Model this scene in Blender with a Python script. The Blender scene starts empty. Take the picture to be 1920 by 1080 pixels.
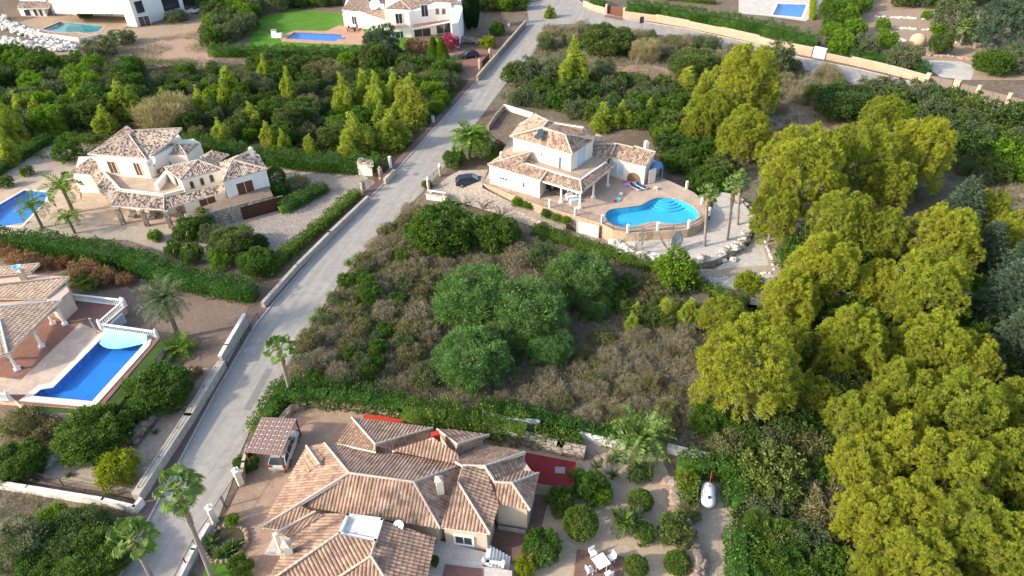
import bpy, bmesh, math, random
import numpy as np
from mathutils import Vector, Matrix
random.seed(7); rng = np.random.default_rng(7)
S = bpy.context.scene
COL = S.collection
rad = math.radians
# ------------------------------------------------------------ camera
FPX, PITCH, ROLL, CAMH = 1297.0, rad(37), rad(-1.5), 51.0
Fw = Vector((0, math.cos(PITCH), -math.sin(PITCH)))
Up0 = Vector((0, math.sin(PITCH), math.cos(PITCH)))
Rt = Vector((1, 0, 0))*math.cos(ROLL) + Up0*math.sin(ROLL)
Upv = Vector((-1, 0, 0))*math.sin(ROLL) + Up0*math.cos(ROLL)
CAM = Vector((0, 0, CAMH))
cam = bpy.data.cameras.new('camera'); cam.sensor_width = 36; cam.lens = 36*FPX/1920; cam.clip_end = 6000; cam.clip_start = .5
camo = bpy.data.objects.new('camera', cam); COL.objects.link(camo); S.camera = camo
camo.matrix_world = Matrix(((Rt.x, Upv.x, -Fw.x, CAM.x), (Rt.y, Upv.y, -Fw.y, CAM.y), (Rt.z, Upv.z, -Fw.z, CAM.z), (0, 0, 0, 1)))
# ------------------------------------------------------------ light
SUN_EL, SUN_DIR = rad(27), rad(17)          # light travels towards +x, turned SUN_DIR towards +y
w = bpy.data.worlds.new('World'); S.world = w; w.use_nodes = True
nt = w.node_tree; sky = nt.nodes.new('ShaderNodeTexSky'); sky.sky_type = 'NISHITA'; sky.sun_disc = False
sky.sun_elevation = SUN_EL; sky.sun_rotation = rad(270) - SUN_DIR; sky.air_density = 1.0; sky.dust_density = 2.2; sky.ozone_density = .7
nt.nodes['Background'].inputs[1].default_value = .15
nt.links.new(sky.outputs[0], nt.nodes['Background'].inputs[0])
sl = bpy.data.lights.new('sun', 'SUN'); sl.energy = 2.2; sl.angle = rad(2); sl.color = (1, .90, .76)
so = bpy.data.objects.new('sun', sl); COL.objects.link(so)
ld = Vector((math.cos(SUN_DIR)*math.cos(SUN_EL), math.sin(SUN_DIR)*math.cos(SUN_EL), -math.sin(SUN_EL)))
so.rotation_euler = ld.to_track_quat('-Z', 'Y').to_euler()
S.view_settings.view_transform = 'Standard'; S.view_settings.look = 'None'; S.view_settings.gamma = 1; S.view_settings.exposure = 1.33
S.cycles.max_bounces = 6; S.cycles.transparent_max_bounces = 12; S.cycles.diffuse_bounces = 3
# ------------------------------------------------------------ helpers
def ray(px, py): return Fw + Rt*((px-960)/FPX) - Upv*((py-540)/FPX)
def P(px, py, z=0.0):
    d = ray(px, py); t = (z-CAMH)/d.z
    return Vector((CAM.x+d.x*t, CAM.y+d.y*t, z))
def PL(pts, z=0.0): return [P(p[0], p[1], p[2] if len(p) > 2 else z) for p in pts]
def pxm(py, z=0): # pixels per metre at a row
    return FPX/ (P(960, py, z)-CAM).dot(Fw)
def onwall(A, B, px, py):       # where the pixel's ray meets the vertical plane through A,B -> (u, z)
    d = ray(px, py); t2 = Vector((B.x-A.x, B.y-A.y)); L = t2.length; t2 /= L
    n = Vector((-t2.y, t2.x)); den = d.x*n.x+d.y*n.y
    t = ((A.x-CAM.x)*n.x+(A.y-CAM.y)*n.y)/den
    q = CAM+d*t
    return (q.x-A.x)*t2.x+(q.y-A.y)*t2.y, q.z
def tag(o, label=None, cat=None, group=None, kind=None):
    if label: o['label'] = label
    if cat: o['category'] = cat
    if group: o['group'] = group
    if kind: o['kind'] = kind
    return o
def thing(name, label, cat, loc, group=None):
    o = bpy.data.objects.new(name, None); COL.objects.link(o); o.location = loc; o.empty_display_size = .5
    return tag(o, label, cat, group)
def wloc(o):
    v = Vector(o.location)
    while o.parent: o = o.parent; v += Vector(o.location)
    return v
def link(name, me, parent=None):
    o = bpy.data.objects.new(name, me); COL.objects.link(o)
    if parent: o.parent = parent; o.location = -wloc(parent)
    return o
class MB:
    def __init__(s): s.v = []; s.f = []; s.m = []
    def add(s, vs, fs, mi=0):
        b = len(s.v); s.v += [tuple(v) for v in vs]; s.f += [tuple(i+b for i in f) for f in fs]; s.m += [mi]*len(fs); return s
    def box(s, c, dims, rz=0, mi=0, up=None):
        a, b, h = dims[0]/2, dims[1]/2, dims[2]/2; cs, sn = math.cos(rz), math.sin(rz)
        vs = [(c[0]+x*cs-y*sn, c[1]+x*sn+y*cs, c[2]+z) for z in (-h, h) for x, y in ((-a, -b), (a, -b), (a, b), (-a, b))]
        return s.add(vs, [(3, 2, 1, 0), (4, 5, 6, 7), (0, 1, 5, 4), (1, 2, 6, 5), (2, 3, 7, 6), (3, 0, 4, 7)], mi)
    def prism(s, pts, z0, z1, mi=0, top=None, bot=True):
        n = len(pts); pts = [Vector((p[0], p[1])) for p in pts]
        if sum(pts[i].x*pts[(i+1) % n].y-pts[(i+1) % n].x*pts[i].y for i in range(n)) < 0: pts.reverse()
        vs = [(p.x, p.y, z0) for p in pts]+[(p.x, p.y, z1) for p in pts]
        s.add(vs, [(i, (i+1) % n, n+(i+1) % n, n+i) for i in range(n)], mi)
        s.add([(p.x, p.y, z1) for p in pts], [tuple(range(n))], mi if top is None else top)
        if bot: s.add([(p.x, p.y, z0) for p in pts], [tuple(range(n-1, -1, -1))], mi)
        return s
    def seg(s, a, b, wd, z0, z1, mi=0, ext=0):      # upright slab from a to b
        a = Vector(a[:2]); b = Vector(b[:2]); t = (b-a).normalized(); n = Vector((-t.y, t.x))*wd/2; a = a-t*ext; b = b+t*ext
        return s.prism([a-n, b-n, b+n, a+n], z0, z1, mi)
    def beam(s, a, b, r, n=4, r2=None, mi=0, cap=True):
        a = Vector(a); b = Vector(b); t = (b-a).normalized(); r2 = r if r2 is None else r2
        u = t.orthogonal().normalized() if abs(t.z) > .9 else Vector((0, 0, 1)).cross(t).normalized(); w_ = t.cross(u)
        vs = []
        for p, rr in ((a, r), (b, r2)):
            for i in range(n):
                an = 2*math.pi*(i+.5)/n; vs.append(p+u*math.cos(an)*rr+w_*math.sin(an)*rr)
        fs = [(i, (i+1) % n, n+(i+1) % n, n+i) for i in range(n)]
        if cap: fs += [tuple(range(n-1, -1, -1)), tuple(range(n, 2*n))]
        return s.add(vs, fs, mi)
    def lathe(s, c, prof, n=14, mi=0):
        vs = []; fs = []
        for r, z in prof:
            for i in range(n): a = 2*math.pi*i/n; vs.append((c[0]+r*math.cos(a), c[1]+r*math.sin(a), c[2]+z))
        for k in range(len(prof)-1):
            for i in range(n): fs.append((k*n+i, k*n+(i+1) % n, (k+1)*n+(i+1) % n, (k+1)*n+i))
        fs.append(tuple(range((len(prof)-1)*n, len(prof)*n))); fs.append(tuple(range(n-1, -1, -1)))
        return s.add(vs, fs, mi)
    def blob(s, c, r, n=8, m=5, jit=.12, mi=0, rnd=random):
        vs = [(c[0], c[1], c[2]-r[2])]; 
        for j in range(1, m):
            th = math.pi*j/m
            for i in range(n):
                a = 2*math.pi*(i+.5*(j % 2))/n; k = 1+rnd.uniform(-jit, jit)
                vs.append((c[0]+r[0]*k*math.sin(th)*math.cos(a), c[1]+r[1]*k*math.sin(th)*math.sin(a), c[2]-r[2]*k*math.cos(th)))
        vs.append((c[0], c[1], c[2]+r[2])); fs = []
        for i in range(n): fs.append((0, 1+(i+1) % n, 1+i))
        for j in range(m-2):
            for i in range(n): fs.append((1+j*n+i, 1+j*n+(i+1) % n, 1+(j+1)*n+(i+1) % n, 1+(j+1)*n+i))
        L = len(vs)-1
        for i in range(n): fs.append((L, 1+(m-2)*n+i, 1+(m-2)*n+(i+1) % n))
        return s.add(vs, fs, mi)
    def build(s, name, mats, parent=None, smooth=False, origin=False):
        me = bpy.data.meshes.new(name); vs = s.v; off = Vector((0, 0, 0))
        if origin:
            a = np.array(vs); off = Vector((float(a[:, 0].mean()), float(a[:, 1].mean()), float(a[:, 2].min()))); vs = [tuple(x) for x in (a-np.array(off))]
        me.from_pydata(vs, [], s.f)
        for m_ in (mats if isinstance(mats, (list, tuple)) else [mats]): me.materials.append(m_)
        if any(s.m): me.polygons.foreach_set('material_index', s.m)
        if smooth: me.polygons.foreach_set('use_smooth', [True]*len(s.f))
        me.update(); o = link(name, me, parent)
        if origin: o.location = Vector(o.location)+off
        return o
# ------------------------------------------------------------ materials
def newmat(name):
    m = bpy.data.materials.new(name); m.use_nodes = True; t = m.node_tree; b = t.nodes['Principled BSDF']
    b.inputs['Roughness'].default_value = .85; b.inputs['Specular IOR Level'].default_value = .25
    return m, t, b
def N(t, ty, **kw):
    n = t.nodes.new('ShaderNode'+ty)
    for k, v in kw.items():
        if k.startswith('i_'): n.inputs[k[2:].replace('_', ' ')].default_value = v
        else: setattr(n, k, v)
    return n
def mix(t, f, a, b, mode='MIX'):
    n = t.nodes.new('ShaderNodeMix'); n.data_type = 'RGBA'; n.blend_type = mode
    for i, v in ((0, f), (6, a), (7, b)):
        if hasattr(v, 'links') or hasattr(v, 'is_linked'): t.links.new(v, n.inputs[i])
        elif i == 0: n.inputs[0].default_value = v
        else: n.inputs[i].default_value = tuple(v)+(1,) if len(v) == 3 else v
    return n.outputs[2]
def ramp(t, v, stops):
    n = t.nodes.new('ShaderNodeValToRGB'); t.links.new(v, n.inputs[0]); e = n.color_ramp.elements
    while len(e) < len(stops): e.new(.5)
    for q, (p_, c) in zip(e, stops): q.position = p_; q.color = (c, c, c, 1) if isinstance(c, (int, float)) else tuple(c)+(1,)
    return n.outputs[0]
def pos(t): return t.nodes.new('ShaderNodeNewGeometry').outputs['Position']
def noise(t, scale, detail=4, vec=None, rough=.6):
    n = N(t, 'TexNoise'); n.inputs['Scale'].default_value = scale; n.inputs['Detail'].default_value = detail; n.inputs['Roughness'].default_value = rough
    t.links.new(vec if vec is not None else pos(t), n.inputs['Vector']); return n.outputs[0]
def bump(t, b, h, strength=.4, dist=.05):
    n = N(t, 'Bump'); n.inputs['Strength'].default_value = strength; n.inputs['Distance'].default_value = dist
    t.links.new(h, n.inputs['Height']); t.links.new(n.outputs[0], b.inputs['Normal'])
def flat(name, c, rough=.8, var=.12, scale=2.0, spec=.25, metal=0):
    m, t, b = newmat(name); b.inputs['Roughness'].default_value = rough; b.inputs['Specular IOR Level'].default_value = spec; b.inputs['Metallic'].default_value = metal
    f = ramp(t, noise(t, scale, 5), [(.3, 0), (.7, 1)])
    col = mix(t, f, [x*(1-var) for x in c], [min(1, x*(1+var)) for x in c])
    if 'plaster' in name or 'stucco' in name or 'render' in name or 'wall' in name:
        mp = N(t, 'Mapping'); mp.inputs['Scale'].default_value = (1, 1, .12); t.links.new(pos(t), mp.inputs[0]); col = mix(t, .45, col, ramp(t, noise(t, 2.2, 6, mp.outputs[0], .75), [(.25, .3), (.6, .56)]), 'OVERLAY')
    t.links.new(col, b.inputs['Base Color']); return m
def ground(name, cols, s1=.35, s2=3.0, s3=14., grain=.35, bmp=.5):
    m, t, b = newmat(name); b.inputs['Roughness'].default_value = .95; b.inputs['Specular IOR Level'].default_value = .1
    f1 = ramp(t, noise(t, s1, 6), [(.38, 0), (.62, 1)]); f2 = ramp(t, noise(t, s2, 6, rough=.7), [(.4, 0), (.65, 1)])
    c = mix(t, f1, cols[0], cols[1]); c = mix(t, f2, c, cols[2]); g = noise(t, s3, 3, rough=.8)
    c = mix(t, grain, c, ramp(t, g, [(.25, .1), (.75, .95)]), 'OVERLAY')
    t.links.new(c, b.inputs['Base Color']); bump(t, b, g, bmp, .08); return m
def pavers(name, c1, c2, mortar, bw=.3, bh=.15, ang=0, stain=.25, ms=.012):
    m, t, b = newmat(name); mp = N(t, 'Mapping'); mp.inputs['Rotation'].default_value = (0, 0, ang); t.links.new(pos(t), mp.inputs[0])
    br = N(t, 'TexBrick'); t.links.new(mp.outputs[0], br.inputs[0])
    for k, v in (('Scale', 1.), ('Mortar Size', ms), ('Brick Width', bw), ('Row Height', bh), ('Bias', 0.)): br.inputs[k].default_value = v
    for k, v in (('Color1', c1), ('Color2', c2), ('Mortar', mortar)): br.inputs[k].default_value = tuple(v)+(1,)
    f = ramp(t, noise(t, .5, 6), [(.35, 0), (.7, 1)])
    c = mix(t, stain, br.outputs[0], ramp(t, noise(t, .6, 7, rough=.7), [(.3, .15), (.7, .85)]), 'OVERLAY')
    t.links.new(c, b.inputs['Base Color']); bump(t, b, br.outputs[1], -.4, .02); return m
def stone(name, c1, c2, gap, scale=1.6, sz=1.0):
    m, t, b = newmat(name); mp = N(t, 'Mapping'); mp.inputs['Scale'].default_value = (1, 1, 1.6); t.links.new(pos(t), mp.inputs[0])
    v = N(t, 'TexVoronoi'); v.inputs['Scale'].default_value = scale; t.links.new(mp.outputs[0], v.inputs['Vector'])
    ve = N(t, 'TexVoronoi', feature='DISTANCE_TO_EDGE'); ve.inputs['Scale'].default_value = scale; t.links.new(mp.outputs[0], ve.inputs['Vector'])
    sp = N(t, 'SeparateColor'); t.links.new(v.outputs['Color'], sp.inputs[0])
    c = mix(t, sp.outputs[0], c1, c2); e = ramp(t, ve.outputs[0], [(.02, 0), (.09, 1)])
    c = mix(t, e, gap, c); c = mix(t, .35, c, ramp(t, noise(t, 6, 5), [(.3, .2), (.7, .8)]), 'OVERLAY')
    t.links.new(c, b.inputs['Base Color']); bump(t, b, e, .7, .06); return m
def foliage(name, ca, cb, transl=.3, cc=None, hv=.5, nscale=1.4):
    m, t, b = newmat(name); oi = N(t, 'ObjectInfo'); tc = N(t, 'TexCoord')
    f = ramp(t, noise(t, nscale, 4, tc.outputs['Object']), [(.35, 0), (.65, 1)]); c = mix(t, f, ca, cb)
    if cc:
        f2 = N(t, 'Math', operation='MULTIPLY'); f2.inputs[1].default_value = hv; t.links.new(oi.outputs['Random'], f2.inputs[0]); c = mix(t, f2.outputs[0], c, cc)
    at = N(t, 'Attribute'); at.attribute_name = 'lv'
    c = mix(t, 1.0, mix(t, 1.0, c, (1.32, 1.32, 1.32), 'MULTIPLY'), ramp(t, at.outputs['Fac'], [(0, .5), (1, 1.0)]), 'MULTIPLY')
    t.links.new(c, b.inputs['Base Color']); b.inputs['Roughness'].default_value = .6; b.inputs['Specular IOR Level'].default_value = .25
    tr = N(t, 'BsdfTranslucent'); t.links.new(mix(t, 1.0, c, (1.35, 1.35, .55), 'MULTIPLY'), tr.inputs[0])
    mx = N(t, 'MixShader'); mx.inputs[0].default_value = transl; t.links.new(b.outputs[0], mx.inputs[1]); t.links.new(tr.outputs[0], mx.inputs[2])
    t.links.new(mx.outputs[0], t.nodes['Material Output'].inputs[0]); return m
def tiles(name, pal, pw=.26, ph=.42, dark=.5):
    m, t, b = newmat(name); uv = N(t, 'UVMap'); dv = N(t, 'VectorMath', operation='DIVIDE'); dv.inputs[1].default_value = (pw, ph, 1); t.links.new(uv.outputs[0], dv.inputs[0])
    fl = N(t, 'VectorMath', operation='FLOOR'); t.links.new(dv.outputs[0], fl.inputs[0])
    wn = N(t, 'TexWhiteNoise', noise_dimensions='2D'); t.links.new(fl.outputs[0], wn.inputs[0])
    n_ = len(pal); c = ramp(t, wn.outputs[0], [(i/n_, p_) for i, p_ in enumerate(pal)]); 
    for nd in t.nodes:
        if nd.type == 'VALTORGB': nd.color_ramp.interpolation = 'CONSTANT'
    ag = ramp(t, noise(t, .7, 6, rough=.7), [(.42, 0), (.68, 1)])
    sc = N(t, 'Math', operation='MULTIPLY'); sc.inputs[1].default_value = dark; t.links.new(ag, sc.inputs[0])
    c = mix(t, sc.outputs[0], c, (.13, .085, .065)); c = mix(t, .4, c, ramp(t, noise(t, 9, 4), [(.3, .25), (.7, .8)]), 'OVERLAY')
    t.links.new(c, b.inputs['Base Color']); b.inputs['Roughness'].default_value = .9; return m
def water(name, tint):
    m, t, b = newmat(name); tr = N(t, 'BsdfTransparent'); tr.inputs[0].default_value = tuple(tint)+(1,)
    gl = N(t, 'BsdfGlossy'); gl.inputs['Roughness'].default_value = .03; lw = N(t, 'LayerWeight'); fp = N(t, 'Math', operation='POWER'); fp.inputs[1].default_value = 5; t.links.new(lw.outputs['Facing'], fp.inputs[0]); fr = N(t, 'Math', operation='MULTIPLY_ADD'); fr.inputs[1].default_value = .98; fr.inputs[2].default_value = .02; t.links.new(fp.outputs[0], fr.inputs[0]); lw.inputs[0].default_value = .5
    bp = N(t, 'Bump'); bp.inputs['Strength'].default_value = .35; bp.inputs['Distance'].default_value = .03; t.links.new(noise(t, 1.6, 3), bp.inputs['Height'])
    t.links.new(bp.outputs[0], gl.inputs['Normal']); t.links.new(bp.outputs[0], lw.inputs['Normal'])
    mx = N(t, 'MixShader'); t.links.new(fr.outputs[0], mx.inputs[0]); t.links.new(tr.outputs[0], mx.inputs[1]); t.links.new(gl.outputs[0], mx.inputs[2])
    t.links.new(mx.outputs[0], t.nodes['Material Output'].inputs[0]); return m
def pooltile(name, c):
    m, t, b = newmat(name); v = N(t, 'TexVoronoi', feature='SMOOTH_F1'); v.inputs['Scale'].default_value = .9; 
    n1 = noise(t, .8, 4); mp = N(t, 'VectorMath', operation='ADD'); t.links.new(pos(t), mp.inputs[0]); t.links.new(n1, mp.inputs[1]); t.links.new(mp.outputs[0], v.inputs['Vector'])
    br = N(t, 'TexBrick'); t.links.new(pos(t), br.inputs[0]); br.inputs['Brick Width'].default_value = .3; br.inputs['Row Height'].default_value = .3; br.inputs['Mortar Size'].default_value = .015; br.offset = 0
    br.inputs['Scale'].default_value = 1
    br.inputs['Color1'].default_value = tuple(c)+(1,); br.inputs['Color2'].default_value = tuple(x*.85 for x in c)+(1,); br.inputs['Mortar'].default_value = tuple(min(1, x*1.25+.02) for x in c)+(1,)
    cc = mix(t, .3, br.outputs[0], ramp(t, v.outputs[0], [(.1, .62), (.5, .45)]), 'OVERLAY')
    t.links.new(cc, b.inputs['Base Color']); b.inputs['Roughness'].default_value = .4; return m
M = {}
M['soil'] = ground('dry_soil', [(.16, .12, .085), (.24, .185, .135), (.11, .085, .06)], .12, 1.2, 6, .5)
M['scrubsoil'] = ground('scrub_soil', [(.15, .125, .085), (.23, .195, .145), (.10, .09, .06)], .25, 1.5, 8, .5)
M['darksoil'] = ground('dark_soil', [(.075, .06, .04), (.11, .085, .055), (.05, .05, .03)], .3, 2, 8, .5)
M['reddirt'] = ground('red_dirt', [(.34, .19, .12), (.30, .22, .16), (.42, .30, .22)], .3, 2, 9, .4)
M['tandirt'] = ground('tan_dirt', [(.40, .29, .20), (.33, .25, .18), (.27, .20, .14)], .2, 1.6, 9, .45)
M['road'] = ground('road_asphalt', [(.33, .30, .265), (.36, .33, .29), (.30, .275, .245)], .18, .9, 25, .22, .15)
def roadmat():
    m = ground('road_asphalt', [(.33, .305, .27), (.375, .345, .305), (.30, .275, .245)], .25, 1.1, 25, .25, .15); t = m.node_tree; b = t.nodes['Principled BSDF']; c0 = b.inputs['Base Color'].links[0].from_socket
    a = P(330, 882); e = P(817, 240); ang = math.atan2(e.y-a.y, e.x-a.x)
    mp = N(t, 'Mapping', vector_type='TEXTURE'); mp.inputs['Rotation'].default_value = (0, 0, ang); mp.inputs['Scale'].default_value = (14, .8, 1); t.links.new(pos(t), mp.inputs[0])
    c = mix(t, .5, c0, ramp(t, noise(t, 1.0, 5, mp.outputs[0], .65), [(.3, .34), (.7, .62)]), 'OVERLAY')
    v = N(t, 'TexVoronoi', feature='DISTANCE_TO_EDGE'); v.inputs['Scale'].default_value = .16; wv = N(t, 'VectorMath', operation='ADD'); nz = N(t, 'TexNoise'); nz.inputs['Scale'].default_value = .6; nz.inputs['Detail'].default_value = 6; t.links.new(pos(t), nz.inputs['Vector'])
    sc = N(t, 'VectorMath', operation='SCALE'); sc.inputs['Scale'].default_value = 4.; t.links.new(nz.outputs['Color'], sc.inputs[0]); t.links.new(pos(t), wv.inputs[0]); t.links.new(sc.outputs[0], wv.inputs[1]); t.links.new(wv.outputs[0], v.inputs['Vector'])
    c = mix(t, ramp(t, v.outputs[0], [(.002, .45), (.008, 0)]), c, (.16, .15, .13)); t.links.new(c, b.inputs['Base Color']); return m
M['road'] = roadmat()
M['elawn'] = ground('shaded_lawn', [(.05, .085, .02), (.07, .115, .03), (.045, .07, .02)], .3, 1.5, 16, .35)  # darker copy of the lawn, shade of the pool strip put into its colour
M['paleshutter'] = flat('pale_blue_shutter', (.50, .56, .66), .6, .05)
M['shade'] = flat('painted_interior_shade', (.20, .13, .075), .9, .15, 1)  # brown pane colour paints the shade inside the arched opening
M['dishgrey'] = flat('dish_grey', (.42, .47, .53), .6, .05)
M['patch'] = ground('road_patch', [(.22, .21, .2), (.25, .235, .22), (.2, .19, .18)], .5, 2, 25, .3, .15)
M['gravel'] = ground('pale_gravel', [(.37, .30, .235), (.42, .35, .28), (.32, .26, .20)], .3, 2.5, 11, .5)
M['whitegravel'] = ground('white_gravel', [(.50, .46, .40), (.56, .52, .47), (.42, .39, .34)], .3, 2, 12, .5)
M['browngravel'] = ground('brown_gravel', [(.20, .145, .11), (.25, .185, .14), (.17, .125, .1)], .3, 2, 9, .6)
M['gardengravel'] = ground('garden_gravel', [(.43, .34, .25), (.49, .39, .29), (.385, .30, .215)], .3, 2, 14, .3)
M['crazy'] = stone('crazy_paving', (.33, .28, .23), (.42, .36, .30), (.22, .18, .15), 3.2)
M['lawn'] = ground('lawn', [(.085, .19, .02), (.12, .25, .03), (.065, .15, .02)], .3, 1.5, 16, .35)
M['brickdrive'] = pavers('brick_paving', (.33, .225, .16), (.39, .27, .195), (.21, .15, .11), .5, .25, .6)
M['bpaving'] = pavers('beige_paving', (.42, .31, .22), (.48, .37, .27), (.3, .23, .17), .6, .3, .15)
M['cpaving'] = pavers('pink_beige_paving', (.42, .315, .24), (.46, .35, .265), (.33, .25, .2), .33, .33, .25)
M['redtile'] = pavers('red_tile', (.22, .11, .085), (.26, .135, .105), (.17, .1, .08), .3, .3, .3)
M['beigetile'] = pavers('beige_tile', (.46, .35, .27), (.52, .40, .31), (.36, .28, .22), .5, .5, .3)
M['whitetile'] = pavers('pale_tile', (.50, .45, .40), (.56, .51, .45), (.35, .31, .28), .45, .45, .12)
M['ftile'] = pavers('terracotta_paving', (.42, .23, .15), (.5, .29, .2), (.35, .22, .16), .35, .35, .1)
M['darkbrick'] = pavers('dark_brick_paving', (.17, .095, .07), (.22, .13, .1), (.12, .08, .06), .25, .12, .12)
M['redwalk'] = pavers('red_sidewalk', (.17, .105, .095), (.20, .125, .11), (.14, .09, .08), .3, .3, .8)
M['redpaint'] = flat('red_floor_paint', (.19, .014, .014), .7, .2, .8)
M['redwall'] = flat('red_wall_paint', (.42, .04, .02), .7, .1)
M['kerb'] = flat('kerb', (.42, .38, .34), .9, .2)
M['conc'] = flat('concrete', (.38, .34, .29), .9, .25, .8)
M['cream'] = flat('cream_plaster', (.78, .70, .58), .9, .05, .6)
M['white'] = flat('white_plaster', (.80, .77, .72), .9, .05, .6)
M['oldwhite'] = flat('weathered_white_plaster', (.66, .63, .58), .9, .3, 1.2)
M['pink'] = flat('pink_plaster', (.58, .42, .33), .9, .06, .6)
M['beigewall'] = flat('beige_plaster', (.60, .48, .36), .9, .05, .6)
M['render'] = flat('rough_render', (.40, .36, .30), .95, .22, 2.5)
M['stucco'] = flat('stucco_wall', (.50, .42, .31), .95, .2, 3)
M['coping'] = flat('coping', (.66, .58, .49), .8, .08)
M['wood'] = flat('brown_shutter', (.13, .055, .03), .6, .2, 6)
M['garage'] = flat('brown_garage', (.07, .03, .018), .5, .12, 3)
M['whitemetal'] = flat('white_metal', (.78, .78, .78), .4, .03)
M['glass'] = flat('dark_glass', (.03, .04, .05), .08, .1, 1, .8)
M['iron'] = flat('iron', (.06, .045, .04), .6, .1)
M['brownmetal'] = flat('brown_fence', (.16, .10, .075), .6, .1)
M['greywood'] = flat('weathered_reed_fence', (.22, .18, .15), .9, .25, 8)
M['plank'] = flat('roof_planks', (.30, .20, .17), .8, .25, 5)
M['stone'] = stone('rubble_stone', (.36, .29, .22), (.50, .42, .33), (.16, .12, .09), 1.5)
M['palestone'] = stone('pale_boulders', (.48, .42, .35), (.62, .56, .49), (.2, .16, .12), 1.1)
M['orstone'] = stone('ochre_masonry', (.46, .35, .24), (.54, .43, .31), (.36, .26, .17), 3.2)
M['rock'] = flat('white_rock', (.58, .54, .48), .9, .3, 3)
M['brownrock'] = flat('brown_rock', (.27, .205, .155), .9, .35, 3)
M['tileD'] = tiles('roof_tiles_terracotta', [(.385, .25, .175), (.41, .27, .19), (.35, .225, .155), (.40, .265, .185), (.45, .31, .225), (.29, .185, .13)], .3, .42, .65)
M['tileB'] = tiles('roof_tiles_mottled', [(.48, .365, .27), (.12, .09, .075), (.56, .445, .35), (.32, .22, .16), (.62, .51, .42), (.16, .12, .1), (.52, .40, .31)], .21, .32, .25)
M['tileC'] = tiles('roof_tiles_pale', [(.40, .285, .21), (.27, .18, .135), (.44, .33, .25), (.34, .235, .17), (.49, .385, .30), (.22, .15, .11)], .22, .34, .3)
M['tileE'] = tiles('roof_tiles_beige', [(.46, .33, .24), (.40, .28, .2), (.52, .39, .29)], .28, .42, .3)
M['mortar'] = flat('ridge_mortar', (.50, .42, .34), .9, .15, 4)
M['bark'] = flat('bark', (.17, .13, .1), .95, .3, 4)
M['greybark'] = flat('grey_bark', (.26, .22, .19), .95, .25, 5)
M['thatch'] = flat('dead_frond', (.30, .21, .12), .9, .3, 5)
M['orange'] = flat('orange_fruit_stalks', (.55, .24, .05), .8, .2, 6)
M['clay'] = flat('clay_dome', (.58, .38, .24), .85, .08, 2)
M['bluemat'] = flat('blue_fabric', (.015, .05, .15), .8, .1)
M['bluewall'] = flat('blue_plastic', (.10, .26, .5), .5, .05)
M['cover'] = flat('pool_cover', (.25, .6, .75), .5, .12, 2)
M['pinkmat'] = flat('pink_foam', (.62, .28, .60), .6, .05)
M['yellow'] = flat('yellow_foam', (.7, .45, .03), .6, .05)
M['redcloth'] = flat('red_cloth', (.6, .05, .04), .7, .1)
M['tank'] = flat('tank_paint', (.66, .68, .70), .4, .08, 5)
M['plastic'] = flat('white_plastic', (.75, .75, .74), .5, .04)
M['panel'] = flat('solar_panel', (.04, .06, .09), .2, .15, 3, .6)
M['carblue'] = flat('dark_blue_paint', (.012, .018, .032), .25, .05, 1, .6)
M['carpurple'] = flat('dark_navy_paint', (.012, .01, .03), .25, .05, 1, .6)
M['carsilver'] = flat('silver_paint', (.55, .53, .49), .35, .05, 1, .6, .25)
M['tyre'] = flat('tyre', (.02, .02, .02), .9, .1)
M['rim'] = flat('rim', (.35, .35, .36), .35, .1, 3, .6, .6)
M['lampred'] = flat('tail_lamp', (.35, .01, .01), .3, .05)
M['skin'] = flat('skin', (.42, .25, .18), .7, .05)
M['pool'] = pooltile('pool_tile_deep', (.014, .20, .58)); M['poolC'] = pooltile('pool_tile_light', (.04, .44, .66)); M['poolA'] = pooltile('pool_tile_turquoise', (.05, .30, .34))
M['water'] = water('pool_water', (.93, .98, 1.0))
# ------------------------------------------------------------ foliage materials
M['pine'] = foliage('pine_needles', (.33, .375, .04), (.175, .22, .028), .43, (.42, .42, .045), .55, .8)
M['youngpine'] = foliage('young_pine_needles', (.34, .43, .06), (.21, .29, .04), .38, (.37, .38, .06), .7)
M['maquis'] = foliage('dark_leaves', (.07, .125, .025), (.042, .08, .018), .25, (.13, .17, .035), .8)
M['green'] = foliage('green_leaves', (.075, .16, .018), (.045, .11, .012), .3, (.11, .17, .02), .6)
M['bright'] = foliage('bright_leaves', (.14, .26, .015), (.09, .19, .012), .35, (.17, .26, .02), .5)
M['grey'] = foliage('grey_green_leaves', (.11, .15, .06), (.07, .105, .045), .25, (.14, .16, .08), .6)
M['feather'] = foliage('feathery_leaves', (.13, .25, .065), (.08, .165, .045), .3, (.11, .17, .04), .5)
M['bluegreen'] = foliage('blue_green_needles', (.085, .135, .085), (.05, .085, .055), .2, (.08, .12, .06), .6)
M['yellowbush'] = foliage('yellow_leaves', (.26, .29, .015), (.17, .23, .012), .35)
M['dry'] = foliage('dry_twigs', (.30, .26, .185), (.21, .18, .125), .15, (.21, .20, .10), .6)
M['drygreen'] = foliage('dry_green_scrub', (.20, .205, .08), (.13, .14, .055), .2, (.2, .15, .09), .5)
M['reed'] = foliage('pale_reeds', (.36, .31, .17), (.26, .23, .12), .25)
M['hedge'] = foliage('hedge_leaves', (.06, .15, .02), (.038, .105, .015), .25, (.09, .16, .02), .4, .8)
M['hedge2'] = foliage('light_hedge_leaves', (.12, .19, .025), (.075, .14, .02), .3, (.14, .19, .03), .4, .8)
M['brownleaf'] = foliage('dead_brown_leaves', (.34, .19, .10), (.25, .14, .075), .2)
M['cypress'] = foliage('cypress_leaves', (.025, .065, .015), (.016, .045, .012), .15)
M['bougain'] = foliage('magenta_blossom', (.42, .03, .14), (.30, .03, .1), .3)
M['fan'] = foliage('fan_palm_leaves', (.17, .26, .06), (.11, .19, .04), .3)
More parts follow.
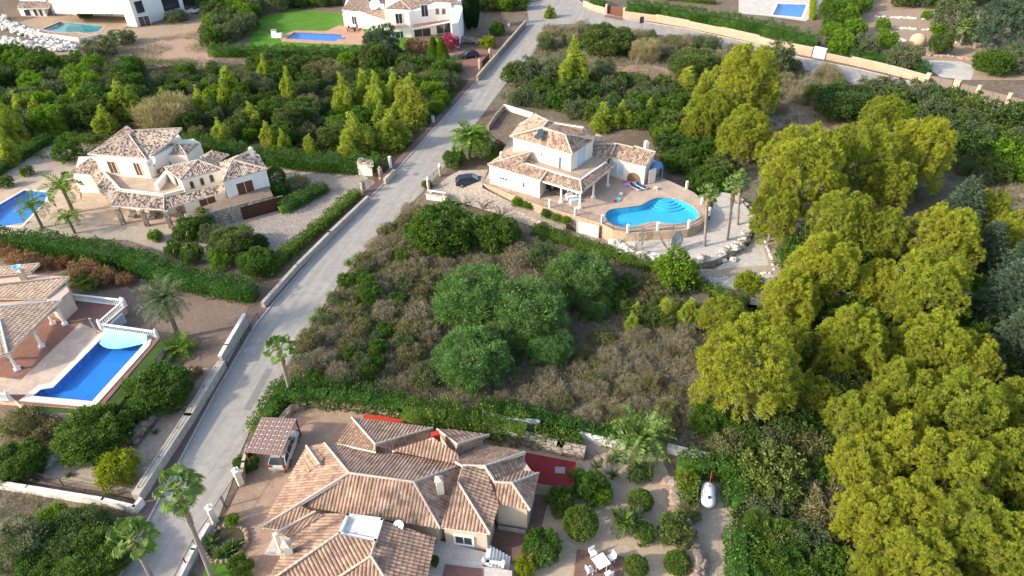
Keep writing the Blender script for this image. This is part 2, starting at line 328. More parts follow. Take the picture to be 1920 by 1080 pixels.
M['date'] = foliage('date_palm_leaves', (.13, .17, .085), (.09, .13, .06), .25)
M['feath'] = foliage('feather_palm_leaves', (.15, .25, .03), (.1, .19, .025), .3)
M['succ'] = foliage('succulent_leaves', (.14, .22, .06), (.10, .17, .05), .2)
# ------------------------------------------------------------ foliage geometry
def unit(a): return a/np.maximum(np.linalg.norm(a, axis=1, keepdims=True), 1e-6)
def cards(c, d, L, W, r=rng):
    """rhombus leaves at c, along d, length L, width W -> verts, n"""
    n = len(c); sd = unit(np.cross(d, r.normal(size=(n, 3)))); L = L[:, None] if np.ndim(L) else L; W = W[:, None] if np.ndim(W) else W
    m = c+d*L*.5
    return np.stack([c, m+sd*W*.5, c+d*L, m-sd*W*.5], 1).reshape(-1, 3)
def leafobj(name, V, mat, extra=None, lv=None, bark=None):
    """V: quads verts; extra: (verts, faces) of wood with mat 2"""
    nq = len(V)//4; me = bpy.data.meshes.new(name); ev, ef = extra if extra else (np.zeros((0, 3)), [])
    tot = np.vstack([V, np.array(ev).reshape(-1, 3)]); loops = list(range(4*nq)); ls = list(range(0, 4*nq, 4)); lt = [4]*nq
    k = 4*nq
    for f in ef: ls.append(len(loops)); lt.append(len(f)); loops += [i+k for i in f]
    me.vertices.add(len(tot)); me.vertices.foreach_set('co', tot.astype(np.float32).ravel())
    me.loops.add(len(loops)); me.loops.foreach_set('vertex_index', loops); me.polygons.add(len(ls)); me.polygons.foreach_set('loop_start', ls)
    me.polygons.foreach_set('loop_total', lt)
    me.materials.append(mat)
    if bark: me.materials.append(bark); me.polygons.foreach_set('material_index', [0]*nq+[1]*len(ef))
    a = me.attributes.new('lv', 'FLOAT', 'FACE'); q = rng.random(len(ls)).astype(np.float32) if lv is None else np.concatenate([lv, np.full(len(ef), .5)]).astype(np.float32)
    a.data.foreach_set('value', q)
    me.update(calc_edges=True); return me
def sph(n, up=0.0, r=rng):
    d = unit(r.normal(size=(n, 3))); 
    if up: d[:, 2] += up; d = unit(d)
    return d
def lobes_pts(lobes, n, dep=.9):
    """points on the union of ellipsoid lobes (c, r3)"""
    C = np.array([l[0] for l in lobes]); R = np.array([l[1] for l in lobes]); wgt = R[:, 0]*R[:, 2]; idx = rng.choice(len(lobes), n*2, p=wgt/wgt.sum())
    d = sph(n*2, .25); rr = rng.uniform(.8, 1.02, (n*2, 1)); p = C[idx]+d*R[idx]*rr
    ins = np.zeros(n*2, bool)
    for c, r_ in zip(C, R): ins |= (np.linalg.norm((p-c)/r_, axis=1) < .72)
    k = ~ins; p = p[k][:n]; return p, d[k][:n]
def crown_mesh(name, lobes, ntuft, per, L, Wd, mat, spread, up=.4, out=1.0, rnd=.6):
    p, d = lobes_pts(lobes, ntuft); n = len(p); tone = rng.random(n)
    c = np.repeat(p, per, 0); dd = np.repeat(d, per, 0)
    c = c+rng.normal(size=c.shape)*spread
    dr = unit(dd*out+rng.normal(size=c.shape)*rnd+np.array([0, 0, up])); ln = L*rng.uniform(.6, 1.3, len(c))
    lv = np.clip(np.repeat(tone, per)*.8+rng.random(len(c))*.2, 0, 1)
    return leafobj(name, cards(c, dr, ln, Wd*rng.uniform(.7, 1.3, len(c))), mat, lv=lv)
def pine_lobes(R, H, k, seed):
    r = random.Random(seed); L = [((0, 0, H*.52), (R*.6, R*.6, H*.3))]
    for i in range(5): a = i*1.257+r.uniform(-.3, .3); q = R*r.uniform(.3, .5); L.append(((q*math.cos(a), q*math.sin(a), H*r.uniform(.36, .62)), (R*.34, R*.34, H*.17)))
    for i in range(k):
        t = (i+.5)/k; z = H*(.25+.7*t); q = R*math.sqrt(max(.03, 1-((z/H-.42)/.57)**2))*r.uniform(.62, .98); a = i*2.4+r.uniform(-.5, .5); s_ = R*r.uniform(.12, .21)
        L.append(((q*math.cos(a), q*math.sin(a), z+r.uniform(-.2, .3)), (s_, s_, s_*r.uniform(1.1, 2.0))))
    return L
def wood_tree(H, R, lobes, r0, mat, name='trunk', lean=0, seed=1, n=9):
    m = MB(); r = random.Random(seed); top = Vector((lean, 0, H*.8)); mid = Vector((lean*.3+r.uniform(-.2, .2), r.uniform(-.2, .2), H*.35))
    m.beam((0, 0, -.4), mid, r0, 7, r0*.75); m.beam(mid, top, r0*.75, 6, r0*.2)
    for l in sorted(lobes, key=lambda q: -q[1][0])[:n]:
        c = Vector(l[0]); st = mid.lerp(top, max(0, min(.9, (c.z-H*.4)/(H*.5)))); m.beam(st, c, r0*.3, 5, r0*.08, cap=False)
    return m
def twigs(m, R, H, seed):
    r = random.Random(seed)
    for j in range(60):
        a = r.uniform(0, 6.3); z = H*r.uniform(.25, .75); q = R*math.sqrt(max(.1, 1-((z/H-.42)/.55)**2)); c = Vector((math.cos(a), math.sin(a), 0)); s = c*q*.5+Vector((0, 0, z-.3)); e = c*q*r.uniform(.85, 1.0)+Vector((0, 0, z+r.uniform(-.2, .5))); m.beam(s, e, .05, 3, .02, cap=False)
        for k in range(3): m.beam(s.lerp(e, .6+.1*k), s.lerp(e, .8+.1*k)+Vector((r.uniform(-.4, .4), r.uniform(-.4, .4), r.uniform(0, .4))), .02, 3, .01, cap=False)
    return m
PROTO = {}
def reg(kind, crown, trunk=None, tname='trunk', cname='crown', H=1, R=1): PROTO.setdefault(kind, []).append((crown, trunk, H, R, cname, tname))
def mesh_of(mb, name, mat, smooth=False):
    me = bpy.data.meshes.new(name); me.from_pydata(mb.v, [], mb.f)
    for x in (mat if isinstance(mat, (list, tuple)) else [mat]): me.materials.append(x)
    if any(mb.m): me.polygons.foreach_set('material_index', mb.m)
    me.update(); return me
for i in range(4):      # big pines: H 10, R 4.2
    lb = pine_lobes(4.2, 9.5, 70, 10+i)
    reg('pine', crown_mesh('crown', lb, 3000, 28, .27, .06, M['pine'], .07, .6, .55, .7), mesh_of(twigs(wood_tree(9.5, 4.2, lb, .28, None, seed=i, n=22), 4.2, 9.5, i), 'trunk', M['greybark']), H=9.5, R=4.7)
for i in range(4):      # young conical pines H 5 R 1.3
    rr = random.Random(i+3); lb = []
    for pl in range(5):
        hx = (1.0, .8, .66, .72, .5)[pl]*4.7; ax_ = pl*2.4+rr.uniform(-.4, .4); ro = 0 if pl == 0 else rr.uniform(.45, .85); ox, oy = ro*math.cos(ax_), ro*math.sin(ax_); wr = rr.uniform(.42, .58)
        for t in np.linspace(.08, 1, 8): s_ = wr*(1-t)**.7*rr.uniform(.75, 1.25)+.14; lb.append(((ox+rr.uniform(-.22, .22)*(1.3-t), oy+rr.uniform(-.22, .22)*(1.3-t), .4+(hx-.5)*t), (s_, s_, s_*1.15)))
    reg('youngpine', crown_mesh('crown', lb, 1000, 16, .2, .06, M['youngpine'], .06, .6, .6, .7), mesh_of(wood_tree(5, 1.2, lb, .1, None, seed=i, n=3), 'trunk', M['greybark']), H=5, R=1.45)
def round_lobes(R, H, k, seed, zb=.1):
    r = random.Random(seed); L = [((0, 0, H*.48), (R*.62, R*.62, H*.38) if k > 5 else (R*.93, R*.93, H*.46))]
    if k < 5: return L
    for i in range(k):
        a = i*2.4+r.uniform(-.4, .4); t = (i+.5)/k; z = H*(zb+.12+.62*t); q = math.sqrt(max(.05, 1-((z/H-.42)/.62)**2)); s_ = R*r.uniform(.28, .42)
        L.append(((R*.7*q*math.cos(a), R*.7*q*math.sin(a), z), (s_, s_, s_*.9)))
    for i in range(k*2 if k > 5 else 0):
        a = r.uniform(0, 6.28); z = H*r.uniform(zb+.08, .93); q = math.sqrt(max(.05, 1-((z/H-.42)/.58)**2))*r.uniform(.8, 1.06); s_ = R*r.uniform(.09, .17); L.append(((R*q*math.cos(a), R*q*math.sin(a), z), (s_, s_, s_*r.uniform(.9, 1.5))))
    return L
def bushes(kind, mat, n, H, R, nt, per, L, W, up=.3, rnd=.7, spread=.07, k=12, seed=0, cname='crown', tr=True):
    for i in range(n):
        lb = round_lobes(R, H, k, seed+i); tm = mesh_of(wood_tree(H*.8, R, lb, .08*R, None, seed=i, n=4), 'stem', M['bark']) if tr else None
        reg(kind, crown_mesh(cname, lb, nt, per, L, W, mat, spread, up, .8, rnd), tm, 'stem', cname, H, R)
bushes('maquis', M['maquis'], 3, 2.2, 1.4, 600, 9, .17, .1, seed=20, cname='foliage')
bushes('green', M['green'], 3, 2.4, 1.5, 750, 9, .17, .1, seed=30, cname='foliage')
bushes('bright', M['bright'], 3, 2.0, 1.3, 600, 9, .16, .1, seed=40, cname='foliage')
bushes('grey', M['grey'], 3, 2.2, 1.5, 650, 9, .18, .07, seed=50, rnd=.9, cname='foliage')
bushes('dry', M['dry'], 3, 1.3, 1.3, 420, 9, .34, .03, up=.7, rnd=.9, seed=60, cname='foliage', spread=.12)
bushes('drygreen', M['drygreen'], 2, 1.4, 1.3, 450, 9, .26, .05, up=.6, rnd=.9, seed=64, cname='foliage', spread=.1)
bushes('yellow', M['yellowbush'], 1, 1.8, 1.2, 600, 9, .16, .09, seed=70, cname='foliage')
bushes('oval', M['hedge2'], 1, 2.6, 1.2, 1300, 8, .11, .07, seed=75, k=4, spread=.03, cname='foliage')
bushes('ball', M['hedge2'], 2, 1.9, 1.3, 1100, 8, .12, .08, seed=110, k=3, spread=.03, cname='foliage')
bushes('bougain', M['bougain'], 1, 2.2, 1.4, 500, 8, .15, .11, seed=77, cname='blossom')
bushes('brown', M['brownleaf'], 1, 1.6, 1.2, 400, 9, .2, .06, seed=78, cname='foliage')
bushes('feather', M['feather'], 3, 6.5, 3.4, 2400, 13, .36, .075, up=.5, rnd=.6, spread=.16, k=26, seed=80)
bushes('broad', M['green'], 3, 5.5, 3.0, 2600, 11, .24, .14, up=.3, spread=.12, k=18, seed=90)
bushes('dark', M['maquis'], 2, 5.5, 2.8, 2300, 11, .22, .12, up=.3, spread=.12, k=16, seed=95)
bushes('reed', M['reed'], 1, 3.2, 2.6, 1300, 8, .6, .035, up=1.0, rnd=.6, seed=99, spread=.15, cname='foliage')
bushes('bluegreen', M['bluegreen'], 1, 5, 2.4, 1800, 10, .3, .06, up=.6, rnd=.5, seed=101)
for i in range(2):      # blue-green conifer with tiered boughs
    V = []; r = np.random.default_rng(i+5)
    for j in range(120):
        t = j/119; z = 1.2+8.2*t; a = j*2.4; R_ = 3.3*(1-t)**.8+.35; nn = int(110*(1-t)+22); s_ = r.random(nn)**.8
        c = np.stack([math.cos(a)*R_*s_, math.sin(a)*R_*s_, z+.75*s_-.9*s_**2*R_*.35+r.normal(size=nn)*.07], 1)+r.normal(size=(nn, 3))*np.array([.22, .22, .06])*(1.15-s_[:, None])
        d = unit(np.array([math.cos(a), math.sin(a), .35])+r.normal(size=(nn, 3))*.45); V.append(cards(c, d, .42, .12))
    m = MB(); m.beam((0, 0, -.3), (0, 0, 9.3), .25, 6, .03)
    reg('conifer', leafobj('crown', np.vstack(V), M['bluegreen']), mesh_of(m, 'trunk', M['bark']), H=10, R=3.4)
V = []; r = np.random.default_rng(3)    # cypress
n = 5200; z = r.random(n)*7.6; R_ = .85*np.sin(np.clip((z+.5)/8.6, 0, 1)*math.pi)**.6; a = r.random(n)*6.283
c = np.stack([R_*np.cos(a), R_*np.sin(a), z+.2], 1)*1.0; d = unit(np.stack([np.cos(a)*.4, np.sin(a)*.4, np.full(n, 1.)], 1)+r.normal(size=(n, 3))*.3)
V = cards(c, d, .4, .13); m = MB(); m.beam((0, 0, -.2), (0, 0, 5), .15, 6, .05)
reg('cypress', leafobj('crown', V, M['cypress']), mesh_of(m, 'trunk', M['bark']), H=8, R=.9)
# dense conical thuja
n = 5200; z = r.random(n)*3.4; R_ = 1.15*(1-z/3.5)**.7; a = r.random(n)*6.283; c = np.stack([R_*np.cos(a), R_*np.sin(a), z+.1], 1)
reg('thuja', leafobj('crown', cards(c, unit(np.stack([np.cos(a)*.5, np.sin(a)*.5, np.full(n, 1.)], 1)+r.normal(size=(n, 3))*.3), .22, .09), M['bright']), None, H=3.5, R=1.15)
# palms ------------------------------------------------------------
def frond(V, base, az, el, L, droop, lw, ll, ns=26, r=rng, vee=.5):
    t = np.linspace(.06, 1, ns); h = np.array([math.cos(az), math.sin(az), 0]); sdv = np.array([-math.sin(az), math.cos(az), 0])
    ang = el-droop*t**1.3; ds = L/ns; x = np.cumsum(np.cos(ang))*ds; zz = np.cumsum(np.sin(ang))*ds
    p = np.array(base)+h*x[:, None]+np.array([0, 0, 1])*zz[:, None]; tan = h*np.cos(ang)[:, None]+np.array([0, 0, 1])*np.sin(ang)[:, None]
    ln = ll*np.sin(np.clip(t*.9+.1, 0, 1)*math.pi)**.6+.05
    for s_ in (-1, 1):
        d = unit(tan*.55+sdv*s_+np.array([0, 0, 1])*(vee-.5*t[:, None])+r.normal(size=p.shape)*.08)
        V.append(cards(p, d, ln, lw))
    V.append(np.stack([p[:-1]+sdv*.03, p[1:]+sdv*.02, p[1:]-sdv*.02, p[:-1]-sdv*.03], 1).reshape(-1, 3))
def feather_palm(kind, mat, H, nf, L, lw, ll, e0, e1, dr, r0, seed, bark='bark', skirt=0, orange=False):
    r = random.Random(seed); V = []; rn = np.random.default_rng(seed)
    for i in range(nf):
        t = i/(nf-1); frond(V, (0, 0, H), i*2.399+r.uniform(-.15, .15), e0+(e1-e0)*t+r.uniform(-.1, .1), L*r.uniform(.85, 1.08), dr*(.7+.5*t), lw, ll, r=rn)
    m = MB(); k = 12; pts = [Vector((math.sin(j/k*2.2)*.12*H*.08, 0, H*j/k-.3*(j == 0))) for j in range(k+1)]
    for j in range(k): m.beam(pts[j], pts[j+1], r0*(1.25-.35*j/k)*(1.04 if j % 2 else .97), 9, r0*(1.25-.35*(j+1)/k))
    m.blob((0, 0, H), (r0*1.5, r0*1.5, r0*1.6), jit=.15)
    if orange:
        for j in range(26): a = r.uniform(0, 6.3); m.blob((math.cos(a)*r0*1.6, math.sin(a)*r0*1.6, H-r.uniform(0, .3)), (.14, .14, .14), 5, 4, mi=1)
    reg(kind, leafobj('crown', np.vstack(V), mat), mesh_of(m, 'trunk', [M[bark], M['orange']]), H=H, R=L*.8)
feather_palm('queenpalm', M['feath'], 3.6, 16, 2.7, .10, .62, 1.25, .1, 1.9, .16, 1)
feather_palm('queenpalm', M['feath'], 3.2, 14, 2.5, .10, .6, 1.25, .0, 1.9, .16, 2)
feather_palm('datepalm', M['date'], 5.2, 60, 2.7, .06, .5, 1.45, -.75, 1.0, .24, 3)
feather_palm('canarypalm', M['fan'], 1.2, 34, 4.1, .13, .6, 1.4, .15, 1.8, .4, 4)
feather_palm('lowpalm', M['feath'], .5, 30, 2.2, .07, .5, 1.3, .1, 1.1, .3, 5, orange=True)
feather_palm('cycad', M['feath'], .6, 22, 1.5, .06, .32, 1.2, .1, 1.1, .16, 6)
feather_palm('clumppalm', M['feath'], 2.6, 34, 3.0, .12, .7, 1.5, .1, 2.1, .2, 7)
def fan_palm(kind, H, nl, R, seed, wind=0.0, mat='fan', r0=.2, lean=0.):
    r = random.Random(seed); V = []; m = MB(); k = 14; pts = [Vector((lean*(j/k)**1.4, 0, H*j/k-.3*(j == 0))) for j in range(k+1)]
    for j in range(k): m.beam(pts[j], pts[j+1], r0*(1.7 if j == 0 else 1.15-.3*j/k), 9, r0*(1.15-.3*(j+1)/k))
    top = pts[-1]
    for j in range(70):      # boots / dead thatch under the crown
        a = r.uniform(0, 6.3); z = H-r.uniform(.2, H*.22); p = Vector((top.x+math.cos(a)*r0, math.sin(a)*r0, z)); m.beam(p, p+Vector((math.cos(a)*.14, math.sin(a)*.14, .22)), .035, 3, .01, mi=1)
    for i in range(nl):
        t = i/(nl-1); az = i*2.399+r.uniform(-.2, .2); el = 1.35-2.0*t; pet = R*(.45+.2*r.random()); h = np.array([math.cos(az), math.sin(az), 0.])
        ax = unit(np.array([h*math.cos(el)+np.array([wind, 0, math.sin(el)])]))[0]; b0 = np.array(top)
        c = b0+ax*pet; sd = unit(np.cross(ax, np.array([0, 0, 1.]))[None])[0]; nrm = np.cross(sd, ax)
        V.append(np.stack([b0+sd*.04, c+sd*.03, c-sd*.03, b0-sd*.04]))
        nb = 17
        for q in range(nb):
            ph = (q/(nb-1)-.5)*3.0; d0 = ax*math.cos(ph)+sd*math.sin(ph)+nrm*.12; d0 /= np.linalg.norm(d0); ln = R*.5*(1-.25*abs(ph)/1.5)*r.uniform(.85, 1.1)
            sv = np.cross(d0, nrm); sv /= np.linalg.norm(sv); wd = .05*R/1.5+.012; mid = c+d0*ln*.6; tip = mid+(d0*.6+np.array([wind*.6, 0, -.75]))*ln*.42
            V.append(np.stack([c, mid+sv*wd, mid-sv*wd*.0+nrm*.02, c])); V.append(np.stack([c, mid, mid-sv*wd, c]))
            V.append(np.stack([mid+sv*wd, tip, tip, mid-sv*wd]))
    reg(kind, leafobj('crown', np.vstack(V), M[mat]), mesh_of(m, 'trunk', [M['greybark'], M['thatch']]), H=H, R=R)
fan_palm('fanpalm', 7.5, 25, 1.7, 1, .25)
fan_palm('fanpalm_c', 6.6, 24, 1.35, 3, .1, r0=.18)
fan_palm('fanpalm_s', 2.6, 26, 1.5, 5, .0, r0=.2)
def yucca(kind, H, n, L, W, mat, seed, up=.5):
    r = np.random.default_rng(seed); d = sph(n, up, r); d[:, 2] = np.abs(d[:, 2])*.9+.1; d = unit(d); c = np.tile(np.array([[0, 0, H]]), (n, 1))
    m = MB(); m.beam((0, 0, -.2), (0, 0, H), .12, 6, .1); reg(kind, leafobj('foliage', cards(c, d, L*r.uniform(.8, 1.1, n), W, r), M[mat]), mesh_of(m, 'stem', M['bark']), 'stem', 'foliage', H, L)
yucca('yucca', .7, 130, 1.0, .07, 'date', 1); yucca('agave', .1, 46, .75, .13, 'succ', 2); yucca('tuft', .05, 160, 1.0, .03, 'drygreen', 3); yucca('dwarfpalm', .25, 80, 1.1, .09, 'fan', 4)
USED = {}
KNAMES = {'pine': 'pine_tree', 'youngpine': 'young_pine_tree', 'maquis': 'evergreen_shrub', 'green': 'green_shrub', 'bright': 'bright_green_shrub', 'grey': 'olive_shrub', 'dry': 'dry_shrub', 'drygreen': 'scrub_shrub',
 'yellow': 'yellow_shrub', 'oval': 'clipped_shrub', 'ball': 'clipped_shrub', 'bougain': 'bougainvillea', 'brown': 'withered_shrub', 'feather': 'broadleaf_tree', 'broad': 'dense_tree', 'dark': 'dark_tree', 'reed': 'reed_clump', 'bluegreen': 'olive_tree', 'conifer': 'cedar_tree',
 'cypress': 'cypress_tree', 'thuja': 'thuja', 'queenpalm': 'queen_palm', 'datepalm': 'date_palm', 'canarypalm': 'canary_palm', 'lowpalm': 'low_palm', 'cycad': 'cycad', 'clumppalm': 'feather_palm', 'fanpalm': 'fan_palm', 'fanpalm_c': 'fan_palm', 'fanpalm_s': 'fan_palm',
 'yucca': 'yucca', 'agave': 'agave', 'tuft': 'grass_tuft', 'dwarfpalm': 'dwarf_fan_palm'}
CATS = {'pine': 'pine tree', 'youngpine': 'pine tree', 'feather': 'tree', 'broad': 'tree', 'dark': 'tree', 'bluegreen': 'tree', 'conifer': 'tree', 'cypress': 'tree', 'thuja': 'tree', 'reed': 'reeds', 'tuft': 'grass tuft'}
def plant(kind, loc, R, H=None, label='', group=None, rz=None, var=None, noparts=False, tilt=0):
    """R: wanted crown radius in metres; H: wanted height"""
    pr = PROTO[kind]; cr, tr, h0, r0, cn, tn = pr[(random.randrange(len(pr))) if var is None else var % len(pr)]
    s = R/r0; sz = s if H is None else H/h0
    cat = CATS.get(kind) or ('palm' if 'palm' in kind and kind != 'dwarfpalm' else 'shrub' if kind not in ('yucca', 'agave', 'cycad', 'dwarfpalm') else 'plant')
    rz = random.uniform(0, 6.28) if rz is None else rz
    if tr is None or noparts:
        o = bpy.data.objects.new(KNAMES[kind], cr); COL.objects.link(o); tag(o, label, cat, group); o.location = loc; o.rotation_euler = (0, tilt, rz); o.scale = (s, s, sz); return o
    o = thing(KNAMES[kind], label, cat, loc, group); o.rotation_euler = (0, tilt, rz); o.scale = (s, s, sz)
    for nm, me in ((cn, cr), (tn, tr)):
        c = bpy.data.objects.new(nm, me); COL.objects.link(c); c.parent = o
    return o
def at(px, py, H, k=.55):       # base point of a plant whose crown centre (height k*H) is seen at the pixel
    p = P(px, py, H*k); p.z = 0; return p
def tree(kind, px, py, rpx, label, H=None, group=None, hr=None, z=0, k=.55, rz=None, var=None, noparts=False):
    """placed by the crown's centre and radius in the photo"""
    pr = PROTO[kind][0]; R = rpx/pxm(py); H_ = H or R*(hr or pr[2]/pr[3]); p = P(px, py, z+H_*k); p.z = z
    return plant(kind, p, R, H_, label, group, rz, var, noparts)
def palm(kind, px, py, H, R, label, bx=None, group=None, z=0, rz=0):
    """crown centre at the pixel, H high"""
    p = P(px, py, z+H); p.z = z; pr = PROTO[kind][0]; return plant(kind, p, R, H, label, group, rz)
# ------------------------------------------------------------ hedges and scrub
def hedge(pts, wd, h, label, mat='hedge', z=0, name='hedge', dens=70, L=.24, W=.14, cat='hedge', group=None, base=0):
    """pts: ground pixels of the centre line"""
    q = [P(*p[:2], z=z) for p in pts]; V = []; core = MB()
    for i in range(len(q)-1):
        a, b = q[i], q[i+1]; d = b-a; ln = d.length; t = d/ln; n_ = Vector((-t.y, t.x, 0)); cnt = int(ln*(wd+2*h)*dens)
        s = rng.random(cnt)*ln; side = rng.random(cnt)*(wd+2*h); tt = np.array(t); nn = np.array(n_)
        off = np.where(side < h, -wd/2, np.where(side > h+wd, wd/2, side-h-wd/2)); zz = np.where(side < h, side, np.where(side > h+wd, 2*h+wd-side, h))
        nd = np.where((side < h)[:, None], -nn, np.where((side > h+wd)[:, None], nn, np.array([0, 0, 1.])))
        wob = .16*np.sin(s*1.9+i)+.14*np.sin(s*.7+2*i)+.14*np.sin(s*4.1+side)+.12*np.sin(side*3.3+s*2.2)
        c = np.array(a)+tt*s[:, None]+nn*(off*(1+wob*.5))[:, None]+np.array([0, 0, 1])*(z*0+zz*(1+wob*.6))[:, None]+rng.normal(size=(cnt, 3))*.13+np.array([0, 0, base])
        V.append(cards(c, unit(nd+rng.normal(size=(cnt, 3))*.7+np.array([0, 0, .25])), L*rng.uniform(.6, 1.3, cnt), W*rng.uniform(.7, 1.3, cnt)))
        core.seg(a, b, wd*.6, z-.1+base, z+h*.7+base, ext=.1)
    me = leafobj(name, np.vstack(V), M[mat], (core.v, core.f)); c0 = q[0]
    o = link(name, me); tag(o, label, cat, group); return o
def inpoly(x, y, poly):
    k = np.zeros(len(x), bool); n = len(poly)
    for i in range(n):
        x1, y1 = poly[i]; x2, y2 = poly[(i+1) % n]; c = ((y1 > y) != (y2 > y)); xi = (x2-x1)*(y-y1)/((y2-y1) if y2 != y1 else 1e-9)+x1; k ^= c & (x < xi)
    return k
def scatter_poly(pixpoly, n, z=0):
    q = [P(*p, z=z) for p in pixpoly]; xs = [v.x for v in q]; ys = [v.y for v in q]; pl = [(v.x, v.y) for v in q]; out = np.zeros((0, 2))
    while len(out) < n:
        x = rng.uniform(min(xs), max(xs), n*2); y = rng.uniform(min(ys), max(ys), n*2); k = inpoly(x, y, pl); out = np.vstack([out, np.stack([x[k], y[k]], 1)])
    return out[:n]
def area(pixpoly):
    q = [P(*p) for p in pixpoly]; return abs(sum(q[i].x*q[(i+1) % len(q)].y-q[(i+1) % len(q)].x*q[i].y for i in range(len(q))))/2
def scrub(name, pixpoly, mat, dens, label, L=.5, W=.03, h=.5, cat='scrub', thr=.0, seed=0, up=.8, z=0):
    """uncountable low growth: tufts with a patchy noise mask"""
    A = area(pixpoly); n = int(A*dens); p = scatter_poly(pixpoly, n); f = np.sin(p[:, 0]*.55+seed)+np.sin(p[:, 1]*.63+seed*2)+np.sin((p[:, 0]+p[:, 1])*.31+seed)+np.sin(p[:, 0]*1.7-p[:, 1]*1.3+seed)*.6
    k = f > thr; p = p[k]; f = f[k]; per = 7; hh = h*(.4+.6*np.clip((f-thr)/2, 0, 1)); c = np.repeat(np.column_stack([p, np.zeros(len(p))]), per, 0); c += rng.normal(size=c.shape)*np.array([.22, .22, 0])
    c[:, 2] = z+rng.random(len(c))*np.repeat(hh, per); d = unit(rng.normal(size=c.shape)*np.array([1, 1, .5])+np.array([0, 0, up]))
    me = leafobj(name, cards(c, d, L*rng.uniform(.5, 1.3, len(c)), W*rng.uniform(.7, 1.5, len(c))), M[mat]); o = link(name, me); return tag(o, label, cat, kind='stuff')
ADJ = {'maquis': 'dark evergreen bush', 'green': 'mid-green leafy bush', 'grey': 'grey-green olive-like bush', 'dry': 'dry brown leafless bush', 'drygreen': 'dry olive-brown bush', 'bright': 'bright yellow-green bush', 'brown': 'withered reddish-brown bush', 'youngpine': 'small yellow-green pine', 'feather': 'feathery grey-green bush'}
def thicket(pixpoly, kinds, n, r0, r1, label, group, avoid=(), noparts=True, hr=None, z=0):
    """individual shrubs of one group spread over an area with a minimum spacing"""
    pts = []; c = scatter_poly(pixpoly, n*14); 
    for p in c:
        if len(pts) >= n: break
        R = random.uniform(r0, r1)
        if all((p[0]-q[0])**2+(p[1]-q[1])**2 > ((R+q[2])*.62)**2 for q in pts): pts.append((p[0], p[1], R))
    suf = label[label.index('bush')+4:]
    for x, y, R in pts: k = random.choice(kinds); plant(k, (x, y, z-.1), R, None, ADJ[k]+suf, group, noparts=noparts)
def rocks(name, pts_px, n, r0, r1, mat, label, z=0, jit=1.0, kind='stuff', cat='rocks', zr=0):
    """a row or heap of rough stones along ground pixels"""
    q = [P(*p[:2], z=z) for p in pts_px]; m = MB(); r = random.Random(len(q)*n)
    for i in range(n):
        t = r.random()*(len(q)-1); k = min(int(t), len(q)-2); p = q[k].lerp(q[k+1], t-k); s = r.uniform(r0, r1)
        m.blob((p.x+r.uniform(-jit, jit), p.y+r.uniform(-jit, jit), z+r.uniform(0, zr)+s*.25), (s*r.uniform(.8, 1.3), s*r.uniform(.7, 1.1), s*r.uniform(.5, .9)), 7, 5, .2, rnd=r)
    o = m.build(name, M[mat]); return tag(o, label, cat, kind=kind)
# ------------------------------------------------------------ sheets, walls, fences
def sheet(name, pts, z, mat, kind='structure', label=None, cat=None, hole=None):
    """flat ground polygon"""
    q = PL(pts, z); bm = bmesh.new(); vs = [bm.verts.new(v) for v in q]; es = [bm.edges.new((vs[i], vs[(i+1) % len(vs)])) for i in range(len(vs))]
    if hole:
        hv = [bm.verts.new(v) for v in hole]; es += [bm.edges.new((hv[i], hv[(i+1) % len(hv)])) for i in range(len(hv))]
    bmesh.ops.triangle_fill(bm, use_beauty=True, use_dissolve=False, edges=es)
    for f in bm.faces:
        f.normal_update()
        if f.normal.z < 0: f.normal_flip()
    me = bpy.data.meshes.new(name); bm.to_mesh(me); bm.free(); me.materials.append(M[mat]); o = link(name, me); return tag(o, label, cat, kind=kind)
def slab(name, pts, z0, z1, side, top, kind='structure', label=None, cat=None, parent=None, hole=None):
    """raised platform; the pixels mark its top outline"""
    q = PL(pts, z1); bm = bmesh.new()
    def loop(pp, z): return [bm.verts.new((p.x, p.y, z)) for p in pp]
    a = loop(q, z1); es = [bm.edges.new((a[i], a[(i+1) % len(a)])) for i in range(len(a))]
    if hole: hv = loop(hole, z1); es += [bm.edges.new((hv[i], hv[(i+1) % len(hv)])) for i in range(len(hv))]
    r = bmesh.ops.triangle_fill(bm, use_beauty=True, edges=es)
    for f in bm.faces: f.material_index = 1
    b = loop(q, z0)
    for i in range(len(a)): bm.faces.new((a[i], a[(i+1) % len(a)], b[(i+1) % len(a)], b[i]))
    bmesh.ops.recalc_face_normals(bm, faces=bm.faces[:])
    me = bpy.data.meshes.new(name); bm.to_mesh(me); bm.free(); me.materials.append(M[side]); me.materials.append(M[top]); o = link(name, me, parent); return tag(o, label, cat, kind=kind)
def wall(pts, th, h, mat, label, z=0, name='boundary_wall', cap=None, cat='wall', group=None, steps=None):
    """wall along ground pixels; steps: list of heights per segment"""
    q = [P(p[0], p[1], z) for p in pts]; m = MB(); top = MB()
    t = thing(name, label, cat, q[0], group)
    for i in range(len(q)-1):
        hh = steps[i] if steps else h; m.seg(q[i], q[i+1], th, z-.1, z+hh, ext=th*.4 if i else 0)
        if cap: top.seg(q[i], q[i+1], th+.08, z+hh, z+hh+.07, ext=th*.45 if i else 0.03)
    m.build('wall_body', M[mat], t)
    if cap: top.build('coping', M[cap], t)
    return t
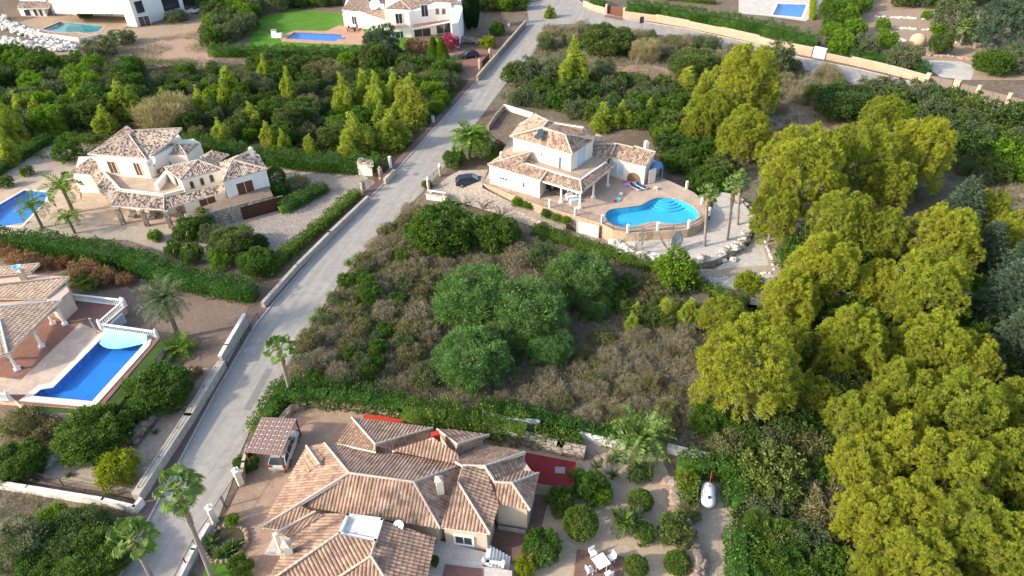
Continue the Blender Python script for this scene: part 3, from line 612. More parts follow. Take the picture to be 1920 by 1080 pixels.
def fence(pts, h, label, z=0, mat='iron', name='railing', step=.14, posts=2.0, bar=.012, cat='railing', solid=None, group=None, pix=True):
    """bars with rails and posts along ground pixels"""
    q = [P(p[0], p[1], z) for p in pts] if pix else pts; t = thing(name, label, cat, q[0], group); bars = MB(); rails = MB(); po = MB(); body = MB()
    for i in range(len(q)-1):
        a, b = q[i], q[i+1]; ln = (b-a).length; n = max(1, int(ln/step))
        for k in range(n): p = a.lerp(b, k/n); bars.beam(p+Vector((0, 0, .06)), p+Vector((0, 0, h)), bar, 3, cap=False)
        for zz in (.08, h): rails.beam(a+Vector((0, 0, zz)), b+Vector((0, 0, zz)), .028, 4)
        k2 = max(1, round(ln/posts))
        for k in range(k2+(i == len(q)-2)): p = a.lerp(b, k/k2); po.box((p.x, p.y, z+h/2+.03), (.06, .06, h+.06))
        if solid: body.seg(a, b, .02, z+.08, z+h-.03)
    bars.build('bars', M[mat], t); rails.build('rails', M[mat], t); po.build('posts', M[mat], t)
    if solid: body.build('infill', M[solid], t)
    return t
def post(px, py, w_, h, mat, label, z=0, ball=True, name='gate_post', cap='white', group=None):
    p = P(px, py, z); t = thing(name, label, 'post', p, group); m = MB(); m.box((p.x, p.y, z+h/2), (w_, w_, h), .8); m.build('shaft', M[mat], t)
    c = MB(); c.box((p.x, p.y, z+h+.04), (w_+.1, w_+.1, .08), .8); c.build('cap', M[cap], t)
    if ball: b = MB(); b.blob((p.x, p.y, z+h+.08+.17), (.17, .17, .18), 10, 8, 0); b.build('ball', M[cap], t, smooth=True)
    return t
def balustrade(pts, label, z=0, h=.9, name='balustrade'):
    q = [P(p[0], p[1], z) for p in pts]; t = thing(name, label, 'balustrade', q[0]); r = MB(); bl = MB(); po = MB()
    for i in range(len(q)-1):
        a, b = q[i], q[i+1]; ln = (b-a).length; r.seg(a, b, .22, z+h-.12, z+h); r.seg(a, b, .2, z, z+.12); n = int(ln/.27)
        for k in range(1, n): p = a.lerp(b, k/n); bl.lathe((p.x, p.y, z+.12), [(.07, 0), (.05, .08), (.085, .25), (.045, .45), (.07, h-.24)], 6)
    for p in q: po.box((p.x, p.y, z+h/2+.05), (.32, .32, h+.1), .8); po.blob((p.x, p.y, z+h+.22), (.15, .15, .15), 8, 6, 0)
    r.build('rail', M['white'], t); bl.build('balusters', M['white'], t); po.build('posts', M['white'], t); return t
# ------------------------------------------------------------ roofs
def tile_sheet(me_v, me_f, uvs, pts, pitch=.27, row=.42, amp=.055, sub=4, _sub=None):
    """corrugated barrel-tile sheet clipped to a convex polygon; the first edge is the eave"""
    o = pts[0]; n = Vector((0, 0, 0))
    for i in range(len(pts)): a, b = pts[i], pts[(i+1) % len(pts)]; n += Vector(((a.y-b.y)*(a.z+b.z), (a.z-b.z)*(a.x+b.x), (a.x-b.x)*(a.y+b.y)))
    n.normalize(); u = (pts[1]-pts[0]).normalized()
    if n.z < 0: n = -n; 
    u = (u-n*u.dot(n)).normalized(); v = n.cross(u)
    cen = sum(pts, Vector())/len(pts)
    if (cen-o).dot(v) < 0: v = -v; 
    uv = [((p-o).dot(u), (p-o).dot(v)) for p in pts]
    u0 = math.floor(min(a for a, b in uv)/pitch)*pitch; u1 = max(a for a, b in uv); v0 = math.floor(min(b for a, b in uv)/row)*row; v1 = max(b for a, b in uv)
    us = np.arange(u0, u1+pitch, pitch/sub); bm = bmesh.new(); rows = []
    vv = []
    k = 0
    while v0+k*row < v1: vv += [(v0+k*row, .035), (v0+(k+1)*row-.01, .0)]; k += 1
    for y, dz in vv:
        line = []
        for x in us:
            ph = ((x/pitch) % 1.0); hgt = amp*(math.sin(ph*math.pi)**.8 if 0 <= ph <= 1 else 0)
            line.append(bm.verts.new((x, y, hgt*(1.0 if dz else .9)+dz)))
        rows.append(line)
    for a, b in zip(rows[:-1], rows[1:]):
        for i in range(len(us)-1): bm.faces.new((a[i], a[i+1], b[i+1], b[i]))
    kk = len(uv); cr_ = [(uv[(i+1) % kk][0]-uv[i][0])*(uv[(i+2) % kk][1]-uv[(i+1) % kk][1])-(uv[(i+1) % kk][1]-uv[i][1])*(uv[(i+2) % kk][0]-uv[(i+1) % kk][0]) for i in range(kk)]
    if _sub is None and not (all(c > -1e-4 for c in cr_) or all(c < 1e-4 for c in cr_)):
        bm.free(); from mathutils.geometry import tessellate_polygon
        for tr in tessellate_polygon([[Vector((a, b, 0)) for a, b in uv]]): tile_sheet(me_v, me_f, uvs, pts, pitch, row, amp, sub, [uv[q] for q in tr])
        return n
    if _sub: uv = _sub
    ar = sum(uv[i][0]*uv[(i+1) % len(uv)][1]-uv[(i+1) % len(uv)][0]*uv[i][1] for i in range(len(uv)))
    w_ = uv if ar > 0 else uv[::-1]
    for i in range(len(w_)):
        a = w_[i]; b = w_[(i+1) % len(w_)]; d = Vector((b[0]-a[0], b[1]-a[1], 0))
        if d.length < .01: continue
        nn = Vector((d.y, -d.x, 0)).normalized()
        bmesh.ops.bisect_plane(bm, geom=bm.verts[:]+bm.edges[:]+bm.faces[:], plane_co=(a[0], a[1], 0), plane_no=nn, clear_outer=True, dist=1e-5)
    b0 = len(me_v); bm.verts.index_update()
    for q in bm.verts: me_v.append(o+u*q.co.x+v*q.co.y+n*(q.co.z+.02)); 
    loc = [(q.co.x, q.co.y) for q in bm.verts]
    flip = u.cross(v).dot(n) < 0
    for f in bm.faces:
        ids = [q.index for q in f.verts]
        if flip: ids.reverse()
        me_f.append([i+b0 for i in ids]); uvs += [loc[i] for i in ids]
    bm.free(); return n
def roof(parent, faces, caps=(), mat='tileD', pitch=.27, th=.16, capr=.105, name='roof', fascia='cream', sub=4, edge='mortar'):
    V, F, UV = [], [], []; sl = MB(); off = random.uniform(0, 50)
    ends = {}
    for f in faces:
        pts = PL(f); A_ = np.array(pts); c_ = A_.mean(0); nn_ = np.linalg.svd(A_-c_)[2][2]; nn_ = nn_*np.sign(nn_[2])
        if len(pts) > 3:
            new = []
            for (x_, y_, *_z), p_ in zip(f, pts):
                d_ = np.array(ray(x_, y_)); den = d_@nn_; tt_ = ((c_-np.array(CAM))@nn_)/den if abs(den) > .12 else None
                q_ = Vector(np.array(CAM)+d_*tt_) if tt_ else p_
                if (q_-p_).length > 2.5: q_ = p_-Vector(nn_)*float((A_[0]*0+np.array(p_)-c_)@nn_)
                new.append(q_)
            pts = new
        for g_, p_ in zip(f, pts):
            k_ = (round(g_[0]), round(g_[1]))
            if k_ not in ends or (p_-CAM).length < (ends[k_]-CAM).length: ends[k_] = p_
        n = tile_sheet(V, F, UV, pts, pitch, .42, .085, sub); k = len(pts); lo = [p-n*th for p in pts]; hi = [p-n*.01 for p in pts]
        sl.add(hi+lo, [tuple(range(k)), tuple(range(2*k-1, k-1, -1))]+[(i, (i+1) % k, k+(i+1) % k, k+i) for i in range(k)])
    me = bpy.data.meshes.new(name); me.from_pydata([tuple(v) for v in V], [], F); me.materials.append(M[mat]); uvl = me.uv_layers.new(name='UVMap')
    uvl.data.foreach_set('uv', np.array([(a+off*7.1, b+off*3.3) for a, b in UV], dtype=np.float32).ravel()); me.update(); o = link(name, me, parent)
    sl.build('roof_slab', M[fascia], o)
    if caps:
        c = MB()
        for a, b in caps:
            a = ends.get((round(a[0]), round(a[1]))) or P(*a); b = ends.get((round(b[0]), round(b[1]))) or P(*b); ln = (b-a).length; n = max(1, int(ln/.42)); up = Vector((0, 0, .1))
            for i in range(n): c.beam(a.lerp(b, i/n)+up, a.lerp(b, (i+1.05)/n)+up, capr*1.12, 6, capr*.9)
        c.build('ridge_tiles', M[edge], o)
    return o
def walls(parent, pts, z0, z1, mat='cream', name='wall', zp=None):
    """wall block; the pixels mark the footprint seen at height zp (default z0)"""
    q = PL([p[:2] for p in pts], z0 if zp is None else zp); m = MB(); m.prism(q, z0, z1); return m.build(name, M[mat], parent)
def opening(parent, A, B, p0, p1, frame='whitemetal', pane='glass', name='window', fw=.09, mull=1, depth=.06, proud=.03, arch=False, pn='pane', uz=None):
    """framed opening on the vertical wall through world points A,B between two image corners"""
    if uz: u0, z1, u1, z0 = uz
    else: (u0, z1), (u1, z0) = onwall(A, B, *p0), onwall(A, B, *p1)
    if u0 > u1: u0, u1 = u1, u0
    if z0 > z1: z0, z1 = z1, z0
    t = Vector((B.x-A.x, B.y-A.y, 0)).normalized(); n = Vector((t.y, -t.x, 0)); c = A.lerp(B, .5)
    if (Vector((0, 0, 0))-Vector((c.x, c.y, 0))).dot(n) < 0: n = -n
    rz = math.atan2(t.y, t.x); m = MB()
    def bx(ua, ub, za, zb, d0, d1, mb): p = Vector((A.x, A.y, 0))+t*(ua+ub)/2+n*(d0+d1)/2; mb.box((p.x, p.y, (za+zb)/2), (ub-ua, d1-d0, zb-za), rz)
    if arch:
        g = MB(); K = 10; cx, rr = (u0+u1)/2, (u1-u0)/2; zc = z1-rr
        def pt(u, z, d): p = Vector((A.x, A.y, 0))+t*u+n*d; return (p.x, p.y, z)
        inn = [(u0, z0), (u1, z0)]+[(cx+rr*math.cos(math.pi*i/K), zc+rr*math.sin(math.pi*i/K)) for i in range(K+1)]
        g.add([pt(u, z, .012) for u, z in inn], [tuple(range(len(inn)))])
        ro = rr+fw; out = [(u0-fw, z0-fw), (u1+fw, z0-fw)]+[(cx+ro*math.cos(math.pi*i/K), zc+ro*math.sin(math.pi*i/K)) for i in range(K+1)]; k = len(inn)
        m.add([pt(u, z, .045) for u, z in inn]+[pt(u, z, .045) for u, z in out]+[pt(u, z, -.01) for u, z in out], [(i, (i+1) % k, k+(i+1) % k, k+i) for i in range(k)]+[(k+i, k+(i+1) % k, 2*k+(i+1) % k, 2*k+i) for i in range(k)])
    else:
        bx(u0-fw, u1+fw, z1, z1+fw, -.02, proud+depth, m); bx(u0-fw, u1+fw, z0-fw, z0, -.02, proud+depth, m); bx(u0-fw, u0, z0, z1, -.02, proud+depth-.003, m); bx(u1, u1+fw, z0, z1, -.02, proud+depth-.003, m)
        for i in range(1, mull+1): u = u0+(u1-u0)*i/(mull+1); bx(u-.03, u+.03, z0, z1, 0, proud+depth-.02, m)
        g = MB(); bx(u0, u1, z0, z1, -.01, proud, g)
    o = m.build(name, M[frame], parent); g.build(pn, M[pane], o); return o
def chimney(parent, px, py, z0, h, w_=.5, mat='cream', rz=.3):
    p = P(px, py, z0); m = MB(); m.box((p.x, p.y, z0+h/2-.3), (w_, w_, h+.6), rz); 
    for k in range(4): a = rz+k*math.pi/2; m.box((p.x+math.cos(a)*w_*.5, p.y+math.sin(a)*w_*.5, z0+h+.08), (.08, w_*.9, .2), a)
    o = m.build('chimney', M[mat], parent); c = MB(); c.prism([(p.x-w_*.62, p.y-w_*.62), (p.x+w_*.62, p.y-w_*.62), (p.x+w_*.62, p.y+w_*.62), (p.x-w_*.62, p.y+w_*.62)], z0+h+.18, z0+h+.25); c.add([(p.x-w_*.6, p.y-w_*.6, z0+h+.26), (p.x+w_*.6, p.y-w_*.6, z0+h+.26), (p.x+w_*.6, p.y+w_*.6, z0+h+.26), (p.x-w_*.6, p.y+w_*.6, z0+h+.26), (p.x, p.y, z0+h+.55)], [(0, 1, 4), (1, 2, 4), (2, 3, 4), (3, 0, 4)])
    h_ = MB(); h_.box((p.x-math.cos(rz+math.pi/2)*w_*.501*-1*0, p.y-w_*.51, z0+h-.25), (.16, .05, .16), 0); c.build('chimney_cap', M['mortar'], o); return o
def dish(px, py, z, r, label, zb=0, name='satellite_dish', parent=None, az=-.3, mat='plastic', tl=.66, arm=True):
    p = P(px, py, z); t = parent or thing(name, label, 'dish', (p.x, p.y, zb)); m = MB(); K = 20
    ax = Vector((math.sin(az)*.75, -math.cos(az)*.75, tl)).normalized(); u = ax.cross(Vector((0, 0, 1))).normalized(); w_ = u.cross(ax)
    vs = [p-ax*r*.22]; fs = []
    for j in range(1, 5):
        for i in range(K): a = 2*math.pi*i/K; rr = r*j/4; vs.append(p+u*math.cos(a)*rr+w_*math.sin(a)*rr-ax*r*.22*(1-(j/4)**2))
    for i in range(K): fs.append((0, 1+i, 1+(i+1) % K))
    for j in range(3):
        for i in range(K): fs.append((1+j*K+i, 1+(j+1)*K+i, 1+(j+1)*K+(i+1) % K, 1+j*K+(i+1) % K))
    m.add(vs, fs); k0 = len(m.v); m.add([v-ax*.04 for v in vs], [f[::-1] for f in fs]); m.build('reflector' if not parent else 'satellite_dish', M[mat], t, smooth=True)
    s = MB(); s.beam(p-ax*r*.25, (p.x-ax.x*r*.5, p.y-ax.y*r*.5, zb), r*.06+.02, 6); f = p+ax*r*.8; (s.beam(p-w_*r, f, .015+r*.012, 4), s.box(tuple(f), (.1+r*.06, .1, .1))) if arm else 0; s.build('dish_mount', M['iron'], t); return t
def pool(pts, z, depth, water_drop, label, tile='pool', cop='coping', name='swimming_pool', cw=.4, steps=None, cout=None, sm=False):
    """basin cut into the ground: pixels mark the water outline. Returns the inner outline for holes"""
    q = PL(pts, z); t = thing(name, label, 'swimming pool', sum(q, Vector())/len(q)); n = len(q)
    b = MB(); q2 = [Vector(p) for p in q]
    if sum(q[i].x*q[(i+1) % n].y-q[(i+1) % n].x*q[i].y for i in range(n)) < 0: q2.reverse()
    b.add([(p.x, p.y, z-depth) for p in q2], [tuple(range(n))]); b.add([(p.x, p.y, z-depth) for p in q2]+[(p.x, p.y, z+.02) for p in q2], [(n+i, n+(i+1) % n, (i+1) % n, i) for i in range(n)]); b.build('basin', M[tile], t)
    wv = MB(); wv.add([(p.x, p.y, z-water_drop) for p in q2], [tuple(range(n))]); wv.build('water_surface', M['water'], t)
    out = []
    for i in range(n):
        a, c, d = q2[i-1], q2[i], q2[(i+1) % n]; e1 = (c-a).normalized(); e2 = (d-c).normalized(); n1 = Vector((e1.y, -e1.x, 0)); n2 = Vector((e2.y, -e2.x, 0)); bs = (n1+n2); k = cw/max(.5, bs.dot(n1)) if bs.length > .1 else cw; out.append(c+bs*k)
    c = MB(); zt = z+.07
    c.add([(p.x, p.y, zt) for p in q2]+[(p.x, p.y, zt) for p in out], [(i, n+i, n+(i+1) % n, (i+1) % n) for i in range(n)])
    c.add([(p.x, p.y, zt) for p in out]+[(p.x, p.y, z-.05) for p in out], [(i, n+i, n+(i+1) % n, (i+1) % n) for i in range(n)]); c.add([(p.x, p.y, zt) for p in q2]+[(p.x, p.y, z-.1) for p in q2], [(i, (i+1) % n, n+(i+1) % n, n+i) for i in range(n)])
    c.build('coping', M[cop], t); return t, q2
# ------------------------------------------------------------ cars
def car(px, py, ang, L, Wd, paint, label, z=0, kind='hatch'):
    p = P(px, py, z); t = thing('parked_car', label, 'car', p); ca, sa = math.cos(ang), math.sin(ang)
    def T(x, y, h): return (p.x+x*ca-y*sa, p.y+x*sa+y*ca, z+h)
    # side profile stations from rear (-) to front (+): x, half width low, half width belt, z low, z belt
    hw = Wd/2; X = [-.5, -.485, -.4, -.2, 0, .2, .33, .44, .49, .5]; BZ = [.55, .8, .86, .88, .9, .88, .84, .76, .66, .5]; HW = [.86, .93, .98, 1, 1, 1, .98, .94, .86, .8]
    m = MB(); vs = []; fs = []; k = 8
    for x, bz, h in zip(X, BZ, HW):
        w_ = hw*h; x *= L; prof = [(-w_*.94, .22), (-w_, .38), (-w_*1.0, .62*bz/.88+.05), (-w_*.9, bz), (w_*.9, bz), (w_, .62*bz/.88+.05), (w_, .38), (w_*.94, .22)]
        vs += [T(x, y, zz) for y, zz in prof]
    for i in range(len(X)-1):
        for j in range(k): fs.append((i*k+j, i*k+(j+1) % k, (i+1)*k+(j+1) % k, (i+1)*k+j))
    fs.append(tuple(range(k-1, -1, -1))); fs.append(tuple(range((len(X)-1)*k, len(X)*k))); m.add(vs, fs)
    # roof
    GX = [(-.47, .86), (-.37, 1.36), (-.1, 1.46), (.08, 1.42), (.27, .88)]; hr = hw*.74; hb = hw*.9
    rv = []; 
    for gx, gz in GX: f = (gz-.86)/.6; y = hb+(hr-hb)*max(0, f); rv += [T(gx*L, -y, gz), T(gx*L, y, gz)]
    m.add(rv, [(2, 4, 5, 3), (4, 6, 7, 5)]); lo = [T(x*L, y, zz) for x, zz in ((-.37, 1.33), (-.1, 1.42), (.08, 1.38)) for y in (-hr, hr)]; 
    # pillars
    for a, b in (((-.47, hb, .86), (-.37, hr, 1.36)), ((-.22, hb, .88), (-.2, hr, 1.41)), ((.27, hb, .88), (.08, hr, 1.42)), ((.02, hb, .9), (.0, hr, 1.44))):
        for s in (-1, 1): m.beam(T(a[0]*L, s*a[1], a[2]), T(b[0]*L, s*b[1], b[2]), .045, 4)
    body = m.build('body', M[paint], t)
    md = body.modifiers.new('bevel', 'BEVEL'); md.width = .05; md.segments = 2; md.limit_method = 'ANGLE'
    g = MB(); gh = hr*.985
    pts = [(x*L*.995, s*((hb+(hr-hb)*max(0, (zz-.86)/.6))*.985), zz-.012) for x, zz in GX for s in (-1, 1)]; g.add([T(*q) for q in pts], [(0, 2, 3, 1), (6, 8, 9, 7), (0, 8, 6, 4, 2)[::1], (1, 3, 5, 7, 9), (2, 4, 5, 3), (4, 6, 7, 5)]); g.build('windows', M['glass'], t)
    for x in (-.31, .31):
        for s in (-1, 1):
            wm = MB(); c = Vector(T(x*L, s*(hw-.1), .31)); ax = Vector((-sa, ca, 0)); wm.beam(c-ax*.11, c+ax*.11, .31, 14); wo = wm.build('wheel', M['tyre'], t); rm = MB(); rm.beam(c-ax*.115, c+ax*.115, .19, 12); rm.build('rim', M['rim'], wo)
    for s in (-1, 1):
        a = MB(); a.box(T(-.492*L, s*hw*.72, .78), (.08, .26, .2), ang); a.build('tail_lamp', M['lampred'], t); a = MB(); a.box(T(.475*L, s*hw*.68, .66), (.14, .3, .12), ang); a.build('headlight', M['glass'], t)
        a = MB(); a.box(T(.17*L, s*(hw+.08), .92), (.12, .18, .12), ang); a.build('wing_mirror', M[paint], t)
    return t
# ============================================================ SETTING
KID = [(1018, 825), (1024, 800), (1050, 778), (1085, 767), (1130, 762), (1180, 757), (1230, 750), (1270, 745), (1300, 736), (1340, 712), (1380, 693), (1420, 685), (1460, 683), (1510, 686), (1550, 695), (1590, 706), (1630, 723), (1665, 744), (1695, 768), (1714, 795), (1717, 815), (1705, 838), (1685, 853), (1650, 868), (1600, 877), (1540, 881), (1480, 878), (1440, 870), (1400, 864), (1360, 866), (1320, 875), (1280, 888), (1240, 898), (1190, 905), (1150, 904), (1100, 895), (1060, 876), (1030, 852)]
KID = [(880+x/4, 200+y/4) for x, y in KID]
POOLB = [(46, 357), (90, 360), (90, 375), (40, 424), (-6, 424), (-60, 420), (-40, 400), (0, 384)]
POOLF = [(552, 61), (640, 65), (642, 71), (650, 71), (646, 74), (633, 74), (629, 78), (535, 73)]
POOLG = [(1459, 7), (1512, 9), (1502, 33), (1449, 28)]
POOLA = [(113, 41), (195, 49), (184, 60), (168, 65), (148, 60), (135, 61), (103, 60), (79, 55)]
B_OUT = PL([(0, 384), (46, 357), (90, 361), (84, 378), (40, 424), (-6, 424), (-60, 420), (-60, 400)], 0)
tB, hB = pool([(0, 384), (46, 357), (90, 361), (84, 378), (40, 424), (-6, 424), (-60, 420), (-60, 400)], 0, .8, .1, 'blue swimming pool with angled end and white coping beside three feather palms')
tF, hF = pool(POOLF, 0, .8, .1, 'blue pool with a small stepped notch in the lawn of the house at the top', cop='ftile', cw=.9)
tG, hG = pool(POOLG, 0, .8, .1, 'small square blue pool with white coping near the top right corner', cw=.8)
tA, hA = pool(POOLA, 0, .8, .1, 'turquoise many-sided pool below the white building at top left', tile='poolA', cop='cpaving', cw=.6)
def sheet_h(name, pts, z, mat, holes, **k):
    bm = bmesh.new(); es = []
    for lp in [PL(pts, z) if not isinstance(pts[0], Vector) else pts]+[[Vector((p.x, p.y, z)) for p in h] for h in holes]:
        v = [bm.verts.new((p.x, p.y, z)) for p in lp]; es += [bm.edges.new((v[i], v[(i+1) % len(v)])) for i in range(len(v))]
    bmesh.ops.triangle_fill(bm, use_beauty=True, edges=es)
    for f in bm.faces:
        f.normal_update()
        if f.normal.z < 0: f.normal_flip()
    me = bpy.data.meshes.new(name); bm.to_mesh(me); bm.free(); me.materials.append(M[mat]); return tag(link(name, me), kind='structure', **k)
def shrink(h): return h
sheet_h('ground', [Vector((-2500, -400, 0)), Vector((2500, -400, 0)), Vector((2500, 4500, 0)), Vector((-2500, 4500, 0))], 0, 'soil', [hB, hF, hG, hA])
# roads
RL = [(215, 1100), (330, 882), (405, 740), (480, 611), (520, 562), (567, 508), (640, 428), (725, 341), (817, 240), (890, 158), (960, 77), (984, 50), (992, 36), (988, 20), (975, 6), (930, -60)]
RR = [(1100, -60), (1082, 0), (1100, 14), (1122, 24), (1180, 37), (1290, 55), (1420, 84), (1500, 108), (1600, 128), (1737, 161), (1860, 192), (1960, 216), (1960, 240), (1850, 210), (1740, 196), (1660, 174), (1600, 158), (1500, 128), (1400, 100), (1290, 74), (1180, 56), (1090, 44), (1045, 46), (1018, 66), (1000, 100), (960, 142), (925, 188), (870, 262), (832, 315), (800, 352), (768, 384), (700, 452), (655, 505), (615, 560), (570, 630), (530, 700), (505, 745), (470, 805), (450, 850), (440, 890), (405, 985), (340, 1100)]
sheet('road', RL+RR, .04, 'road')
sheet('road_patch', [(1300, 62), (1345, 66), (1340, 74), (1292, 68)], .048, 'patch')
def off(pts, d):
    q = [P(*p) for p in pts]; out = []
    for i in range(len(q)):
        a = q[max(0, i-1)]; b = q[min(len(q)-1, i+1)]; t = (b-a).normalized(); out.append(q[i]+Vector((-t.y, t.x, 0))*d)
    return out
def strip(name, pts, d0, d1, z0, z1, mat, kind='structure'):
    a = off(pts, d0); b = off(pts, d1); m = MB(); n = len(a); vs = []
    for i in range(n): vs += [(a[i].x, a[i].y, z1), (b[i].x, b[i].y, z1), (a[i].x, a[i].y, z0), (b[i].x, b[i].y, z0)]
    for i in range(n-1): j = 4*i; m.add([], []); m.f += [(j, j+1, j+5, j+4), (j, j+4, j+6, j+2), (j+1, j+3, j+7, j+5)]; m.m += [0]*3
    m.v = vs; o = m.build(name, M[mat]); bm = bmesh.new(); bm.from_mesh(o.data); bmesh.ops.recalc_face_normals(bm, faces=bm.faces[:]); bm.to_mesh(o.data); bm.free(); return tag(o, kind=kind)
SW = RL[:13]
strip('kerb', SW, 0, .18, 0, .14, 'kerb'); strip('pavement', SW, .18, 1.5, 0, .13, 'redwalk')
SW2 = [(1082, 0), (1100, 14), (1122, 24), (1180, 37), (1290, 55), (1420, 84), (1500, 108), (1600, 128), (1737, 161), (1860, 192), (1960, 216)]
strip('kerb', SW2, 0, .15, 0, .13, 'kerb'); strip('pavement', SW2, .15, 1.0, 0, .12, 'redwalk')
strip('pavement', [(1040, -25), (1022, 0), (1000, 4), (985, 2)], 0, -.9, 0, .12, 'redwalk')
for x, y, r, l in ((780, 327, .42, 'round iron manhole cover in the road beside the gates'), (1040, 23, .4, 'manhole cover at the road junction'), (462, 657, .33, 'small square drain lid on the shaded road')):
    p = P(x, y); m = MB(); m.lathe((p.x, p.y, .045), [(r*1.25, 0), (r*1.22, .02), (r, .021), (r*.98, .012)], 16 if r > .35 else 4); o = m.build('manhole_cover', M['patch' if r > .35 else 'kerb']); tag(o, l, 'manhole cover')
# lots -------------------------------------------------------
sheet('scrubland', [(1018, 68), (1045, 48), (1090, 46), (1180, 58), (1400, 102), (1600, 160), (1740, 198), (1960, 242), (1960, 760), (1560, 760), (1330, 560), (1330, 300), (1230, 250), (960, 205), (925, 190), (962, 142)], .02, 'scrubsoil')
sheet('bare_ground', [(1140, 125), (1220, 120), (1270, 135), (1262, 152), (1215, 150), (1160, 148)], .03, 'reddirt')
sheet('bare_ground', [(1350, 265), (1480, 250), (1600, 255), (1530, 190), (1440, 210), (1370, 235)], .03, 'tandirt')
sheet('bare_ground', [(1300, 262), (1360, 258), (1372, 280), (1345, 290), (1308, 280)], .035, 'reddirt')
sheet('bare_ground', [(1800, 350), (1930, 345), (1930, 372), (1860, 366)], .03, 'tandirt')
sheet('scrubland', [(768, 386), (700, 455), (655, 508), (615, 562), (570, 632), (530, 702), (540, 745), (900, 800), (1330, 860), (1470, 880), (1560, 760), (1420, 570), (1200, 500), (1000, 440), (850, 380)], .02, 'scrubsoil')
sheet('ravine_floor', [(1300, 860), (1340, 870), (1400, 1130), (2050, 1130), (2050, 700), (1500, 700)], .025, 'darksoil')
sheet('bare_ground', [(1140, 628), (1190, 620), (1170, 650), (1130, 670)], .03, 'whitegravel')
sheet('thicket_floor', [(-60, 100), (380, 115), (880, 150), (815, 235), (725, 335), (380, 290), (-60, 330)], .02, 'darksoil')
sheet('dirt_slope', [(150, 62), (330, 45), (430, 20), (440, 60), (400, 110), (380, 130), (150, 110), (0, 95), (-40, 90)], .03, 'tandirt')
sheet('bare_ground', [(240, 95), (330, 60), (420, 30), (400, 110), (300, 125)], .035, 'reddirt')
# A: terrace
sheet_h('terrace', [(40, 40), (80, 30), (150, 27), (235, 30), (240, 48), (205, 68), (150, 70), (60, 64), (20, 52)], .05, 'tandirt', [hA])
# B: lots
sheet_h('gravel_yard', [(0, 310), (100, 262), (180, 270), (360, 262), (480, 300), (560, 322), (680, 328), (720, 350), (692, 372), (520, 470), (500, 500), (330, 480), (240, 450), (-60, 440), (-60, 330)], .03, 'gravel', [hB])
sheet_h('paved_terrace', [(0, 362), (90, 330), (130, 328), (240, 330), (330, 395), (330, 425), (200, 420), (60, 415), (30, 420), (-60, 436), (-60, 380)], .05, 'bpaving', [hB])
sheet('gravel_yard', [(520, 350), (560, 322), (680, 328), (722, 350), (690, 372), (600, 415), (530, 460), (480, 450), (445, 422), (520, 400), (530, 380)], .045, 'crazy')
# E
sheet('gravel_yard', [(-60, 470), (140, 505), (250, 520), (300, 545), (470, 568), (455, 605), (425, 690), (350, 760), (290, 880), (262, 930), (-60, 890)], .03, 'browngravel')
sheet('gravel_yard', [(330, 690), (425, 690), (350, 770), (285, 905), (255, 925), (80, 895), (90, 860), (250, 850), (290, 800)], .045, 'gravel')
sheet('rough_ground', [(-60, 905), (60, 925), (250, 958), (268, 962), (215, 1100), (-60, 1100)], .03, 'scrubsoil')
# F
sheet_h('lawn', [(480, 35), (545, 18), (640, 25), (660, 45), (760, 60), (800, 100), (640, 96), (460, 92), (470, 60)], .03, 'lawn', [hF])
sheet_h('paved_terrace', [(530, 66), (552, 57), (612, 58), (635, 48), (680, 52), (690, 84), (620, 83), (527, 78)], .05, 'ftile', [hF])
sheet('driveway', [(850, 100), (880, 88), (912, 95), (926, 100), (885, 150), (860, 120)], .03, 'redtile')
sheet('rough_ground', [(740, 95), (850, 100), (860, 120), (760, 110)], .03, 'tandirt')
# G + right gardens
sheet_h('paved_terrace', [(1385, 0), (1430, -20), (1560, -20), (1535, 25), (1510, 40), (1440, 30), (1385, 25)], .03, 'whitetile', [hG])
sheet('rough_ground', [(1600, -20), (1980, -20), (1980, 150), (1800, 150), (1740, 120), (1640, 95), (1590, 40)], .03, 'tandirt')
sheet('driveway', [(1730, 112), (1800, 115), (1830, 125), (1820, 150), (1765, 145), (1742, 130)], .045, 'whitegravel')
for i, ps in enumerate(([(1640, 32), (1720, 36), (1850, 40)], [(1650, 52), (1720, 56), (1850, 62)], [(1660, 74), (1700, 78), (1860, 84)], [(1730, 104), (1790, 108), (1830, 114)])):
    rocks('terrace_stones', ps, 90, .25, .5, 'rock' if i < 3 else 'reddirt', ['upper', 'second', 'third', 'lowest ochre'][i]+' row of terrace edging stones in the garden at top right', jit=.25)
# D
D0 = .0
sheet('paved_driveway', [(560, 768), (600, 758), (760, 775), (900, 800), (880, 1000), (560, 1100), (395, 1100), (400, 1030), (415, 985), (452, 905), (455, 860), (530, 790)], .04, 'brickdrive')
sheet('garden_bed', [(930, 810), (1100, 820), (1240, 860), (1275, 930), (1300, 1100), (930, 1100), (920, 1000), (1000, 940)], .03, 'gardengravel')
sheet('gravel_yard', [(1290, 900), (1372, 905), (1375, 960), (1365, 1100), (1280, 1100)], .045, 'gravel')
sheet('lawn', [(385, 1040), (440, 1050), (500, 1100), (380, 1100)], .05, 'lawn')
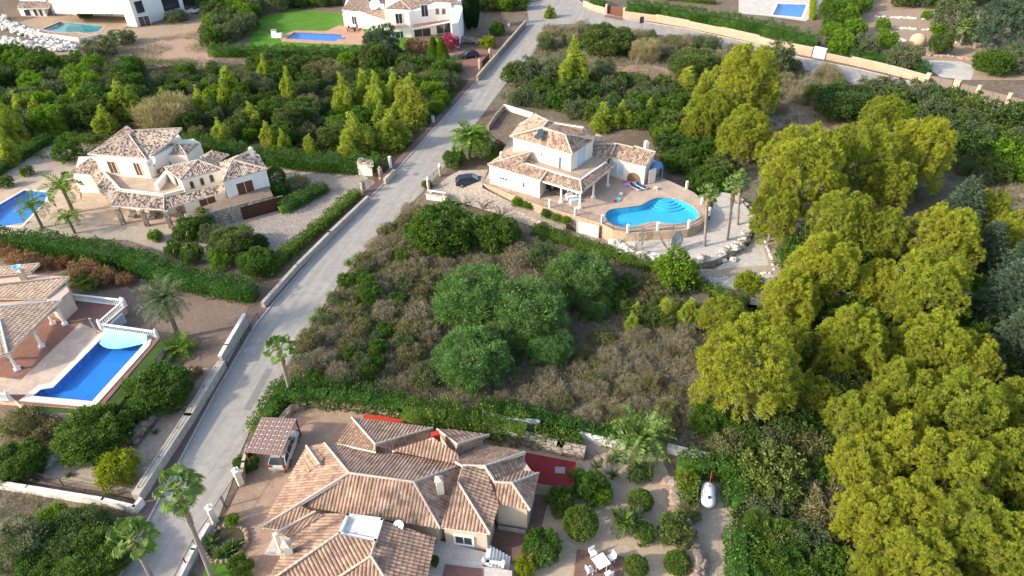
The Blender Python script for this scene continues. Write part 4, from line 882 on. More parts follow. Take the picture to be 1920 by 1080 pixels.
# low walls by the road -----------------------------------------
wall([(262, 942), (360, 790), (418, 695)], .7, 1.1, 'render', 'long rough grey retaining wall along the red pavement below the lower left garden', cap='conc')
wall([(420, 690), (432, 668), (464, 612)], .35, 1.7, 'render', 'upright rendered wall panel by the pavement at the lower left driveway', cap='oldwhite')
wall([(495, 578), (560, 505), (620, 445), (690, 378)], .45, .9, 'render', 'low rough wall along the red pavement below the sloping hedge', cap=None)
wall([(-60, 905), (60, 925), (200, 948), (258, 962), (270, 948)], .3, 1.0, 'oldwhite', 'weathered white wall across the rough ground at lower left', cap=None)
wall([(740, 328), (722, 346)], .4, .9, 'stucco', 'short stone wall by the gate of the left villa', cap='stucco')
wall([(895, 152), (912, 132), (940, 100), (985, 48)], .35, 1.1, 'orstone', 'stone wall along the pavement at the house with the lawn', cap='stucco')
wall([(915, 245), (930, 222), (945, 205)], .35, .9, 'stone', 'low curved stone wall beside the road above the feather palms', cap=None)
wall([(945, 205), (1000, 222)], .3, 1.0, 'cream', 'short cream wall behind the middle villa', cap=None)
fence([(888, 160), (915, 128), (950, 92), (985, 52)], 1.5, 'railing on the stone wall beside the upper road', posts=2.5, mat='brownmetal', step=.3)
fence([(915, 243), (932, 220), (946, 203)], 1.3, 'railing on the low wall above the feather palms', mat='brownmetal', step=.3)
# right road walls
hs = [1.6, 1.7, 1.8, 1.7, 1.7, 1.7]
wall([(1168, 34), (1230, 42), (1290, 53), (1352, 66), (1420, 82), (1460, 94), (1520, 106)], .35, 1.6, 'orstone', 'long stepped ochre stone wall beside the upper right road', cap='stucco', steps=[1.6, 1.8, 1.6, 1.8, 1.6, 1.9])
wall([(1548, 111), (1595, 121), (1664, 137), (1735, 157)], .35, 1.5, 'orstone', 'ochre stone wall between the white gate pillar and the reed gate', cap='stucco', steps=[1.2, 1.6, 1.6])
wall([(1094, 12), (1112, 20), (1135, 26)], .35, 1.4, 'orstone', 'curved ochre wall at the road junction left of the red gate', cap='stucco')
for i, (x, y) in enumerate(((1137, 26), (1170, 33))): post(x, y, .55, 2.3, 'orstone', ['left', 'right'][i]+' stone pillar of the red gate at the junction', ball=False, cap='stucco')
def panelgate(a, b, h, mat, label, name='gate', z=0, frame='brownmetal'):
    A, B = P(*a, z=z), P(*b, z=z); t = thing(name, label, 'gate', A); m = MB(); m.seg(A, B, .05, z+.08, z+h); m.build('panel', M[mat], t); f = MB(); f.seg(A, B, .09, z+h, z+h+.08); f.seg(A, B, .09, z, z+.08)
    for k in (0, .5, 1): p = A.lerp(B, k); f.box((p.x, p.y, z+h/2), (.1, .1, h))
    f.build('gate_frame', M[frame], t); return t
panelgate((1140, 25), (1166, 31), 1.9, 'wood', 'dark red wooden gate between stone pillars at the junction')
sheet('driveway', [(1137, 27), (1168, 33), (1166, 38), (1132, 31)], .125, 'redtile')
panelgate((1738, 158), (1782, 167), 1.7, 'greywood', 'wide reed-covered gate, first from the stone wall at right')
panelgate((1797, 171), (1828, 178), 1.5, 'greywood', 'narrow reed-covered fence panel, second from the stone wall at right', name='fence_panel')
panelgate((1832, 181), (1884, 194), 1.5, 'greywood', 'reed-covered fence panel, third from the stone wall at right', name='fence_panel')
panelgate((1890, 196), (1950, 212), 1.5, 'greywood', 'reed-covered fence panel at the right edge of the photo', name='fence_panel')
for i, (x, y, w_) in enumerate(((1736, 157, .8), (1790, 169, 1.1), (1830, 180, .6), (1887, 195, .6))): post(x, y, w_, 2.0, 'stucco', ['tall ochre pillar between stone wall and reed gate', 'broad ochre pillar right of the wide reed gate', 'slim ochre pillar between the two reed fence panels', 'ochre pillar nearest the right edge'][i], ball=False, cap='stucco')
# white gate pillar with blue door
A, B = P(1524, 106), P(1546, 111); t = thing('meter_box', 'white box pillar with a grey-blue door in the stone wall at upper right', 'utility box', A); m = MB(); m.seg(A, B, .6, 0, 2.2); m.build('body', M['white'], t); A2, B2 = A+Vector((-.05, -.32, 0)), B+Vector((-.05, -.32, 0)); opening(t, A2, B2, (0, 0), (0, 0), uz=(.5, 1.9, (B-A).length-.5, .15), frame='white', pane='dishgrey', name='door', pn='door_panel', mull=0)
# rubble by A
for i, ps in enumerate(([(0, 45), (40, 58), (90, 80), (140, 92)], [(0, 75), (60, 90), (140, 95)], [(-20, 30), (10, 45)], [(350, 25), (390, 20), (430, 5)])):
    rocks('rubble', ps, [260, 200, 60, 50][i], .2, .8, 'rock', ['white rubble heap on the slope below the turquoise pool', 'lower scatter of white rubble at the edge of the thicket', 'white rubble at the left edge beside the shed', 'pale rubble to the right of the white building'][i], jit=1.6, zr=.5)

fence([(262, 940), (200, 926), (120, 912), (-20, 880)], 1.1, 'wire fence on the white wall of the lower left garden', mat='iron', step=3, posts=3, name='wire_fence', cat='fence')
fence([(268, 930), (340, 818), (410, 705)], 1.3, 'wire fence behind the long grey retaining wall', mat='iron', step=3, posts=3, name='wire_fence', cat='fence')
fence([(428, 688), (455, 648), (486, 600)], 1.0, 'wire fence by the lower left driveway', mat='iron', step=2, posts=2.5, name='wire_fence', cat='fence')

sheet('road_patch', [(500, 690), (512, 692), (470, 770), (456, 768)], .047, 'patch')
# ============================================================ HOUSES
def wp(a, b, z): return P(a[0], a[1], z), P(b[0], b[1], z)
# ---------------- A: white building at the top left (cropped)
t = thing('white_building', 'large white rendered building with balconies above the turquoise pool', 'building', P(250, 20))
def bld(pts, z0, z1, mat='white', name='wall'): return walls(t, pts, z0, z1, mat, name)
a1 = bld([(100, 27), (240, 32), (262, 48), (262, 10), (100, -10)], 0, 3)
bld([(104, 25), (250, 27), (262, 10), (110, -12)], 2.9, 6.2)
bld([(240, 49), (258, 50), (348, 24), (340, -10), (232, 0)], 0, 7.5)
A, B = wp((262, 50), (300, 44), 0); opening(t, A, B, (258, 32), (284, 48), name='garage_opening')
A, B = wp((240, 49), (258, 50), 0)
A, B = wp((258, 50), (348, 24), 0)
for (x0, y0, x1, y1) in ((300, -4, 338, 14), (250, 4, 272, 22), (262, 33, 284, 46)): opening(t, A, B, (x0, y0), (x1, y1), frame='white', name='balcony_opening', mull=0)
A, B = wp((104, 27), (240, 32), 0)
for (x0, y0, x1, y1) in ((128, 14, 140, 24), (190, 15, 200, 25), (108, -4, 148, 6), (160, -4, 182, 4), (188, -2, 208, 6), (214, -2, 228, 8)): opening(t, A, B, (x0, y0), (x1, y1), frame='white', name='window', mull=0)
m = MB(); m.seg(*wp((258, 48), (288, 38), 0), .9, 2.5, 2.6); m.build('awning', M['oldwhite'], t)
# shed
t = thing('pool_shed', 'small tiled-roof shed left of the white building', 'shed', P(60, 30)); walls(t, [(40, 30), (88, 31), (92, 14), (46, 12)], 0, 2.4, 'white')
roof(t, [[(33, 16, 2.5), (92, 15, 2.5), (92, 3, 3.3), (36, 2, 3.3)]], mat='tileB', sub=3); A, B = wp((40, 30), (88, 31), 0)
for x0, x1 in ((44, 60), (62, 72), (72, 82)): opening(t, A, B, (x0, 18), (x1, 30), frame='white', name='opening', mull=0)
# low white pool wall
wall([(30, 60), (90, 70), (150, 78), (195, 70)], .3, .9, 'oldwhite', 'low white wall below the turquoise pool', cap=None)
# ---------------- F: house top centre
t = thing('lawn_house', 'white two-storey house with tiled hip roofs behind the lawn and blue pool', 'house', P(760, 60))
walls(t, [(646, 49), (680, 53), (725, 62), (722, 30), (652, 22)], 0, 3, 'white'); walls(t, [(727, 72), (772, 70), (850, 60), (842, 10), (730, 10)], 0, 6, 'white', name='wall'); walls(t, [(850, 92), (862, 90), (870, 62), (862, 20), (800, 30), (846, 62)], 0, 5.6, 'white')
roof(t, [[(640, 19, 3.1), (673, 22, 3.1), (690, 1, 4.6), (662, -8, 4.6)], [(673, 22, 3.1), (730, 42, 3.1), (735, 30, 3.6), (690, 1, 4.6)]], [((673, 22, 3.1), (690, 1, 4.6)), ((673, 22, 3.2), (725, 40, 3.2))], 'tileC', sub=3)
roof(t, [[(721, 17, 6.1), (770, 19, 6.1), (751, 0, 7.4)], [(770, 19, 6.1), (812, 4, 6.1), (790, -8, 7.2), (751, 0, 7.4)]], [((770, 19, 6.1), (751, 0, 7.4))], 'tileC', sub=3)
roof(t, [[(808, 8, 5.7), (862, 10, 5.7), (855, -4, 6.6), (812, -8, 6.6)]], [], 'tileC', sub=3)
m = MB(); q = PL([(774, 54), (852, 38), (850, 30), (800, 33), (774, 48)], 2.9); m.prism(q, 2.75, 2.95); o = m.build('porch_roof', M['redtile'], t); m = MB(); m.seg(P(774, 55, 2.8), P(853, 39, 2.8), .15, 2.65, 3.0); m.build('fascia', M['white'], t)
A, B = wp((646, 49), (680, 53), 0); opening(t, A, B, (659, 30), (670, 46), name='window')
A, B = wp((727, 72), (772, 70), 0); opening(t, A, B, (741, 26), (755, 44), name='window'); opening(t, A, B, (744, 59), (757, 71), name='window')
m = MB(); m.seg(A+Vector((.6, -.5, 0)), B+Vector((-1.2, -.5, 0)), 1.0, 2.9, 3.1); m.build('balcony', M['ftile'], t)
A, B = wp((772, 70), (850, 60), 0); opening(t, A, B, (789, 10), (803, 30), name='window'); opening(t, A, B, (818, 46), (846, 60), name='sliding_door'); opening(t, A, B, (776, 56), (808, 68), name='sliding_door')
for x in (820, 832, 844): opening(t, A, B, (x-3, 17), (x+3, 26), arch=True, frame='redtile', name='arched_window')
dish(702, 8, 3.6+1.5, 1.4, 'large white satellite dish on the house behind the lawn', zb=3.4)
t = thing('barbecue', 'white masonry barbecue with tiled cap beside the blue pool on the lawn', 'barbecue', P(520, 70)); m = MB(); p = P(520, 70); m.box((p.x, p.y, .5), (2.4, 1.2, 1), -.1); m.box((p.x-.6, p.y+.2, 1.2), (1.1, .8, .9), -.1); m.build('masonry', M['white'], t); m = MB(); m.box((p.x-.6, p.y+.2, 1.72), (1.3, 1.0, .12), -.1); m.build('cap', M['tandirt'], t)
def ring_table(px, py, r, z, label, mat='iron', n=5):
    p = P(px, py, z); t = thing('garden_table', label, 'table', p); m = MB(); m.lathe((p.x, p.y, z), [(.08, 0), (.06, .7), (r, .7), (r, .75)], 14); m.build('table_top', M[mat], t); return p
ring_table(664, 58, .8, 0, 'round dark garden table on the terracotta paving by the lawn')
for k in range(5):
    p = P(664, 58); a = k*1.256; x, y = p.x+1.5*math.cos(a), p.y+1.5*math.sin(a); t = thing('garden_chair', 'dark metal chair round the table on the terracotta paving', 'chair', (x, y, 0), 'chairs round the terracotta paving table'); m = MB(); m.box((x, y, .45), (.5, .5, .05), a); m.build('seat', M['iron'], t); m = MB(); m.box((x+.24*math.cos(a), y+.24*math.sin(a), .75), (.05, .5, .6), a); m.build('backrest', M['iron'], t)
    m = MB()
    for i in (-1, 1):
        for j in (-1, 1): m.beam((x+i*.2, y+j*.2, 0), (x+i*.2, y+j*.2, .45), .025, 4)
    m.build('legs', M['iron'], t)
panelgate((904, 128), (918, 112), 1.5, 'wood', 'brown gate in the stone wall beside the parked navy car')
for i, (x, y) in enumerate(((900, 130), (919, 109), (955, 62))): post(x, y, .5, 1.9, 'orstone', ['near', 'far', 'uppermost'][i]+' stone pillar of the wall beside the navy car', ball=True, cap='stucco')
car(880, 108, -2.75, 4.2, 1.75, 'carpurple', 'dark navy hatchback parked beside the stone wall at the house with the lawn')
rocks('rockery', [(862, 82), (880, 78), (905, 84)], 60, .4, .8, 'brownrock', 'brown rockery bank above the navy car', jit=.8, zr=.6)
# ---------------- B: left villa
t = thing('villa', 'cream villa with mottled tiled roofs, roof terrace and brown garage on the left', 'house', P(300, 360))
Z1, Z2 = 3.1, 5.9
walls(t, [(151, 361), (188, 363), (214, 346), (228, 322), (160, 322)], 0, 2.7)                 # left annexe
q = PL([(176, 299), (276, 306), (310, 280), (345, 262), (262, 262), (238, 250)], Z2-.3); m = MB(); m.prism([(p.x, p.y) for p in PL([(178, 297), (273, 304), (322, 277), (342, 262), (330, 247), (252, 252), (240, 245)], Z2-.1)], 0, Z2-.1); m.build('wall', M['cream'], t)
m = MB(); m.prism(PL([(284, 293), (350, 292), (376, 268), (362, 260), (285, 268)], 5.0), 0, 5.0); m.build('wall', M['cream'], t)
m = MB(); m.prism(PL([(214, 356), (300, 368), (340, 362), (345, 310), (284, 300), (190, 318)], Z1), 0, Z1, top=1); o = m.build('terrace_block', [M['cream'], M['bpaving']], t)
m = MB(); m.prism(PL([(340, 339), (417, 319), (410, 298), (372, 300), (318, 316)], 4.8), 0, 4.8); m.build('wall', M['cream'], t)
m = MB(); m.prism(PL([(419, 342), (499, 319), (486, 290), (468, 288), (414, 305)], 4.9), 0, 4.9); m.build('wall', M['white'], t)
m = MB(); q = PL([(418, 392), (512, 367), (503, 349), (400, 380), (345, 400), (352, 410)], 2.5); m.prism(q, 0, 2.5, top=1); m.build('garage_block', [M['stone'], M['browngravel']], t)
m = MB(); m.prism(PL([(340, 370), (420, 345), (420, 352), (345, 378)], Z1), 0, Z1-.4); m.build('wall', M['cream'], t)
ze, zr = Z2, 7.7
roof(t, [[(165, 290, ze), (275, 299, ze), (242, 253, zr)], [(165, 290, ze), (242, 253, zr), (252, 245, zr), (238, 236, ze+.4)], [(275, 299, ze), (318, 267, ze), (341, 241, zr), (254, 245, zr), (242, 253, zr)]],
     [((275, 299, ze), (242, 253, zr)), ((242, 253, zr), (254, 245, zr)), ((165, 290, ze), (242, 253, zr)), ((254, 245, zr), (341, 241, zr)), ((165, 290, ze), (275, 299, ze))], 'tileB', sub=3)
roof(t, [[(284, 290, 5), (350, 291, 5), (336, 271, 5.9), (271, 269, 5.9)], [(350, 291, 5), (375, 269, 5), (336, 271, 5.9)]], [((271, 269, 5.9), (336, 271, 5.9)), ((336, 271, 5.9), (350, 291, 5))], 'tileB', sub=3)
roof(t, [[(129, 325, 2.8), (170, 328, 2.8), (205, 318, 3.6), (170, 296, 3.9)]], [], 'tileB', sub=3)
roof(t, [[(208, 386, 2.7), (168, 327, 2.7), (190, 320, 3.6), (226, 360, 3.6)], [(208, 386, 2.7), (308, 394, 2.7), (308, 370, 3.6), (226, 360, 3.6)], [(308, 394, 2.7), (422, 360, 2.7), (420, 346, 3.5), (308, 370, 3.6)]],
     [((226, 360, 3.65), (308, 370, 3.65)), ((226, 360, 3.65), (190, 320, 3.65)), ((308, 370, 3.65), (420, 346, 3.55)), ((208, 386, 2.75), (226, 360, 3.65)), ((308, 394, 2.75), (308, 370, 3.65))], 'tileB', sub=3, fascia='white')
m = MB()
for a, b in (((226, 358), (308, 368)), ((226, 358), (190, 319)), ((308, 368), (345, 358))): m.seg(P(*a, z=3.5), P(*b, z=3.5), .28, 3.0, 3.85)
m.build('parapet', M['cream'], t)
roof(t, [[(338, 338, 4.9), (417, 317, 4.9), (372, 301, 5.9)], [(308, 315, 4.9), (338, 338, 4.9), (372, 301, 5.9)], [(417, 317, 4.9), (400, 288, 5.0), (372, 301, 5.9)]], [((338, 338, 4.9), (372, 301, 5.9)), ((372, 301, 5.9), (417, 317, 4.9)), ((308, 315, 4.9), (372, 301, 5.9))], 'tileB', sub=3)
roof(t, [[(413, 300, 4.7), (375, 297, 4.7), (399, 283, 5.5)], [(413, 300, 4.7), (430, 290, 4.7), (399, 283, 5.5)]], [((399, 283, 5.5), (375, 297, 4.7))], 'tileB', sub=3)
roof(t, [[(418, 341, 5), (501, 317, 5), (437, 300, 6.2)], [(501, 317, 5), (478, 284, 5.2), (466, 284, 6.2), (437, 300, 6.2)], [(418, 341, 5), (437, 300, 6.2), (466, 284, 6.2), (412, 305, 5)]], [((437, 300, 6.2), (501, 317, 5)), ((437, 300, 6.2), (466, 284, 6.2)), ((418, 341, 5), (437, 300, 6.2))], 'tileB', sub=3)
chimney(t, 474, 292, 5.7, 1.0, .6, 'white')
pil = MB()
for x, y in ((232, 420), (277, 424), (322, 427), (338, 401)):
    p = P(x, y); pil = MB(); pil.box((p.x, p.y, 1.33), (.55, .55, 2.66), .2); pil.build('pillar', M['stone'], t)
A, B = PL([(178, 297), (273, 304)], Z2-.1); opening(t, A, B, (200, 302), (223, 325), pane='wood', frame='cream', name='shutter', pn='shutter_panel'); opening(t, A, B, (249, 305), (269, 329), pane='wood', frame='cream', name='shutter', pn='shutter_panel')
A, B = PL([(284, 293), (350, 292)], 5.0); opening(t, A, B, (312, 302), (323, 312), arch=True, name='arched_window', frame='cream')
A, B = PL([(340, 339), (417, 319)], 4.8)
for x, y in ((360, 347), (379, 341), (397, 335)): opening(t, A, B, (x-5, y-6), (x+5, y+5), arch=True, name='arched_window', frame='bpaving')
A, B = PL([(419, 342), (499, 319)], 4.9); opening(t, A, B, (442, 345), (481, 370), pane='wood', frame='white', name='shutter', pn='shutter_panel')
A, B = PL([(418, 392), (512, 367)], 2.5); opening(t, A, B, (444, 396), (505, 402), pane='garage', frame='stone', name='garage_door', mull=0, pn='door_panel', uz=(2.2, 2.1, 8.2, 0.03))
A, B = PL([(345, 378), (420, 352)], Z1); opening(t, A, B, (371, 372), (408, 388), pane='wood', frame='cream', name='shutter', pn='shutter_panel')
dish(283, 302, 5.6, .75, 'satellite dish on the corner of the left villa above its terrace', zb=4.6)
# roof terrace things
p = P(296, 324, Z1); tt = thing('terrace_table', 'round brown table with chairs round it on the roof terrace', 'table', p); m = MB(); m.lathe((p.x, p.y, Z1), [(.1, 0), (.08, .7), (.75, .7), (.75, .76)], 16); m.build('table_top', M['wood'], tt)
for k in range(5):
    a = k*1.256+.3; x, y = p.x+1.15*math.cos(a), p.y+1.15*math.sin(a); c = thing('terrace_chair', 'brown chair round the table on the roof terrace', 'chair', (x, y, Z1), 'chairs round the roof terrace table'); m = MB(); m.box((x, y, Z1+.45), (.45, .45, .06), a); m.build('seat', M['wood'], c); m = MB(); m.box((x+.22*math.cos(a), y+.22*math.sin(a), Z1+.7), (.05, .45, .5), a); m.build('backrest', M['wood'], c); m = MB()
    for i in (-1, 1):
        for j in (-1, 1): m.beam((x+i*.18, y+j*.18, Z1), (x+i*.18, y+j*.18, Z1+.45), .02, 4)
    m.build('legs', M['wood'], c)
m = MB(); a, b = P(296, 358, Z1), P(316, 333, Z1); m.seg(a, b, .5, Z1, Z1+1.1); m.build('stair_parapet', M['white'], t)
m = MB(); a, b = P(316, 333, Z1), P(330, 348, Z1); m.seg(a, b, .3, Z1, Z1+1.2); m.build('stair_parapet', M['cream'], t)
for i, (x, y) in enumerate(((250, 408), (288, 410), (296, 402))):
    p = P(x, y); c = thing('porch_chair', 'grey wicker chair under the porch of the left villa', 'chair', p, 'wicker chairs under the porch'); m = MB(); m.box((p.x, p.y, .4), (.9, .9, .25)); m.build('seat', M['patch'], c); m = MB(); m.box((p.x, p.y+.4, .75), (.9, .15, .6)); m.build('backrest', M['patch'], c)
# gate & hut of B
t = thing('bin_store', 'cream box hut with a little tiled cap by the gate of the left villa', 'hut', P(686, 328)); walls(t, [(673, 329), (699, 331), (702, 322), (676, 320)], 0, 2.3, 'cream'); roof(t, [[(671, 309, 2.35), (700, 311, 2.35), (700, 303, 2.65), (673, 301, 2.65)]], [], 'tileB', sub=3)
post(682, 362, .5, 1.9, 'stone', 'stone pillar left of the villa gate beside the sloping hedge', cap='stone', name='gate_post'); post(715, 337, .5, 1.9, 'stone', 'stone pillar right of the villa gate beside the pavement', cap='stone'); post(733, 316, .35, 2.0, 'white', 'white meter post at the hedge end by the villa gate', ball=False)
fence([(686, 359), (704, 344)], 1.6, 'left leaf of the iron gate of the left villa', posts=1.5, name='gate', cat='gate', solid=None, mat='brownmetal', step=.12); fence([(705, 343), (712, 336)], 1.5, 'right leaf of the iron gate of the left villa', name='gate', cat='gate', mat='brownmetal', step=.12)
# ---------------- E: lower-left house
ZE = 1.5
E_T = [(134, 556), (233, 562), (246, 590), (200, 612), (300, 628), (290, 650), (182, 765), (38, 755), (-60, 750), (-60, 560)]
EP = [(197, 629), (270, 642), (268, 648), (173, 753), (62, 743), (77, 731), (100, 727)]
eh = PL(EP, ZE)
slab('terrace', [(134, 560), (233, 568), (190, 606), (300, 634), (186, 768), (36, 758), (20, 742), (-60, 735), (-60, 560)], -.1, ZE, 'pink', 'redtile', hole=eh)
tE, hE = pool(EP, ZE, .8, .1, 'long blue swimming pool with white coping at lower left', cw=.75)
sheet_h('paved_terrace', [(150, 606), (190, 622), (95, 722), (60, 740), (-60, 738), (-60, 700), (40, 712)], ZE+.02, 'beigetile', [])
t = thing('corner_house', 'pink house with beige tiled roofs and white arcades cut by the left edge', 'house', P(40, 600))
m = MB(); m.prism(PL([(122, 532), (137, 560), (110, 585), (95, 575), (60, 580), (-80, 600), (-80, 520)], ZE+1.5), 0, ZE+2.6); m.build('wall', M['pink'], t)
m = MB(); m.prism([(p.x, p.y) for p in PL([(126, 530), (88, 556), (-80, 556), (-80, 540)], 4.2)], 0, 4.1); m.build('wall', M['pink'], t)
roof(t, [[(87, 560, 4.2), (131, 520, 4.2), (0, 532, 5.6), (-60, 545, 5.6), (-60, 560, 4.6)], ], [((-60, 540, 5.6), (131, 520, 4.25))], 'tileE', edge='mortar')
roof(t, [[(57, 512, 4.4), (75, 495, 4.4), (0, 502, 5.2), (-60, 505, 5.2), (-60, 520, 4.6)]], [((0, 502, 5.2), (75, 495, 4.4))], 'tileE')
roof(t, [[(15, 663, 4.0), (116, 564, 4.0), (0, 575, 5.2), (0, 600, 5.0)], [(15, 663, 4.0), (0, 600, 5.0), (-60, 580, 5.2), (-60, 690, 4.0)]], [((0, 575, 5.2), (116, 564, 4.0)), ((15, 663, 4.05), (0, 600, 5.05))], 'tileE', edge='white')
p = P(44, 518, 4.8); chimney(t, 44, 520, 4.4, .7, .6, 'beigewall'); tt = thing('blue_bowl', 'bright blue bowl on the chimney of the pink house', 'bowl', P(31, 501, 5.4)); p = P(31, 501, 5.4); m = MB(); m.lathe((p.x, p.y, 5.2), [(.3, 0), (.5, .25), (.52, .3), (.4, .28), (.2, .12)], 16); m.build('bowl', M['cover'], tt)
# arcade beams + columns
cols = [(122, 608), (100, 607), (79, 650), (33, 693)]
for x, y in cols:
    p = P(x, y, ZE); m = MB(); m.box((p.x, p.y, ZE+.08), (.62, .62, .16), .75); m.box((p.x, p.y, ZE+.2), (.42, .42, .1), .75); m.lathe((p.x, p.y, ZE+.2), [(.16, 0), (.14, 1.9)], 10); m.box((p.x, p.y, ZE+2.15), (.44, .44, .14), .75); m.build('column', M['white'], t, )
def arch(parent, a, b, z0, z1, th, mat, rise=.8):
    m = MB(); t_ = (b-a); L = t_.length; t_.normalize(); n_ = Vector((-t_.y, t_.x, 0))*th/2; K = 12; lo = []; 
    for i in range(K+1): s = i/K; lo.append((s*L, z0+rise*math.sqrt(max(0, 1-(2*s-1)**2))))
    vs = []
    for sg in (-1, 1):
        vs += [tuple(Vector((a.x, a.y, 0))+t_*u+n_*sg+Vector((0, 0, z))) for u, z in lo]+[tuple(Vector((a.x, a.y, 0))+t_*u+n_*sg+Vector((0, 0, z1))) for u, z in lo]
    k = K+1; fs = []
    for i in range(K):
        fs += [(i, i+1, k+i+1, k+i), (2*k+i+1, 2*k+i, 3*k+i, 3*k+i+1), (i+1, i, 2*k+i, 2*k+i+1)]
    m.add(vs, fs); return m.build('arch', M[mat], parent)
cw_ = [P(x, y, ZE) for x, y in cols]
arch(t, cw_[0], cw_[2], ZE+2.2-.4, 3.95, .3, 'pink', .7); arch(t, cw_[2], cw_[3], ZE+2.2-.4, 3.95, .3, 'pink', .7); arch(t, cw_[0], cw_[1], ZE+1.8, 3.9, .28, 'pink', .5)
arch(t, cw_[3], P(-60, 690, ZE), ZE+1.8, 3.95, .3, 'white', .8)
balustrade([(134, 562), (232, 573)], 'white balustrade across the back of the red terrace', ZE); balustrade([(236, 574), (190, 615)], 'short slanting white balustrade between terrace and garage door', ZE, name='balustrade'); balustrade([(193, 618), (296, 633)], 'white balustrade behind the head of the long pool', ZE); balustrade([(-40, 748), (20, 750)], 'white balustrade at the left edge below the pool', ZE)
m = MB(); q = PL([(200, 627), (276, 637), (270, 645), (255, 643), (197, 627.5)], ZE+.3); tt = thing('pool_cover', 'light blue bubble cover hung over the head of the long pool', 'cover', q[0]); a, b = P(199, 624, ZE), P(280, 636, ZE); V = []; 
K = 14
for i in range(K+1):
    s = i/K; p = a.lerp(b, s); dr = Vector((-.3, -.9, 0)).normalized(); ln = .5+1.7*math.sin(s*2.6+.5)
    V += [(p.x, p.y, ZE+.72), (p.x+dr.x*.25, p.y+dr.y*.25, ZE+.25+.04*math.sin(i)), (p.x+dr.x*ln, p.y+dr.y*ln, ZE-.06)]
m.add(V, [(3*i+j, 3*i+j+1, 3*i+3+j+1, 3*i+3+j) for i in range(K) for j in range(2)]); m.build('cover_sheet', M['cover'], tt, smooth=True)
tt = thing('pool_shower', 'slim grey shower post at the corner of the long pool', 'shower', P(182, 625, ZE)); p = P(182, 625, ZE); m = MB(); m.beam(p, p+Vector((-.15, .1, 2.1)), .09, 8); m.beam(p+Vector((-.15, .1, 2.1)), p+Vector((.25, -.1, 2.15)), .04, 6); m.build('shower_pipe', M['rim'], tt)
A, B = PL([(246, 590), (190, 628)], 0); tt = thing('terrace_garage_door', 'pale garage door in the terrace wall beside the date palm', 'door', A)
A, B = P(236, 577, ZE), P(196, 612, ZE); off_ = Vector((.12, -.12, 0)); opening(tt, A+off_, B+off_, (0, 0), (0, 0), name='door_frame', pane='dishgrey', mull=0, uz=(.9, 1.35, 4.0, -.0), pn='door_panel', proud=.05)
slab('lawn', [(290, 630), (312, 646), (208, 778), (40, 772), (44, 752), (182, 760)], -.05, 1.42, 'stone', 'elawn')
for i in range(2): wall([(312+i*9, 668+i*6), (262+i*9, 726+i*6), (208+i*9, 795+i*6)], .5, 1.0-.4*i, 'greywood', ['upper', 'lower'][i]+' weathered sleeper edging beside the long pool lawn', cap=None, name='sleeper_edging')
# ---------------- C: middle villa on its raised terrace
ZC = 2.2
kh = PL(KID, ZC)
CT = [(905, 343), (1018, 387), (1062, 399), (1100, 410), (1130, 420), (1150, 431), (1175, 436), (1200, 437), (1225, 434), (1260, 433), (1290, 430), (1314, 420), (1328, 407), (1331, 393), (1322, 378), (1300, 360), (1262, 342), (1232, 330), (1240, 305), (1150, 270), (1000, 225), (955, 262)]
slab('terrace', CT, -.1, ZC, 'orstone', 'cpaving', hole=kh)
tC, hC = pool(KID, ZC, .9, .12, 'light blue kidney-shaped pool on the raised terrace of the middle villa', tile='poolC', cop='cpaving', cw=.35)
# rounded steps in the pool
sp = MB(); c = P(1250, 373, ZC-.1)
for i in range(4):
    R_ = 2.9-.55*i; pts = []
    for k in range(17): a = math.pi*(1.0+1.0*k/16)-.2; pts.append((c.x+R_*math.cos(a), c.y+.6+R_*math.sin(a)))
    q = [p for p in pts]; sp.prism(q, ZC-.88, ZC-.75+.16*i)
bm_ = sp.build('pool_steps', M['poolC'], tC)
for v_ in bm_.data.vertices: pass
t = thing('villa', 'cream villa with solar panel on its roof above the kidney-shaped pool', 'house', P(1050, 340, ZC))
W1, ZE2 = 5.3, 8.0
def foot(pts, ztop, z0, mat='cream', name='wall', top=None):
    m = MB(); m.prism(PL(pts, ztop), z0, ztop, top=1 if top else None); return m.build(name, [M[mat], M[top]] if top else M[mat], t)
foot([(917, 312), (1012, 340), (1026, 322), (1000, 290), (965, 282)], 4.9, ZC)
foot([(962, 258), (1071, 290), (1112, 263), (1092, 242), (1020, 228), (978, 234)], 7.9, ZC)
foot([(981, 305), (1088, 338), (1136, 306), (1112, 290), (1071, 290), (985, 284)], W1, W1-.35, 'white', 'balcony_floor', 'cpaving')
foot([(1018, 322), (1040, 328), (1125, 300), (1110, 285), (1000, 290)], W1-.36, ZC, 'cream', 'wall')
roof(t, [[(956, 256, ZE2), (1073, 289, ZE2), (1060, 254, 9.9), (1018, 240, 9.9)], [(1073, 289, ZE2), (1115, 260, ZE2), (1060, 254, 9.9)], [(1115, 260, ZE2), (1093, 238, 9.0), (1028, 228, 9.9), (1018, 240, 9.9), (1060, 254, 9.9)], [(975, 232, ZE2), (956, 256, ZE2), (1018, 240, 9.9), (1028, 228, 9.9), (1003, 215, 8.9)]],
     [((956, 256, ZE2), (1018, 240, 9.9)), ((1018, 240, 9.9), (1060, 254, 9.9)), ((1060, 254, 9.9), (1073, 289, ZE2)), ((1060, 254, 9.9), (1115, 260, ZE2)), ((1028, 228, 9.9), (1093, 238, 9.0)), ((1028, 228, 9.9), (1003, 215, 8.9)), ((1018, 240, 9.9), (1028, 228, 9.9))], 'tileC', sub=3)
roof(t, [[(1040, 235, 8.4), (1090, 252, 8.4), (1094, 238, 9.6), (1030, 228, 9.9)]], [], 'tileC', sub=3)
